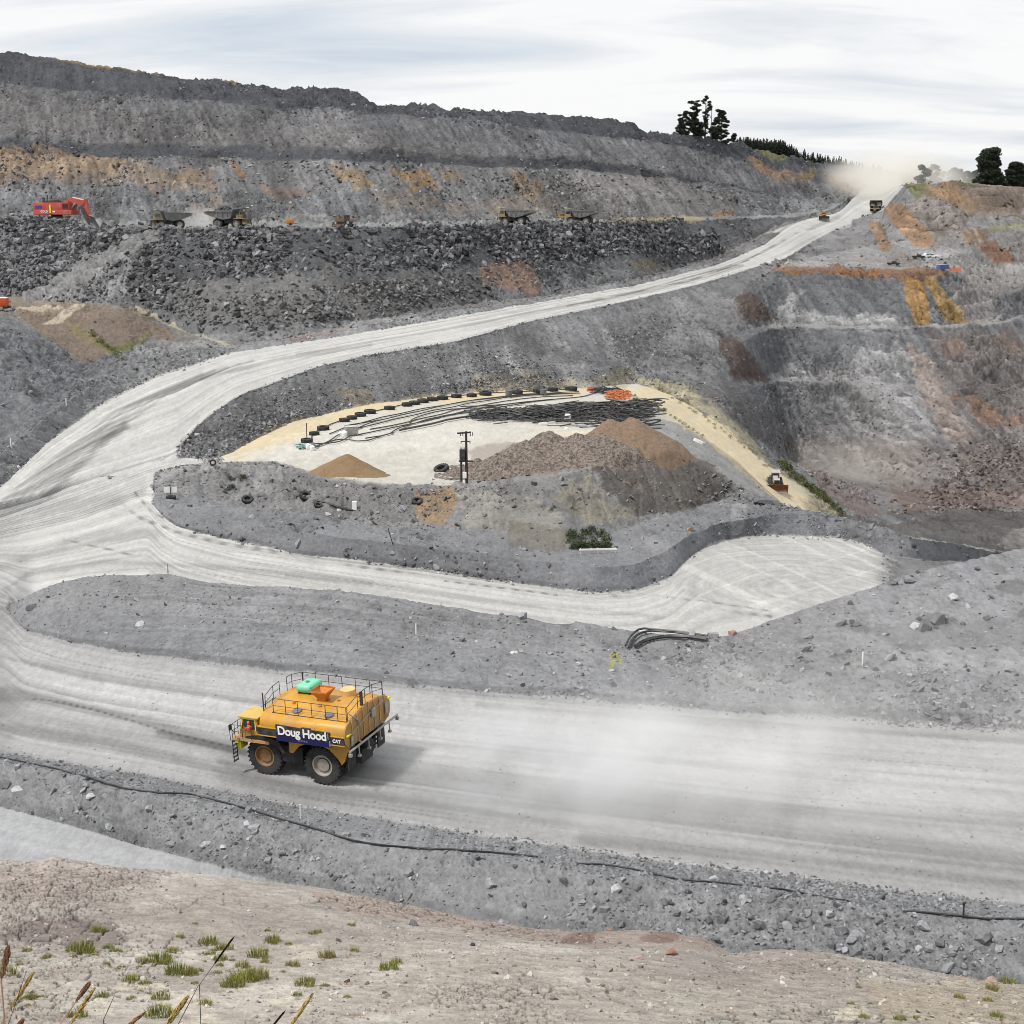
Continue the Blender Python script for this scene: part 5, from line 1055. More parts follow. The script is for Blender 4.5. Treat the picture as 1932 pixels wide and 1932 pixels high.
    each(MB().box(-2.0, -1.92, 1.5, 2.5, 1.2, 2.9).box(-2.0, -1.92, -2.5, -1.5, 1.2, 2.9), 'mudflap', DRK, t)
    for y_, s_ in ((2.1, 1), (-2.1, -1)):
        wheel(t, 4.57, y_ - s_ * .05, 1.35, 1.35, .72, RIMY, s_)
        wheel(t, 0, y_ + s_ * .15, 1.35, 1.35, .68, RIMG, s_, True)
    # spray bar across the tail
    m = MB().tube([(-2.62, 3.3, 2.98), (-2.62, -3.3, 2.98)], .075, 8); m.tube([(-2.3, 1.6, 3.1), (-2.62, 1.6, 2.98)], .06, 6); m.tube([(-2.3, -1.6, 3.1), (-2.62, -1.6, 2.98)], .06, 6)
    m.tube([(-2.42, 2.7, 3.9), (-2.42, .4, 4.35), (-2.42, -1.8, 4.6)], .03, 5); m.tube([(-2.15, 2.2, 5.1), (-2.42, 1.6, 4.5), (-2.42, 1.2, 3.6), (-2.42, 1.3, 3.1)], .04, 5)
    m.build('spray_bar', STL, t)
    m = MB()
    for y_ in (3.25, 2.1, .8, -.8, -2.1, -3.25):
        m.tube([(-2.62, y_, 2.95), (-2.64, y_, 2.3 if abs(y_) < 3 else 2.75)], .05, 6); m.box(-2.74, -2.54, y_ - .1, y_ + .1, 2.2 if abs(y_) < 3 else 2.65, 2.34 if abs(y_) < 3 else 2.85)
    each(m, 'spray_nozzle', STL, t, join=2)
    m = MB().box(-2.42, -2.36, 2.35, 2.62, 3.1, 3.75).box(-2.42, -2.36, -2.4, -2.1, 3.5, 4.3); m.box(-2.5, -2.36, -.6, -.15, 4.0, 4.55); each(m, 'rear_panel', STL, t)
    each(MB().box(-2.4, -2.24, 2.6, 3.0, 3.86, 3.95).box(-2.4, -2.24, -2.95, -2.6, 4.36, 4.45), 'reflector', HIVIS, t)
    MB().tube([(-1.6, -.3, 2.4), (-1.9, -.3, 1.8)], .5, 12).build('pump', DRK, t)
    return t, p
wt, drv = water_truck()
WTP = hit(693, 1472); WTA = math.radians(180 - 23)
WTP = Vector((WTP.x, WTP.y, 0)); _f = Vector((math.cos(WTA), math.sin(WTA), 0)); _l = Vector((-_f.y, _f.x, 0))
_r = hit(613, 1480, 'w1_crest', 'a_ledge')                       # where the near rear wheel meets the road
WTP = _r - _l * 2.4
zs = {k: ground_z(*(WTP + _f * a + _l * b).to_2d()) for k, (a, b) in {'rl': (0, 2.2), 'rr': (0, -2.2), 'fl': (4.57, 2.1), 'fr': (4.57, -2.1)}.items()}
WTP.z = (zs['rl'] + zs['rr']) / 2 - .03
_ff = Vector((_f.x * 4.57, _f.y * 4.57, (zs['fl'] + zs['fr'] - zs['rl'] - zs['rr']) / 2)); _ll = Vector((_l.x * 4.4, _l.y * 4.4, zs['rl'] - zs['rr']))
WTN = _ff.cross(_ll).normalized()
pose(wt, WTP, WTA, WTN)
d = drv.build('person', VEST, None, True); tag(d, 'driver in an orange shirt sitting in the cab of the yellow water truck', 'person')
pose(d, WTP, WTA, WTN)
# ------------------------------------------------------------------ rigid dump truck (x forward, origin under the middle of the wheelbase)
TRK = mat('dusty_truck_paint', (.26, .19, .10), .7, 0, .15, 1, dirt=(.28, .265, .24), dirt_amt=.8, dirt_scale=.6)
def dump_truck(label, group, bed=None, loaded=False):
    bed = bed or BODY
    t = thing('dump_truck', label, 'dump truck', group=group)
    m = MB().box(-4.6, 5.2, -1.2, 1.2, 1.5, 2.6); m.tube([(-3.0, -2.5, 1.6), (-3.0, 2.5, 1.6)], .7, 10); m.box(-1, 3.2, -2.6, 2.6, 1.6, 2.9); m.build('chassis', DRK, t)
    side = [(-7.0, 4.55), (-7.3, 5.2), (1.9, 5.75), (2.3, 5.7), (1.55, 3.2), (-1.0, 2.75), (-3.4, 3.3)]
    m = MB()
    for a, b in ((3.3, 3.55), (-3.55, -3.3)): m.prism(side, a, b)
    m.prism([(-7.1, 4.5), (-3.4, 3.2), (-1, 2.65), (1.55, 3.1), (1.55, 3.35), (-1, 2.95), (-3.4, 3.5), (-7.1, 4.75)], -3.3, 3.3)
    m.prism([(1.5, 3.1), (2.2, 5.7), (5.5, 6.15), (5.55, 6.3), (2.0, 5.95), (1.3, 3.2)], -3.3, 3.3)
    m.prism([(2.0, 5.75), (5.5, 6.15), (5.55, 6.32), (2.0, 5.97)], -3.55, 3.55)
    for x in (-4.4, -2.8, -1.2, .4):
        for a, b in ((3.55, 3.72), (-3.72, -3.55)): m.box(x - .16, x + .16, a, b, 3.5 if x > -3 else 4.0, 5.2)
    m.box(-6.4, 2.1, 3.5, 3.8, 5.15, 5.4); m.box(-6.4, 2.1, -3.8, -3.5, 5.15, 5.4)
    m.build('dump_body', bed, t)
    m = MB().box(2.4, 5.9, -3.4, 3.4, 3.0, 3.2); m.box(4.4, 6.0, -1.4, 1.4, 1.2, 3.1); m.box(5.3, 6.1, -3.4, 3.4, 1.3, 1.9); m.build('deck', TRK, t)
    MB().box(6.0, 6.1, -1.2, 1.2, 1.7, 3.0).build('grille', BLK, t)
    c = MB().prism([(3.1, 3.2), (5.2, 3.2), (5.2, 4.0), (4.9, 5.2), (3.1, 5.2)], .8, 2.9).build('cab', TRK, t)
    MB().prism([(3.3, 4.1), (5.0, 4.1), (4.75, 5.05), (3.3, 5.05)], 2.86, 2.93).build('side_window', GLS, c)
    MB().add([(5.215, 1.0, 4.05), (5.215, 2.7, 4.05), (4.95, 2.7, 5.1), (4.95, 1.0, 5.1)], [(0, 1, 2, 3)]).build('windscreen', GLS, c)
    MB().box(3.2, 4.8, -2.9, -.9, 3.2, 4.3).build('engine_housing', TRK, t)
    m = MB(); rail(m, [(5.8, 3.3, 3.2), (5.8, 1.2, 3.2), (5.8, -1.2, 3.2), (5.8, -3.3, 3.2), (4, -3.3, 3.2)], 1.0, .05); m.build('deck_railing', BLK, t)
    m = MB(); m.tube([(6.0, 2.4, 3.1), (6.25, 3.1, .7)], .08, 5); m.tube([(6.0, 1.8, 3.1), (6.25, 2.5, .7)], .08, 5); m.box(6.05, 6.3, 2.0, 2.9, 1.6, 1.75); m.box(6.05, 6.25, 1.9, 2.8, 2.3, 2.45); m.build('ladder', BLK, t)
    MB().box(4.7, 5.4, 3.0, 3.4, 5.9, 6.6).build('beacon', HIVIS, t)
    for s in (1, -1):
        wheel(t, 3.0, s * 2.6, 1.6, 1.6, .95, RIMG, s, False, 18); wheel(t, -3.0, s * 2.75, 1.6, 1.6, .95, RIMG, s, True, 18)
    return t
TG = 'haul trucks on the excavation bench'
t1 = dump_truck('empty grey dump truck on the bench nearest the red excavator, its tray pointing right', TG)
t2 = dump_truck('loaded dump truck heaped with dark rock, facing right in the dust on the bench', TG)
t3 = dump_truck('empty dump truck on the bench left of the truck beside the thin post', TG)
t4 = dump_truck('empty dump truck on the bench just right of the thin dark post', TG)
def stand(o, u, y, deg, scale=1.0, dz=0.0, tilt=True):
    p = at_uy(u, y); a = math.radians(deg); n = ground_n(p.x, p.y, 4.0) if tilt else Vector((0, 0, 1))
    p.z += dz; return pose(o, p, a, n, scale)
def bench_y(u, back): 
    c = int(np.searchsorted(UC, u)); return float(YK[LI['bench'], c] + back)
BT = dict(tilt=False)
stand(t1, 320, bench_y(320, 18), 202, 1.0, -.5, False)
stand(t2, 434, bench_y(434, 22), -8, 1.05, -.5, False)
stand(t3, 972, bench_y(972, 18), 163, 1.02, -.6, False)
stand(t4, 1094, bench_y(1094, 18), 165, 1.02, -.6, False)
ld = MB()
for k in range(46):
    r_ = random.Random(900 + k); a = r_.uniform(0, 6.28); q = r_.random() ** .6; x, y = -1.5 + 3.1 * q * math.cos(a), 2.7 * q * math.sin(a)
    ld.ell((x, y, 5.0 + 1.7 * (1 - q * q)), (r_.uniform(.4, .9), r_.uniform(.4, .8), r_.uniform(.3, .6)), k, .8, 1)
ld.ell((-1.5, 0, 4.6), (3.3, 2.9, 1.7), 5, .3, 2)
lo = ld.build('rock_load', mat('dark_rock_load', (.07, .07, .075), .95, 0, .3, 1.0)); tag(lo, 'heap of dark blasted rock in the tray of the loaded dump truck', 'rock load')
lo.matrix_world = t2.matrix_world.copy()
# the truck coming down the far road
t5 = dump_truck('dark dump truck facing the camera on the far haul road, dust behind it', None, DBODY)
stand(t5, 1652, 842, -103, .98, 0, False)

# ------------------------------------------------------------------ red excavator (x forward)
def excavator():
    t = thing('excavator', 'huge red excavator digging at the left end of the truck bench', 'excavator')
    for s in (1, -1):
        pr = [(-4.6, .5), (-4.2, .05), (3.9, .05), (4.6, .7), (4.5, 1.5), (3.9, 1.9), (-4.0, 1.9), (-4.7, 1.3)]
        m = MB().prism(pr, s * 2.2 - .75, s * 2.2 + .75)
        tr = m.build('track', DRK, t)
        for x in (-3.6, -2.2, -.8, .6, 2.0, 3.5): MB().tube([(x, s * 2.2 - .8, .75), (x, s * 2.2 + .8, .75)], .45, 12).build('roller', STL, tr)
    MB().tube([(0, 0, 1.2), (0, 0, 2.5)], 1.9, 16).box(-2, 2, -1.6, 1.6, .9, 1.7).build('undercarriage', DRK, t)
    h = MB().box(-6.6, 6.1, -3.2, 3.2, 3.5, 6.6, .12); h.box(-6.9, 6.9, -3.35, 3.35, 2.5, 4.0, .2); h = h.build('house', RED, t, True, 40)
    MB().box(-6.95, -6.0, -3.3, 3.3, 2.6, 5.9, .25).build('counterweight', RED, t, True, 40)
    m = MB().box(-6.7, 6.8, -3.38, -3.3, 2.95, 3.1); m.build('grey_stripe', mat('pale_red_stripe', (.5, .22, .2), .6), h)
    m = MB(); m.box(-6.0, -3.6, -3.26, -3.2, 4.6, 5.6); m.build('blue_panel', mat('blue_panel', (.05, .04, .22), .5), h)
    lettering('lettering', 'GOLD', .95, WHT, h, Matrix.Translation((-2.9, -3.42, 3.55)) @ Matrix(((1, 0, 0), (0, 0, -1), (0, 1, 0))).to_4x4(), .02)
    MB().box(.2, 1.0, -3.45, -3.37, 3.3, 3.75).build('white_plate', WHT, h)
    MB().box(-.9, -.45, -3.5, -3.2, 3.1, 5.8).build('access_ladder', HIVIS, h)
    c = MB().box(3.6, 5.9, -3.3, -1.3, 4.4, 7.0, .08).build('cab', RED, t); MB().box(3.75, 5.75, -3.36, -3.28, 4.6, 6.2).build('side_window', mat('dark_red_glass', (.05, .01, .012), .2), c); MB().box(5.86, 5.93, -3.1, -1.5, 4.8, 6.6).build('windscreen', GLS, c)
    m = MB().box(-4.0, 1.8, -2.2, 2.0, 6.6, 7.25, .1); m.tube([(-3.6, -1.6, 7.2), (-3.6, -1.6, 8.1)], .45, 10); m.tube([(-1.2, -1.6, 7.25), (1.6, -1.6, 7.35)], .55, 10); m.build('engine_cover', BLK, t)
    each(MB().tube([(-2.6, -1.2, 7.2), (-2.5, -1.2, 8.6), (-2.3, -1.2, 9.0)], .2, 8).tube([(-1.1, -1.2, 7.2), (-1.0, -1.2, 8.6), (-.8, -1.2, 9.0)], .2, 8), 'exhaust_pipe', BLK, t)
    m = MB(); rail(m, [(-6.2, -3.1, 6.6), (-4, -3.1, 6.6), (-2, -3.1, 6.6), (1, -3.1, 6.6), (3, -3.1, 6.6)], .9, .05); m.build('railing', BLK, t)
    boom = [(3.6, 5.0), (3.3, 6.6), (5.0, 7.9), (6.6, 8.1), (9.6, 7.2), (10.6, 6.7), (10.3, 5.9), (9.3, 5.5), (7.4, 6.2), (6.2, 6.1), (5.2, 5.0)]
    b = MB().prism(boom, -1.0, 1.0).build('boom', RED, t)
    each(MB().tube([(5.2, -1.2, 3.9), (7.6, -1.2, 6.4)], .28, 8).tube([(5.2, 1.2, 3.9), (7.6, 1.2, 6.4)], .28, 8), 'boom_cylinder', STL, b)
    each(MB().tube([(6.2, -.5, 8.25), (10.6, -.5, 7.3)], .25, 8).tube([(6.2, .5, 8.25), (10.6, .5, 7.3)], .25, 8), 'stick_cylinder', mat('pale_cylinder', (.55, .35, .33), .4), b)
    st = MB().prism([(10.0, 7.2), (10.7, 7.9), (11.2, 7.8), (11.5, 5.0), (12.3, 2.3), (11.9, 1.6), (11.3, 1.9), (10.0, 5.2)], -.75, .75).build('stick', RED, t)
    MB().tube([(10.4, 0, 6.0), (11.4, -.2, 2.4)], .3, 8).build('bucket_cylinder', BLK, st)
    bk = [(9.2, 5.2), (10.2, 4.9), (11.9, 1.8), (12.8, 1.6), (13.2, .6), (14.6, -1.9), (14.3, -2.3), (12.6, -1.2), (11.2, .4), (9.9, 3.2)]
    MB().prism(bk, -1.7, 1.7).build('bucket', mat('dark_bucket', (.04, .03, .03), .6, 0, .2, 2, dirt=(.2, .19, .18), dirt_amt=.5), t)
    m = MB().box(12.2, 13.6, -1.0, 1.0, 2.0, 2.5); m.build('bucket_link', STL, t)
    return t
ex = excavator()
pe = at_uy(108, 486); pose(ex, Vector((pe.x, pe.y, 38 - tv(419) * pe.y)), math.radians(-8), None, .98)

# ------------------------------------------------------------------ dozer (x forward)
def dozer(label, m1_, blade_m, ripper=True):
    t = thing('bulldozer', label, 'bulldozer')
    for s in (1, -1):
        pr = [(-2.3, .5), (-1.9, .06), (1.7, .06), (2.2, .5), (2.0, 1.0), (-.9, 1.7), (-1.5, 1.7), (-2.2, 1.1)]
        tr = MB().prism(pr, s * 1.15 - .32, s * 1.15 + .32).build('track', DRK, t)
        MB().tube([(-1.2, s * 1.15 - .36, 1.25), (-1.2, s * 1.15 + .36, 1.25)], .38, 14).build('sprocket', STL, tr)
    MB().box(-2.2, 2.0, -.8, .8, .6, 1.5).build('chassis', DRK, t)
    MB().prism([(-.1, 1.4), (2.1, 1.4), (2.2, 2.35), (-.1, 2.6)], -.6, .6).build('bonnet', m1_, t)
    MB().box(2.18, 2.26, -.5, .5, 1.45, 2.25).build('grille', BLK, t)
    c = MB().prism([(-1.5, 1.5), (.0, 1.5), (-.1, 3.1), (-1.4, 3.1)], -.72, .72).build('cab', mat('dark_cab', (.05, .05, .05), .3), t)
    MB().box(-1.75, .2, -.95, .95, 3.1, 3.25).build('roof', m1_, t)
    MB().box(-2.4, -1.5, -1.0, 1.0, 1.4, 2.15, .05).build('fuel_tank', m1_, t)
    MB().tube([(1.2, .35, 2.3), (1.2, .35, 3.2)], .1, 8).build('exhaust_pipe', BLK, t)
    for s in (1, -1): MB().box(-.2, 3.0, s * 1.62 - .12, s * 1.62 + .12, .45, .8).build('push_arm', m1_, t)
    rings = []
    for y in (-2.05, -1.0, 0, 1.0, 2.05):
        dx = .25 if abs(y) > 1.5 else 0
        rings.append([(3.28 + dx, y, .02), (3.0 + dx, y, .4), (2.9 + dx, y, .95), (3.05 + dx, y, 1.5), (3.25 + dx, y, 1.72), (3.12 + dx, y, 1.72), (2.86 + dx, y, 1.5), (2.72 + dx, y, .95), (2.85 + dx, y, .3), (3.16 + dx, y, .02)])
    bl = MB().loft(rings).box(2.95, 3.6, 2.05, 2.13, .0, 1.74).box(2.95, 3.6, -2.13, -2.05, .0, 1.74).build('blade', blade_m, t)
    MB().box(3.25, 3.5, -2.1, 2.1, .0, .18).build('cutting_edge', STL, bl)
    if ripper: MB().box(-3.3, -2.3, -.9, .9, .9, 1.2).box(-3.2, -2.95, -.1, .1, .2, 1.2).build('ripper', STL, t)
    return t
dz = dozer('dusty grey bulldozer with rust-red blade driving down the pale ramp into the pit', mat('dust_grey_paint', (.33, .31, .29), .8, 0, .15, 1.5, dirt=(.40, .375, .33), dirt_amt=.8), RUST)
pd = hit(1462, 921, 'pad_near', 'pit3'); nd = ground_n(pd.x, pd.y, 3)
pose(dz, pd + Vector((0, 0, .15)), math.radians(-92), Vector((.0, -.16, 1)).normalized(), 1.12)
dz2 = dozer('brown bulldozer parked on the truck bench right of the orange lighting trailer', mat('brown_dozer_paint', (.20, .10, .055), .7, 0, .2, 2), STL)
stand(dz2, 650, bench_y(650, 18), 176, 1.25, 0, False)
gr = dozer('small yellow bulldozer at the side road where the haul road narrows', YEL, mat('dark_blade', (.05, .045, .04), .6), False)
stand(gr, 1554, 800, -100, 1.35, 0, False)
# ------------------------------------------------------------------ small plant on the bench and about the yard
t = thing('lighting_trailer', 'orange lighting trailer with a thin mast on the truck bench', 'trailer')
MB().box(-1.3, 1.3, -1.0, 1.0, .5, 2.0, .2).build('housing', ORG, t, True, 50); MB().tube([(.3, 0, 2.0), (.3, 0, 6.3)], .1, 6).build('mast', ORG, t)
MB().box(-.5, 1.1, -.15, .15, 6.0, 6.5).build('lamp_head', STL, t); MB().tube([(-1.3, 0, .6), (-2.4, 0, .5)], .08, 6).build('tow_bar', BLK, t)
for s in (1, -1): MB().lathe([(.05, .1), (.38, .12), (.42, 0), (.38, -.12), (.05, -.1)], (0, s * 1.05, .42), 'y', 16).build('wheel', RUB, t)
stand(t, 548, bench_y(548, 12), 190, 1.0, .3, False)
t = thing('marker_post', 'thin dark post standing between the two empty trucks on the bench', 'post'); MB().tube([(0, 0, 0), (.15, 0, 4.8)], [.16, .12], 6).build('post', BLK, t); MB().box(-.4, .6, -.1, .1, 4.5, 5.0).build('plate', BLK, t); stand(t, 1049, bench_y(1049, 14), 0, 1, 0, False)
t = thing('light_vehicle', 'small yellow vehicle on the bench behind the truck beside the post', 'vehicle')
MB().prism([(-2.2, .5), (2.2, .5), (2.2, 1.2), (1.0, 1.3), (.5, 1.9), (-.9, 1.9), (-1.0, 1.2), (-2.2, 1.2)], -.9, .9).build('body', YEL, t)
MB().prism([(.95, 1.32), (.52, 1.82), (-.8, 1.82), (-.9, 1.32)], -.93, .93).build('window', GLS, t)
for x in (-1.4, 1.4):
    for s in (1, -1): MB().lathe([(.05, .1), (.38, .12), (.42, 0), (.38, -.12), (.05, -.1)], (x, s * .9, .42), 'y', 16).build('wheel', RUB, t)
stand(t, 1060, bench_y(1060, 40), 180, 1.1, .3, False)
lv = t
# container yard on the pit rim
t = thing('shipping_container', 'blue container cabin standing on the pit rim', 'container')
m = MB().box(-3.0, 3.0, -1.25, 1.25, .1, 2.7)
for k in range(16): m.box(-2.9 + k * .38, -2.72 + k * .38, -1.29, -1.24, .25, 2.5)
m.build('shell', mat('blue_container', (.045, .12, .28), .5, 0, .1, 2, dirt=(.25, .25, .25), dirt_amt=.3), t); MB().box(-3.05, 3.05, -1.3, 1.3, 2.7, 2.85).build('roof', mat('pale_roof', (.5, .52, .55), .5), t); MB().box(3.0, 3.05, -1.1, 1.1, .2, 2.6).build('end_door', DRK, t)
stand(t, 1778, 582, 30, .82, 0, False)
t = thing('safety_barrier', 'orange barrier beside the blue container on the pit rim', 'barrier')
for k in range(6): MB().box(k * 1.0 - 3.0, k * 1.0 - 2.1, -.2, .2, 0, 1.6).build('panel', mat('orange_barrier', (.62, .20, .12), .6, 0, .1, 2), t)
stand(t, 1801, 583, 5, .9, 0, False)
def ute(label, u, y, deg, m_, grp=None):
    t = thing('parked_ute', label, 'ute', group=grp)
    MB().prism([(-2.5, .5), (2.4, .5), (2.4, 1.1), (1.2, 1.2), (.6, 1.8), (-.6, 1.8), (-.7, 1.2), (-2.5, 1.15)], -.9, .9).build('body', m_, t)
    MB().prism([(1.1, 1.25), (.6, 1.72), (-.5, 1.72), (-.6, 1.25)], -.93, .93).build('window', GLS, t)
    for x in (-1.5, 1.5):
        for s in (1, -1): MB().lathe([(.05, .1), (.36, .12), (.4, 0), (.36, -.12), (.05, -.1)], (x, s * .9, .4), 'y', 16).build('wheel', RUB, t)
    stand(t, u, y, deg, 1.05, 0, False); return t
ute('white ute parked on the pit rim behind the blue container', 1747, 632, 20, WHT)
ute('white ute parked right of the other white ute near the container', 1759, 634, 160, mat('cream_paint', (.66, .64, .6), .5))
ute('dark ute parked left of the two white utes', 1733, 628, 0, DRK)
ute('small dark car on the pale flat left of the brown gravel mound', 1698 - 12, 600, 0, DRK)
# orange tank at the left picture edge
t = thing('fuel_trailer', 'orange tank trailer with a white roof at the edge of the grey mound', 'trailer')
MB().box(-3.2, 3.2, -1.3, 1.3, .7, 3.0, .2).build('tank', mat('deep_orange', (.50, .085, .015), .5, 0, .12, 1.5), t, True, 50); MB().box(-3.1, 3.1, -1.2, 1.2, 3.0, 3.25, .1).build('roof', WHT, t)
MB().box(2.0, 3.8, -1.0, 1.0, .3, .9).build('chassis', BLK, t)
for x in (-1.8, 2.4):
    for s in (1, -1): MB().lathe([(.05, .14), (.42, .16), (.48, 0), (.42, -.16), (.05, -.14)], (x, s * 1.2, .48), 'y', 16).build('wheel', RUB, t)
_p = hit(-6, 585, 'l_valley', 'face_foot'); pose(t, _p, math.radians(4), None, 1.0)
# ------------------------------------------------------------------ boulders that can be told apart
BMATS = {}
def bmat(c):
    if c not in BMATS: BMATS[c] = mat('boulder_rock', c, .95, 0, .25, 3.0, bump=.6, bscale=5, dirt=tuple(min(q * 1.5, .5) for q in c), dirt_amt=.5, dirt_scale=2)
    return BMATS[c]
GREY, PALE, DARK, RUSTY, TAN = (.24, .245, .26), (.36, .36, .36), (.11, .11, .12), (.24, .13, .10), (.27, .18, .12)
def boulder(u, v, spx, label, c=GREY, flat=.75, a='w1_near', b='a_near', group=None, seed=0, sx=1.0):
    p = hit(u, v + spx * .3, a, b); s = spx / ppm(p) * .5; co, fa = rock_proto(seed * 7 + 100, flat, 8 + seed % 4)
    m = MB().add([tuple(q) for q in co], [tuple(f) for f in fa]); o = m.build('boulder', bmat(c)); tag(o, label, 'boulder', group)
    r_ = random.Random(seed); o.matrix_world = Matrix.Translation(p + Vector((0, 0, s * .35 * flat))) @ Matrix.Rotation(r_.uniform(-.3, .3), 4, 'X') @ Matrix.Rotation(r_.uniform(0, 6.28), 4, 'Z') @ Matrix.Diagonal((s * sx, s, s, 1)); return o
W_ = ('w1_near', 'a_near'); A_2 = ('a_near', 'a_far'); B_2 = ('b_near', 'pad_far'); T_ = ('t0', 'strip')
BL = [(35, 1488, 30, 'pale squarish boulder on the windrow at the left picture edge', PALE, .8, W_), (10, 1478, 20, 'dark boulder just left of the pale squarish one', DARK, .7, W_), (171, 1500, 17, 'pale block on the windrow left of two neighbours', PALE, .8, W_), (166, 1477, 15, 'grey block sitting just under the long hose', GREY, .6, W_),
 (206, 1558, 16, 'single grey boulder low on the windrow by the side track', GREY, .8, W_), (281, 1520, 18, 'grey boulder in the middle of the windrow left of the peg', GREY, .6, W_), (422, 1595, 16, 'tilted pale flat stone low on the windrow below the truck', PALE, .5, W_), (478, 1560, 20, 'dark grey block below the hose under the water truck', GREY, .8, W_),
 (390, 1590, 15, 'small pale boulder left of the tilted flat stone', PALE, .7, W_), (927, 1664, 21, 'dark boulder on the windrow left of the square block', GREY, .7, W_), (1162, 1674, 22, 'big square pale block on the windrow under the hose', PALE, .9, W_), (1098, 1690, 17, 'pointed grey boulder left of the big square block', GREY, .8, W_),
 (1366, 1728, 24, 'dark slanting boulder on the windrow slope', DARK, .7, W_), (1565, 1724, 17, 'pale round boulder under the end of the middle hose', PALE, .8, W_), (1588, 1753, 24, 'dark wedge boulder below the pale round one', DARK, .7, W_), (1606, 1768, 18, 'grey boulder at the lower side of the dark wedge', GREY, .8, W_),
 (1740, 1743, 26, 'broad flat grey boulder left of the standpipe', GREY, .6, W_), (1774, 1772, 24, 'leaning dark slab boulder under the standpipe', DARK, .5, W_), (1853, 1762, 36, 'largest dark boulder on the windrow right of the standpipe', (.15, .15, .155), .8, W_), (1884, 1788, 15, 'small boulder right below the largest one', GREY, .7, W_),
 (1268, 1800 - 6, 26, 'rust-brown boulder on the terrace edge', RUSTY, .6, T_), (1205, 1806, 13, 'small pinkish stone left of the rust-brown boulder', (.34, .25, .22), .7, T_), (782, 1742, 16, 'lone dark grey boulder on the cracked terrace', DARK, .8, T_), (893, 1781, 12, 'small black stone out on the bare clay', (.03, .03, .03), .8, T_), (1150, 1752, 12, 'small brown stone at the pink edge of the terrace', RUSTY, .7, T_), (1870, 1835, 22, 'reddish flat boulder where the terrace meets the windrow', (.28, .19, .17), .5, T_),
 (1798, 1124, 20, 'pale angular boulder on top of the right mound', PALE, .8, A_2), (1715, 1092, 24, 'long dark slab on the ridge of the right mound', DARK, .4, A_2), (1685, 1097, 17, 'dark blocky boulder left of the long dark slab', DARK, .8, A_2), (1843, 1072, 12, 'small dark boulder standing beyond the pale angular one', DARK, .8, A_2), (1745, 1180, 28, 'dark rock outcrop in the right mound, left of two', (.14, .14, .145), .8, A_2), (1768, 1165, 32, 'dark rock outcrop in the right mound, right of two', (.16, .16, .165), .8, A_2), (1726, 1178, 20, 'pale slab under the two dark outcrops', PALE, .6, A_2),
 (1384, 1188, 15, 'pinkish red boulder at the end of the grey bank by the lower road', (.30, .16, .135), 1.0, A_2), (1307, 1190, 24, 'upright grey slab behind the hoses', GREY, .9, A_2), (1345, 1192, 20, 'grey boulder between the upright slab and the red one', GREY, .8, A_2), (970, 1228, 14, 'white flat stone on the long bank left of the hoses', (.5, .5, .49), .5, A_2), (1091, 1250, 12, 'pale stone on the bank left of the yellow mark', PALE, .6, A_2), (1152, 1264, 11, 'pale stone right under the yellow mark', PALE, .7, A_2),
 (60, 1140, 22, 'dark boulder at the left tip of the long bank', DARK, .6, A_2), (265, 1173, 18, 'pale flat boulder on the left part of the long bank', PALE, .5, A_2), (715, 1148, 8, 'dark stone on the crest of the long bank', DARK, .8, A_2), (983, 1160, 20, 'grey lump topping the bank above the road bend', GREY, .9, A_2),
 (1302, 997, 14, 'tan boulder on the berm left of the turning pad', TAN, .8, B_2), (1440, 940, 34, 'dark bristly rock pile edge above the ramp', DARK, .6, B_2), (1418, 936, 24, 'dark slabby rock left of the bristly rock pile', DARK, .5, B_2), (1460, 945, 20, 'dark rock right of the bristly pile by the ramp', DARK, .7, B_2), (560, 935, 10, 'dark round boulder among the stones on the yard bank', DARK, .8, B_2), (620, 968, 11, 'pale boulder below the pipe pair on the yard bank', PALE, .7, B_2), (640, 960, 10, 'pale boulder right above its twin near the pipe pair', PALE, .6, B_2)]
for k, (u, v, s, lb, c, fl, ab) in enumerate(BL): boulder(u, v, s, lb, c, fl, *ab, seed=k + 1)

# ------------------------------------------------------------------ grass and weeds
def leafmat(name, c, var=.25):
    m = mat(name, c, .7, 0, var, 2.5); return m
TUFT = leafmat('green_grass', (.205, .215, .05), .4); TUFT2 = leafmat('dry_green_grass', (.26, .23, .075), .35); STRAW = leafmat('straw', (.42, .31, .12), .3); STRAW2 = leafmat('brown_straw', (.24, .13, .07), .3); STEMD = leafmat('dark_stem', (.045, .04, .038), .2); SHRUB = leafmat('shrub_leaves', (.038, .052, .018), .4); PINE = leafmat('pine_needles', (.02, .03, .016), .5); BARK = mat('bark', (.07, .055, .045), .9, 0, .2, 4)
def blades(n, R_, h, seed, w=.012, spread=.9, lean=.55):
    m = MB(); r_ = random.Random(seed)
    for k in range(n):
        a = r_.uniform(0, 6.283); q = R_ * math.sqrt(r_.random()); x, y = q * math.cos(a), q * math.sin(a); hh = h * r_.uniform(.5, 1.0) * (1 - .35 * q / R_); b = r_.uniform(0, 6.283)
        l = lean * r_.uniform(.3, 1) * hh; dx, dy = l * math.cos(a + r_.uniform(-.8, .8)), l * math.sin(a + r_.uniform(-.8, .8)); wx, wy = w * math.cos(b), w * math.sin(b)
        m.add([(x - wx, y - wy, 0), (x + wx, y + wy, 0), (x + dx * .4 + wx * .7, y + dy * .4 + wy * .7, hh * .6), (x + dx * .4 - wx * .7, y + dy * .4 - wy * .7, hh * .6), (x + dx, y + dy, hh)], [(0, 1, 2, 3), (3, 2, 4)])
    return m
tufts = [blades(240, .5, .55, k, .016).build('grass_tuft', TUFT if k % 3 else TUFT2) for k in range(5)]
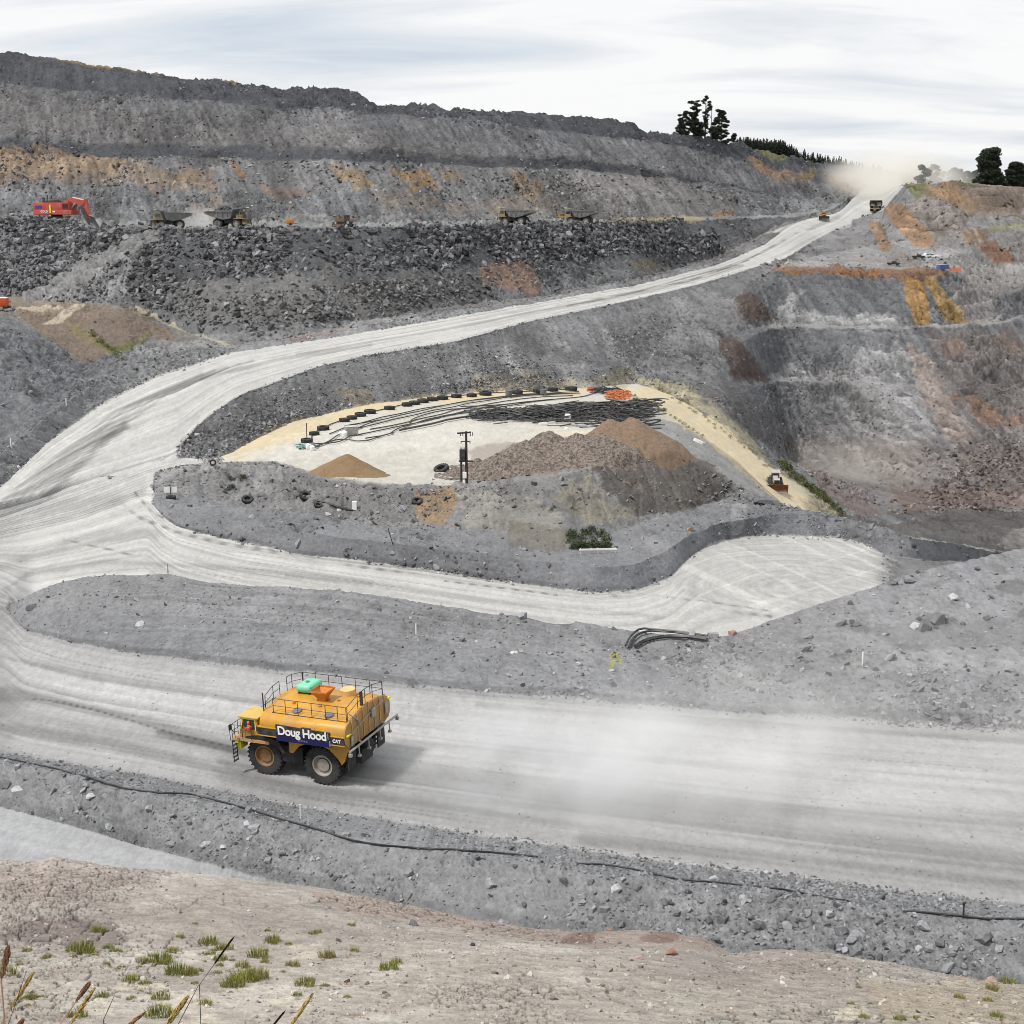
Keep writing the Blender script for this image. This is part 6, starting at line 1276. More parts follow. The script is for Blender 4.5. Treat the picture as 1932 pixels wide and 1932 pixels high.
GT = [(52, 1795, 12), (185, 1760, 20), (152, 1800, 34), (10, 1840, 26), (90, 1800 + 5, 10), (56, 1884, 16), (146, 1920, 24), (192, 1882, 18), (200, 1820, 10), (247, 1853, 22), (270, 1818, 16), (303, 1818, 30), (335, 1838, 30), (358, 1840, 22), (303, 1885, 22), (325, 1796, 16), (300, 1920, 34), (392, 1783, 24), (424, 1793, 22), (415, 1813, 18), (388, 1898, 18), (460, 1852, 34), (440, 1862, 30), (485, 1848, 30), (487, 1808, 26), (457, 1826, 20), (514, 1778, 20), (505, 1757, 8), (617, 1806, 22), (575, 1860, 24), (552, 1823, 18), (662, 1748, 10), (600, 1760, 10), (669, 1796, 12), (734, 1830, 24), (748, 1818, 16), (591, 1763, 12), (655, 1882, 10), (368, 1745, 8), (560, 1880, 14), (340, 1770, 12), (270, 1858, 14), (205, 1790, 14), (247, 1885, 12), (1900, 1846, 20), (1873, 1868, 18), (1864, 1890, 14), (1880, 1918, 16), (1810, 1884, 14), (1698, 1924, 16), (1630, 1922, 14), (1605, 1895, 10), (1620, 1864, 8), (1642, 1895, 8), (1730, 1925, 10)]
_g = random.Random(99)
GT += [(_u, _v, _g.uniform(5, 12)) for _u, _v in [(a + _g.gauss(0, 26), min(max(b + _g.gauss(0, 14), 1760), 1926)) for a, b in [(470, 1845), (345, 1840), (280, 1820), (150, 1800), (400, 1800), (300, 1885), (575, 1845), (60, 1880), (40, 1830), (500, 1800)] for _ in range(6)]]
for k, (u, v, s) in enumerate(GT):
    p = hit(u, v, 't0', 'strip'); o = tufts[k % 5] if k < 5 else tufts[k % 5].copy()
    if k >= 5: COL.objects.link(o)
    sc = 1.5 * s / ppm(p) / .95; o.matrix_world = Matrix.Translation(p - Vector((0, 0, .03))) @ Matrix.Rotation(k * 2.1, 4, 'Z') @ Matrix.Diagonal((sc * .95, sc * .95, sc * 1.15, 1))
    right = u > 1500
    tag(o, 'small green grass tuft on the ochre clay at the right end of the terrace' if right else ('large green grass tuft on the pale cracked clay of the terrace' if s >= 20 else 'small green grass tuft on the cracked clay left on the terrace'), 'grass tuft', 'grass tufts at the right end of the terrace' if right else ('large grass tufts on the terrace' if s >= 20 else 'small grass tufts on the terrace'))
dw = [blades(70, .45, .5, 30 + k, .011, lean=.9).build('dry_weed', STRAW2 if k else leafmat('grey_weed', (.19, .16, .12), .3)) for k in range(3)]
rw = random.Random(77)
for k in range(46):
    u, v = (rw.uniform(0, 800), rw.uniform(1790, 1925)) if k < 36 else (rw.uniform(1200, 1900), rw.uniform(1850, 1925))
    p = hit(u, v, 't0', 'strip'); o = dw[k] if k < 3 else dw[k % 3].copy()
    if k >= 3: COL.objects.link(o)
    sc = rw.uniform(12, 26) / ppm(p); o.matrix_world = Matrix.Translation(p - Vector((0, 0, .03))) @ Matrix.Rotation(k * 2.4, 4, 'Z') @ Matrix.Diagonal((sc * 1.3, sc * 1.3, sc * .8, 1))
    tag(o, 'small withered brown weed on the bare clay of the terrace', 'weed', 'withered weeds on the terrace')
# tall seeding grass close to the camera
def seed_stem(tip, base, w, m_, label, droop=.0, ear=.42, sd=0):
    """tip and base are photo positions of the stem, seen from 2.4 m"""
    d = 2.45 + .25 * math.sin(sd * 2.3)
    def at(u, v): return Vector(((u - CX) / FPX * d / CP * 1.0, 0, 0)) if False else Vector(((u - CX) / FPX * (d * CP + tv(v) * d * SP), d, HCAM - tv(v) * d))
    T, B_ = at(*tip), at(*base); ax = (T - B_); t = thing('seeding_grass', label, 'grass stem', group='tall seeding grass stems by the camera')
    root = B_ - Vector((ax.x * .25, 0, 0)); root.z = ground_z(root.x, root.y) - .02
    k = MB().tube([root - T, (B_ - T) * .98, (B_ - T) * .6, (B_ - T) * .3, Vector((0, 0, 0))], [.0018, .0016, .0013, .0011, .0007] if m_ is not STEMD else [.0011, .0010, .0009, .0007, .0005], 5); k.build('stalk', STEMD if m_ is STEMD else STRAW2, t)
    if ear:
        m = MB(); r_ = random.Random(sd); n = 220
        for q in range(n):
            f = q / n; c = (B_ - T) * (f * ear); a = r_.uniform(0, 6.283); rr = .78 * w * (.25 + 1.0 * math.sin(3.14 * min(1, (f * .92 + .06)) ** .8)) * r_.uniform(.3, 1)
            e = c + Vector((math.cos(a) * rr, math.sin(a) * rr, 0)); up = -ax.normalized() * -1
            g = ax.normalized() * .008; sd_ = Vector((math.cos(a + 1.5), math.sin(a + 1.5), .2)) * .0017
            m.add([c * .5 + e * .5 - g * .4 - sd_, e - sd_ * 1.4 + g * .2, e + g * 1.2, e + sd_ * 1.4 + g * .2, c * .5 + e * .5 - g * .4 + sd_], [(0, 1, 2, 3, 4)])
        m.build('seed_head', m_, t)
    t.location = T
    return t
SG = [((15, 1790), (2, 1850), .008, STRAW2, 'thick brown seed head cut by the left picture edge', .9), ((61, 1838), (5, 1925), .0065, STRAW, 'slanting seed head leaning right near the left edge', .75), ((166, 1858), (108, 1940), .006, STRAW2, 'dark brown seed head crossing the yellow one', .35), ((176, 1868), (120, 1950), .0065, STRAW, 'yellow seed head beside the dark brown one', .9), ((270, 1913), (190, 1975), .007, STRAW2, 'reddish brown seed head lying low to the right', .9), ((352, 1882), (292, 1965), .0075, STRAW, 'full yellow seed head in the middle of the stems', .95), ((588, 1878), (520, 1975), .006, STRAW, 'rightmost yellow twisted seed head, tall and alone', .9), ((606, 1958 - 10), (585, 1990), .006, STRAW2, 'short brown seed head low at the right of the stems', .9), ((40, 1928), (20, 1960), .007, STRAW2, 'stubby reddish seed head at the bottom left corner', .9),
      ((438, 1772), (375, 1860), .0012, STEMD, 'tall thin dark stem standing above the grass tufts', .5), ((375, 1858), (335, 1935), .001, STEMD, 'bare dark stem below the tall thin one', 0), ((50, 1832), (15, 1935), .001, STEMD, 'bare dark stem behind the slanting seed head', 0), ((534, 1862 + 50), (490, 1965), .0015, STEMD, 'thin dark broken stem left of the rightmost seed head', .5), ((215, 1880), (195, 1925), .001, STEMD, 'bare dark stem right of the yellow seed head', 0)]
for k, (tp, bs, w_, m_, lb, er) in enumerate(SG): seed_stem(tp, bs, w_, m_, lb, 0, er, k)
# shrubs and weeds on the banks
def shrub(name, label, cat, spots, a, b, m_, n=140, group=None):
    proto = None
    for k, (u, v, s) in enumerate(spots):
        if k < 3: 
            mb = MB(); r_ = random.Random(k + 70)
            for q in range(n):
                th = r_.uniform(0, 6.283); ph = r_.random(); rr = (r_.random() ** .4); x, y, z = .5 * rr * math.cos(th) * math.sqrt(1 - ph * ph * .8), .5 * rr * math.sin(th) * math.sqrt(1 - ph * ph * .8), .75 * ph * (.5 + .5 * r_.random()) + .03
                d = Vector((r_.uniform(-1, 1), r_.uniform(-1, 1), r_.uniform(-.2, 1))).normalized() * .10; e = Vector((r_.uniform(-1, 1), r_.uniform(-1, 1), r_.uniform(-1, 1))).normalized() * .05
                c = Vector((x, y, z)); mb.add([c - d, c + e, c + d, c - e], [(0, 1, 2, 3)])
            mb.tube([(0, 0, -.1), (.02, 0, .5)], [.04, .015], 5)
            pr = mb.build(name, m_); (proto or (proto := [])).append(pr); o = pr
        else: o = proto[k % len(proto)].copy(); COL.objects.link(o)
        p = hit(u, v, a, b); sc = s / ppm(p); o.matrix_world = Matrix.Translation(p) @ Matrix.Rotation(k * 1.9, 4, 'Z') @ Matrix.Diagonal((sc * 1.3, sc * 1.3, sc * 1.2, 1)); tag(o, label, cat, group)
rr_ = random.Random(5)
shrub('green_shrub', 'dark green shrub in the thicket on the bank above the low white rail', 'shrub', [(1075 + rr_.uniform(0, 72), 1000 + rr_.uniform(0, 38), rr_.uniform(10, 20)) for _ in range(22)] + [(1085 + i * 7, 1036, 16) for i in range(9)], 'b_near', 'pad_far', SHRUB, 140, 'shrubs above the low white rail')
sp = []
for k in range(60):
    f = k / 59; u = 1472 + 116 * f; v = 880 + 90 * f ** 1.02; sp.append((u + rr_.uniform(-4, 4), v + rr_.uniform(-5, 5), rr_.uniform(9, 15)))
shrub('roadside_bush', 'olive green bush in the strip along the outer edge of the ramp', 'bush', sp, 'pad_near', 'pit3', leafmat('olive_leaves', (.075, .082, .025), .35), 120, 'bushes along the outer edge of the ramp')
shrub('dry_bush', 'dry yellowish bush beside the ramp and its green bushes', 'bush', [(1250 + 200 * (k / 29) + rr_.uniform(-6, 6), 738 + 150 * (k / 29) ** 1.15 + rr_.uniform(-8, 4), rr_.uniform(5, 9)) for k in range(30)], 'pad_near', 'pit2', leafmat('dry_leaves', (.17, .15, .075), .3), 80, 'dry bushes beside the ramp')
shrub('ramp_weed', 'low green weed on the bank between the yard and the ramp', 'weed', [(1195 + 60 * (k / 13) + rr_.uniform(-5, 5), 752 + 28 * (k / 13) + rr_.uniform(-4, 4), rr_.uniform(6, 10)) for k in range(14)] + [(1265 + 60 * (k / 7), 785 + 40 * (k / 7), rr_.uniform(5, 9)) for k in range(8)], 'b_dip', 'pit2', leafmat('weed_leaves', (.085, .10, .03), .35), 90, 'weeds between the yard and the ramp')
shrub('bank_weed', 'dark upright weed on the bank left of the brown gravel cone', 'weed', [(440 + rr_.uniform(-12, 30), 912 + rr_.uniform(-12, 14), rr_.uniform(6, 12)) for _ in range(14)] + [(410, 885, 9), (1045, 960, 9), (1040, 965, 8)], 'b_near', 'pad_far', leafmat('dark_weed', (.035, .04, .02), .3), 90, 'weeds on the bank left of the gravel cone')
shrub('gully_weed', 'green weed growing in the gully of the brown mound', 'weed', [(170 + 60 * (k / 15) + rr_.uniform(-6, 6), 630 + 48 * (k / 15) + rr_.uniform(-4, 4), rr_.uniform(7, 11)) for k in range(16)], 'l_berm', 'face_foot', leafmat('gully_leaves', (.10, .105, .03), .35), 90, 'weeds in the gully of the brown mound')

# ------------------------------------------------------------------ trees
def clump(m, c, r, n, rng, sz):
    for q in range(n):
        d = Vector((rng.gauss(0, 1), rng.gauss(0, 1), rng.gauss(0, .7))); d = d.normalized() * r * rng.random() ** .35; p = Vector(c) + Vector((d.x, d.y, d.z * .55))
        a = Vector((rng.uniform(-1, 1), rng.uniform(-1, 1), rng.uniform(-.5, .9))).normalized() * sz * rng.uniform(.6, 1.3); b = a.cross(Vector((rng.uniform(-1, 1), rng.uniform(-1, 1), rng.uniform(-1, 1)))).normalized() * sz * .45
        m.add([p - a, p + b, p + a, p - b], [(0, 1, 2, 3)])
def pine(label, base, h, cl, group=None, seed=0, name='pine_tree', lean=0, sz=.45, nleaf=60, m_=None, trunk_to=.95):
    """cl: foliage clumps (sideways, up, radius) as fractions of the height"""
    rng = random.Random(seed); t = thing(name, label, 'tree', base, group)
    tr = MB().tube([(0, 0, -1.5), (lean * h * .4, 0, h * .45), (lean * h, 0, h * trunk_to)], [h * .022, h * .015, h * .005], 7); cr = MB()
    for x, z, r in cl:
        y = rng.uniform(-.6, .6) * r * 1.6; tr.tube([(lean * h * z, 0, h * (z - .05)), (x * h, y * h, h * z)], [h * .006, h * .003], 4)
        clump(cr, (x * h, y * h, z * h), r * h, int(nleaf * (1.6 + 20 * r)), rng, sz)
        for q in range(2): clump(cr, (x * h + rng.uniform(-1, 1) * r * h, y * h + rng.uniform(-1, 1) * r * h, z * h + rng.uniform(-.6, .4) * r * h), r * h * .5, int(nleaf * .6), rng, sz)
    tr.build('trunk', BARK, t); cr.build('crown', m_ or PINE, t); return t
def ridge_at(u, dy=6):
    c = int(np.clip(np.searchsorted(UC, u), 0, NC - 1)); r = int(np.searchsorted(Rp, LI['ridge'])); y = float(Y[r, c]) + dy
    return at_uy(u, y)
def tree_h(p, v_top): return (HCAM - tv(v_top) * p.y) - p.z
def full(n, w0, seed, zlo=.12, shape=lambda z: 1 - .6 * z, r=.06):
    q = random.Random(seed); return [(q.uniform(-1, 1) * w0 * shape(z), z, r * q.uniform(.7, 1.25)) for z in [zlo + (1 - zlo - .03) * (i / (n - 1)) for i in range(n)]]
p = ridge_at(1292, 2); pine('short bushy pine at the left end of the ridge group', p, tree_h(p, 209), full(44, .28, 1, .05, lambda z: 1 - .5 * abs(z - .6), .075), None, 1, sz=.38, nleaf=90)
p = ridge_at(1308, 4); pine('tall broken-topped pine second from left in the ridge group', p, tree_h(p, 189), full(48, .17, 2, .05, lambda z: (.9 + .35 * math.sin(z * 9)) * (1.1 - .4 * z), .062), None, 2, sz=.38, nleaf=90)
p = ridge_at(1330, 2); pine('tallest thin pine with see-through crown in the ridge group', p, tree_h(p, 179), full(40, .125, 3, .08, lambda z: .75 + .5 * math.sin(z * 11), .04), None, 3, sz=.36, nleaf=80)
p = ridge_at(1341, 2); pine('bare thin dead stem between the tall pine and the dense one', p, tree_h(p, 203), [(.03, .5, .012), (-.02, .7, .01), (.03, .3, .03)], None, 4, nleaf=14)
p = ridge_at(1360, 2); pine('dense dark pine at the right end of the ridge group', p, tree_h(p, 206), full(56, .24, 5, .03, lambda z: 1.1 - .65 * z + .2 * math.sin(z * 13), .068), None, 5, sz=.38, nleaf=100)
for k_, (u_, vt_, lb_) in enumerate([(1282, 228, 'low dark bush at the left foot of the ridge pines'), (1318, 232, 'dark bush between the two middle ridge pines'), (1347, 240, 'dark bush at the foot of the dense pine')]):
    p = ridge_at(u_, 4); pine(lb_, p, max(tree_h(p, vt_), 3), full(12, .4, 90 + k_, .06, lambda z: 1 - .5 * z, .25), None, 90 + k_, 'low_tree', nleaf=40)
p = ridge_at(1385, 3); pine('low round dark tree right beside the dense pine', p, tree_h(p, 253), full(8, .4, 6, .1, lambda z: 1 - .5 * z, .2), None, 6, nleaf=60)
# forest beyond the ridge: six conifers, copied
def conifer(seed):
    rng = random.Random(seed); t = bpy.data.objects.new('conifer', None); COL.objects.link(t); m = MB(); n = 11
    for k in range(n):
        z = .1 + .86 * k / (n - 1); R_ = .20 * (1 - z) ** .8 + .012
        for q in range(9):
            a = rng.uniform(0, 6.283); l = R_ * rng.uniform(.6, 1.2); d = Vector((math.cos(a), math.sin(a), -.35)); s = Vector((-math.sin(a), math.cos(a), 0)) * l * .45; c = Vector((0, 0, z))
            m.add([c, c + d * l * .6 + s, c + d * l, c + d * l * .6 - s], [(0, 1, 2, 3)]); m.add([c + Vector((0, 0, .03)), c + d * l * .5 + Vector((0, 0, .05)), c + d * l, c + d * l * .5 - Vector((0, 0, .06))], [(0, 1, 2, 3)])
    m.build('crown', PINE, t); MB().tube([(0, 0, -.05), (0, 0, .95)], [.022, .004], 5).build('trunk', BARK, t); return t
CP_ = [conifer(k + 20) for k in range(6)]
SKY = [(1390, 262), (1400, 258), (1430, 262), (1450, 262), (1475, 265), (1500, 277), (1540, 290), (1570, 296), (1585, 295), (1600, 302), (1625, 308), (1662, 310)]
k = 0; rr_ = random.Random(11)
for u in np.concatenate([np.linspace(1388, 1500, 62), np.linspace(1395, 1590, 60), np.linspace(1593, 1664, 20)]):
    u = float(u + rr_.uniform(-1.5, 1.5)); vt = float(np.interp(u, [s[0] for s in SKY], [s[1] for s in SKY])) + rr_.uniform(-2, 8)
    p = ridge_at(u, rr_.uniform(15, 90)); p.z -= 1; h = max((HCAM - tv(vt) * p.y) - p.z, 7); o = CP_[k] if k < 6 else copy_tree(CP_[k % 6])
    o.location = p; o.scale = (h * rr_.uniform(1.1, 1.6),) * 2 + (h,); o.rotation_euler = (0, 0, rr_.uniform(0, 6)); tag(o, 'dark conifer in the forest edge showing above the ridge', 'tree', 'conifers of the forest beyond the ridge'); k += 1
# trees beyond the right rim
HAZ = leafmat('hazed_leaves', (.055, .065, .06), .3)  # haze over the far trees put into their leaf colour
def rim(u, y): return at_uy(u, y)
for k, (u, vt, y, w, lb, m_) in enumerate([(1866, 283, 760, .30, 'large dark broad-crowned pine on the right rim', PINE), (1914, 308, 770, .42, 'second dark pine at the right picture edge, broad and lower', PINE), (1938, 312, 790, .4, 'dark pine cut by the right picture edge', PINE)]):
    p = rim(u, y); h = tree_h(p, vt); pine(lb, p, h, [(x * (.8 if z > .85 else 1.0), z, r) for x, z, r in full(80, w * .92, 40 + k, .05, lambda z: (.8 + .3 * math.sin(z * 12 + k)) * (1.25 - .8 * z), .17)], None, 40 + k, sz=.6, nleaf=110, m_=m_)
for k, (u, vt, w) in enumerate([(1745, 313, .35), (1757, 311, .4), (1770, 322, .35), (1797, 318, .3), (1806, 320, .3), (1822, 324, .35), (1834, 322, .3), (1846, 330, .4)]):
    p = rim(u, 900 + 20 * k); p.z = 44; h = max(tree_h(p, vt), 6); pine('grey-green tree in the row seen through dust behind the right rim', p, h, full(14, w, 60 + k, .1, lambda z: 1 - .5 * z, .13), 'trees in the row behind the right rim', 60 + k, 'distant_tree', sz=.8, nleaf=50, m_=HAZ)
# ------------------------------------------------------------------ the laydown yard
def pad(u, v): return hit(u, v, 'b_dip', 'road_near')
TYL = ['black tyre lying flat in the curved row along the pipes', 'tyres in the curved row of the yard']
TY = [(579, 835), (593, 822), (610, 812), (650, 796), (664, 791), (680, 786), (698, 781), (735, 774), (768, 767), (782, 764), (798, 761), (816, 757), (835, 755), (861, 751), (890, 749), (916, 746), (976, 744), (1016, 741), (1043, 739), (1078, 737), (1092, 737), (1002, 743)]
def tyre_mesh(R=1.0, w=.72):
    m = MB().lathe([(R * .55, -w * .42), (R * .72, -w * .5), (R * .93, -w * .46), (R, -w * .3), (R, w * .3), (R * .93, w * .46), (R * .72, w * .5), (R * .55, w * .42), (R * .60, 0)], seg=26, axis='z', closed=True)
    for q in range(20):
        a = q * .31416; b0 = len(m.v); m.box(R * .95, R * 1.04, -R * .05, R * .05, -w * .42, w * .42); m.xform(Matrix.Rotation(a, 4, 'Z'), b0)
    return m
T0_ = None
for k, (u, v) in enumerate(TY[:-2]):
    p = pad(u, v); s = 10.0 / ppm(p)
    if T0_ is None: o = T0_ = tyre_mesh().build('tyre', RUBN, None, True, 40)
    else: o = T0_.copy(); COL.objects.link(o)
    s *= random.Random(k).uniform(.92, 1.12)
    o.matrix_world = Matrix.Translation(p + Vector((0, 0, .36 * s))) @ Matrix.Rotation(random.Random(k).uniform(-.06, .06), 4, 'X') @ Matrix.Rotation(k * 1.1, 4, 'Z') @ Matrix.Scale(s, 4)
    tag(o, TYL[0], 'tyre', TYL[1])
for (u, v, rx, ry, s, lb) in [(833, 890, .35, -.25, 1.25, 'large used tyre leaning on the brown gravel heap left of the power pole'), (323, 941, .05, 0, .72, 'tyre lying flat on the bank point below the small white sign'), (402, 879, 1.57, .25, .55, 'tyre standing upright on the bank corner where the yard track starts'),
                              (467, 945, .5, .1, .9, 'tyre half buried among the stones on the bank in front of the yard'), (577, 940, .6, .3, .95, 'tyre half buried low on the bank below the brown cone of gravel'), (787, 948, .5, 0, .8, 'tyre sunk in the bank left of the orange soil patch'), (600, 955, .4, .2, .6, 'small half buried tyre above the pipe lying on the bank')]:
    p = hit(u, v, 'b_berm', 'pad_far'); o = T0_.copy(); COL.objects.link(o); tag(o, lb, 'tyre')
    if 'group' in o: del o['group']
    o.matrix_world = Matrix.Translation(p + Vector((0, 0, s * (.98 if rx > 1.5 else .25)))) @ Matrix.Rotation(rx, 4, 'X') @ Matrix.Rotation(ry, 4, 'Y') @ Matrix.Scale(s, 4)
# pipes drawn out over the yard, each its own
def draped(name, pts, r, m, label, cat, group=None, a='b_dip', b='road_near', lift=0, wob=.0, seg=5, seed=0, fit=None):
    P = [fit(u, v) if fit else hit(u, v, a, b) for u, v in pts]; Q = []
    for i in range(len(P) - 1):
        n = max(3, int((P[i + 1] - P[i]).length / 2.0))
        p0, p1, p2, p3 = P[max(i - 1, 0)], P[i], P[i + 1], P[min(i + 2, len(P) - 1)]
        for k in range(n):
            t = k / n; q = .5 * ((2 * p1) + (p2 - p0) * t + (2 * p0 - 5 * p1 + 4 * p2 - p3) * t * t + (3 * p1 - p0 - 3 * p2 + p3) * t ** 3); Q.append(q)
    Q.append(P[-1]); R_ = random.Random(seed)
    for i, q in enumerate(Q):
        q.x += wob * math.sin(i * .7 + seed); q.y += wob * math.cos(i * .5 + seed * 2); q.z = ground_z(q.x, q.y) + r * 1.05 + lift
    for _ in range(2): Q = [Q[0]] + [Vector((Q[i].x, Q[i].y, max(Q[i].z, (Q[i - 1].z + Q[i + 1].z) / 2))) for i in range(1, len(Q) - 1)] + [Q[-1]]
    o = MB().tube(Q, r, seg).build(name, m, None, True, 60)
    return tag(o, label, cat, group)
PG = ('long black pipe laid in a curve across the yard beside the tyre row', 'long black pipes laid over the yard')
PIPES = [[(583, 838), (600, 815), (650, 793), (735, 771), (835, 752), (916, 744), (1000, 739), (1085, 736)],
         [(620, 820), (700, 795), (790, 775), (900, 757), (1000, 746), (1090, 741)], [(640, 822), (720, 800), (830, 775), (940, 755), (1060, 744)],
         [(650, 808), (740, 790), (860, 764), (960, 750), (1070, 745)], [(700, 812), (780, 796), (870, 774), (960, 758), (1080, 748)], [(660, 826), (760, 806), (850, 784), (930, 768)],
         [(690, 830), (730, 822), (770, 805), (860, 782), (950, 766), (1050, 756)], [(910, 786), (860, 795), (800, 808), (756, 816)], [(905, 778), (830, 790), (760, 808)],
         [(772, 800), (800, 785), (860, 774), (940, 770), (1010, 760)], [(600, 845), (640, 832), (690, 836), (740, 820)], [(590, 850), (620, 835), (660, 815), (720, 796)], [(870, 770), (960, 764), (1080, 752), (1120, 745)],
         [(900, 782), (990, 775), (1090, 758)], [(960, 752), (1020, 748), (1095, 744)], [(585, 842), (640, 838), (660, 824)]]
for k, P in enumerate(PIPES):
    o = draped('pipe', P, .125 if k != 7 else .24, PIPE, PG[0], 'pipe', PG[1], lift=.05 + .05 * (k % 4), wob=.25, seed=k)
    if k == 0: o['label'] = 'black pipe running along the far side of the tyre row, longest in the yard'
    if k == 7: o['label'] = 'thick straight black pipe lying alone in front of the others'
# tangle of scrap pipe: nobody could count it
tz = MB()
for k in range(760):
    r_ = random.Random(k + 50)
    w_ = r_.random(); u = 900 + 330 * w_ ** .75; vc = 788 - 4 * w_; v = vc + r_.gauss(0, 1) * (4 + 9 * w_)
    u = min(max(u, 885), 1228); v = min(max(v, 762), 818)
    p = pad(u, v); L_ = r_.uniform(3, 9); a = r_.gauss(0.1, .55); hmax = .5 + 3.4 * w_ ** 1.1
    b = r_.uniform(-.8, .8); z0 = r_.uniform(.05, .4 + hmax) * max(0, 1 - abs(v - vc) / 26)
    pts = []
    for i in range(5):
        t = (i / 4 - .5) * L_; pts.append((p.x + math.cos(a) * t + b * t * t * .05 * -math.sin(a), p.y + math.sin(a) * t + b * t * t * .05 * math.cos(a), p.z + .2 + z0 + .25 * math.sin(i * 1.3 + k) * (z0 > .4)))
    tz.tube(pts, r_.uniform(.07, .16), 4)
tag(tz.build('pipe_tangle', PIPE), 'big dark tangle of scrapped black pipe heaped on the yard', 'pipe heap', kind='stuff')
def tangle(u0, u1, v0, v1, n, m_, name, label, h, L0=2.5):
    t = MB()
    for k in range(n):
        r_ = random.Random(k + u0); p = pad(r_.uniform(u0, u1), r_.uniform(v0, v1)); a = r_.uniform(-1, 1) * 1.4; l = r_.uniform(.5, 1) * L0; z = r_.uniform(.1, h)
        t.tube([(p.x - l * math.cos(a), p.y - l * math.sin(a) * .4, p.z + z), (p.x, p.y, p.z + z + .2), (p.x + l * math.cos(a), p.y + l * math.sin(a) * .4, p.z + z * .7)], r_.uniform(.07, .15), 4)
    return tag(t.build(name, m_), label, 'heap', kind='stuff')
tangle(1120, 1170, 738, 746, 90, PIPE, 'pipe_heap', 'small dark heap of pipe offcuts at the far corner of the yard', 1.2)
tangle(1110, 1122, 736, 741, 26, mat('red_netting', (.40, .07, .05), .7), 'red_netting', 'small red heap of netting at the far corner of the yard', .8, 1.2)
tangle(1148, 1186, 745, 757, 110, mat('orange_hose', (.42, .13, .05), .75, 0, .3, 2), 'orange_hose_heap', 'rusty orange heap of hose behind the black pipe tangle', 1.5, 2.0)
# crate, drums, container bits
def boxy(name, label, cat, u, v, w, d, h, m_, rot=0, extra=None, a='b_dip', b='road_near', group=None):
    t = thing(name, label, cat, group=group); MB().box(-w / 2, w / 2, -d / 2, d / 2, 0, h, min(w, h) * .06).build('shell', m_, t)
    if extra: extra(t, w, d, h)
    p = hit(u, v, a, b); pose(t, p + Vector((0, 0, .02)), math.radians(rot)); return t
boxy('equipment_crate', 'grey metal crate with a dark open side beside the white tubs in the yard', 'crate', 663, 823, 2.4, 1.7, 1.75, STL, 20, lambda t, w, d, h: (MB().box(-w / 2 - .02, w / 2 + .02, -d / 2 - .02, d / 2 + .02, h, h + .1).build('lid', mat('pale_lid', (.45, .44, .42), .6), t), MB().box(w / 2, w / 2 + .04, -d / 2 + .15, d / 2 - .15, .1, h - .1).build('end_panel', RUST, t)))
def tub(label, u, v, s, grp=None):
    t = MB().lathe([(.001, 0), (.55, 0), (.62, .1), (.6, 1.0), (.4, 1.15), (.2, 1.18), (.2, 1.32), (.001, 1.32)], (0, 0, 0), 'z', 20).build('plastic_tub', WHT, None, True, 40)
    tag(t, label, 'tub', grp); p = pad(u, v); t.matrix_world = Matrix.Translation(p) @ Matrix.Scale(s, 4)
tub('white plastic tub at the near end of the tyre row', 582, 849, .85); tub('white plastic tub close right of the first tub', 589, 850, .75); tub('white tub against the left side of the grey crate', 650, 825, .95); tub('white tub standing farther left of the crate', 643, 823, .7)
t = thing('steel_post', 'thin black post standing at the near end of the tyre row', 'post'); MB().tube([(0, 0, 0), (0, 0, 3.2)], .09, 6).build('post', BLK, t); MB().box(-.18, .18, -.18, .18, 0, .12).build('foot', BLK, t); pose(t, pad(579, 830), 0)
tangle(566, 592, 842, 849, 30, mat('teal_net', (.12, .22, .2), .8), 'fishing_net', 'faded green net lying round the white tubs', .3, 1.4)
def drum(label, u, v, s=1.0):
    t = MB().lathe([(.001, 0), (.95, 0), (.95, .1), (.9, .15), (.9, 1.5), (.95, 1.55), (.95, 1.65), (.001, 1.65)], (0, 0, 0), 'z', 20).build('steel_drum', mat('grey_drum', (.13, .13, .13), .7, 0, .2, 3), None, True, 40)
    tag(t, label, 'drum'); t.matrix_world = Matrix.Translation(pad(u, v)) @ Matrix.Scale(s, 4)
drum('grey drum standing among the tyres, left one of two', 960, 748, .95); drum('grey drum near the far end of the tyre row, right one of two', 1025, 746, .95)
boxy('tool_box', 'dark steel box alone on the far edge of the yard track', 'box', 1073, 737, 2.0, 1.0, 1.0, BLK, 10)
for (u, v, s, lb) in [(1278 - 0, 0, 0, '')][:0]: pass
def slab(label, u, v, w, d, h, m_, a='b_dip', b='road_near', rot=0, sd=3):
    r_ = random.Random(sd); n = 9; ring = [((w / 2) * math.cos(k * 6.283 / n) * r_.uniform(.75, 1.1), (d / 2) * math.sin(k * 6.283 / n) * r_.uniform(.75, 1.1)) for k in range(n)]
    o = MB().loft([[(x, y, -.1) for x, y in ring], [(x, y, h) for x, y in ring], [(x * .7, y * .7, h * 1.15) for x, y in ring]]).build('concrete_slab', m_); tag(o, label, 'slab')
    p = hit(u, v, a, b); n_ = ground_n(p.x, p.y); pose(o, p + Vector((0, 0, .05)), rot, n_); return o
slab('round pale slab lying in front of the pipe tangle', 1026, 803, 2.4, 2.2, .45, mat('pale_concrete', (.52, .51, .49), .8)); slab('white broken slab sticking out of the pipe tangle', 1071, 797, 1.6, 1.4, 1.5, WHT, sd=8); slab('small white slab beside the grey sheet before the pipe tangle', 1069, 810, 1.0, .8, .3, WHT, sd=9)
slab('flat grey sheet lying between the pipe tangle and the gravel heap', 1093, 806, 3.6, 2.4, .3, mat('grey_sheet', (.33, .335, .345), .8), sd=11)
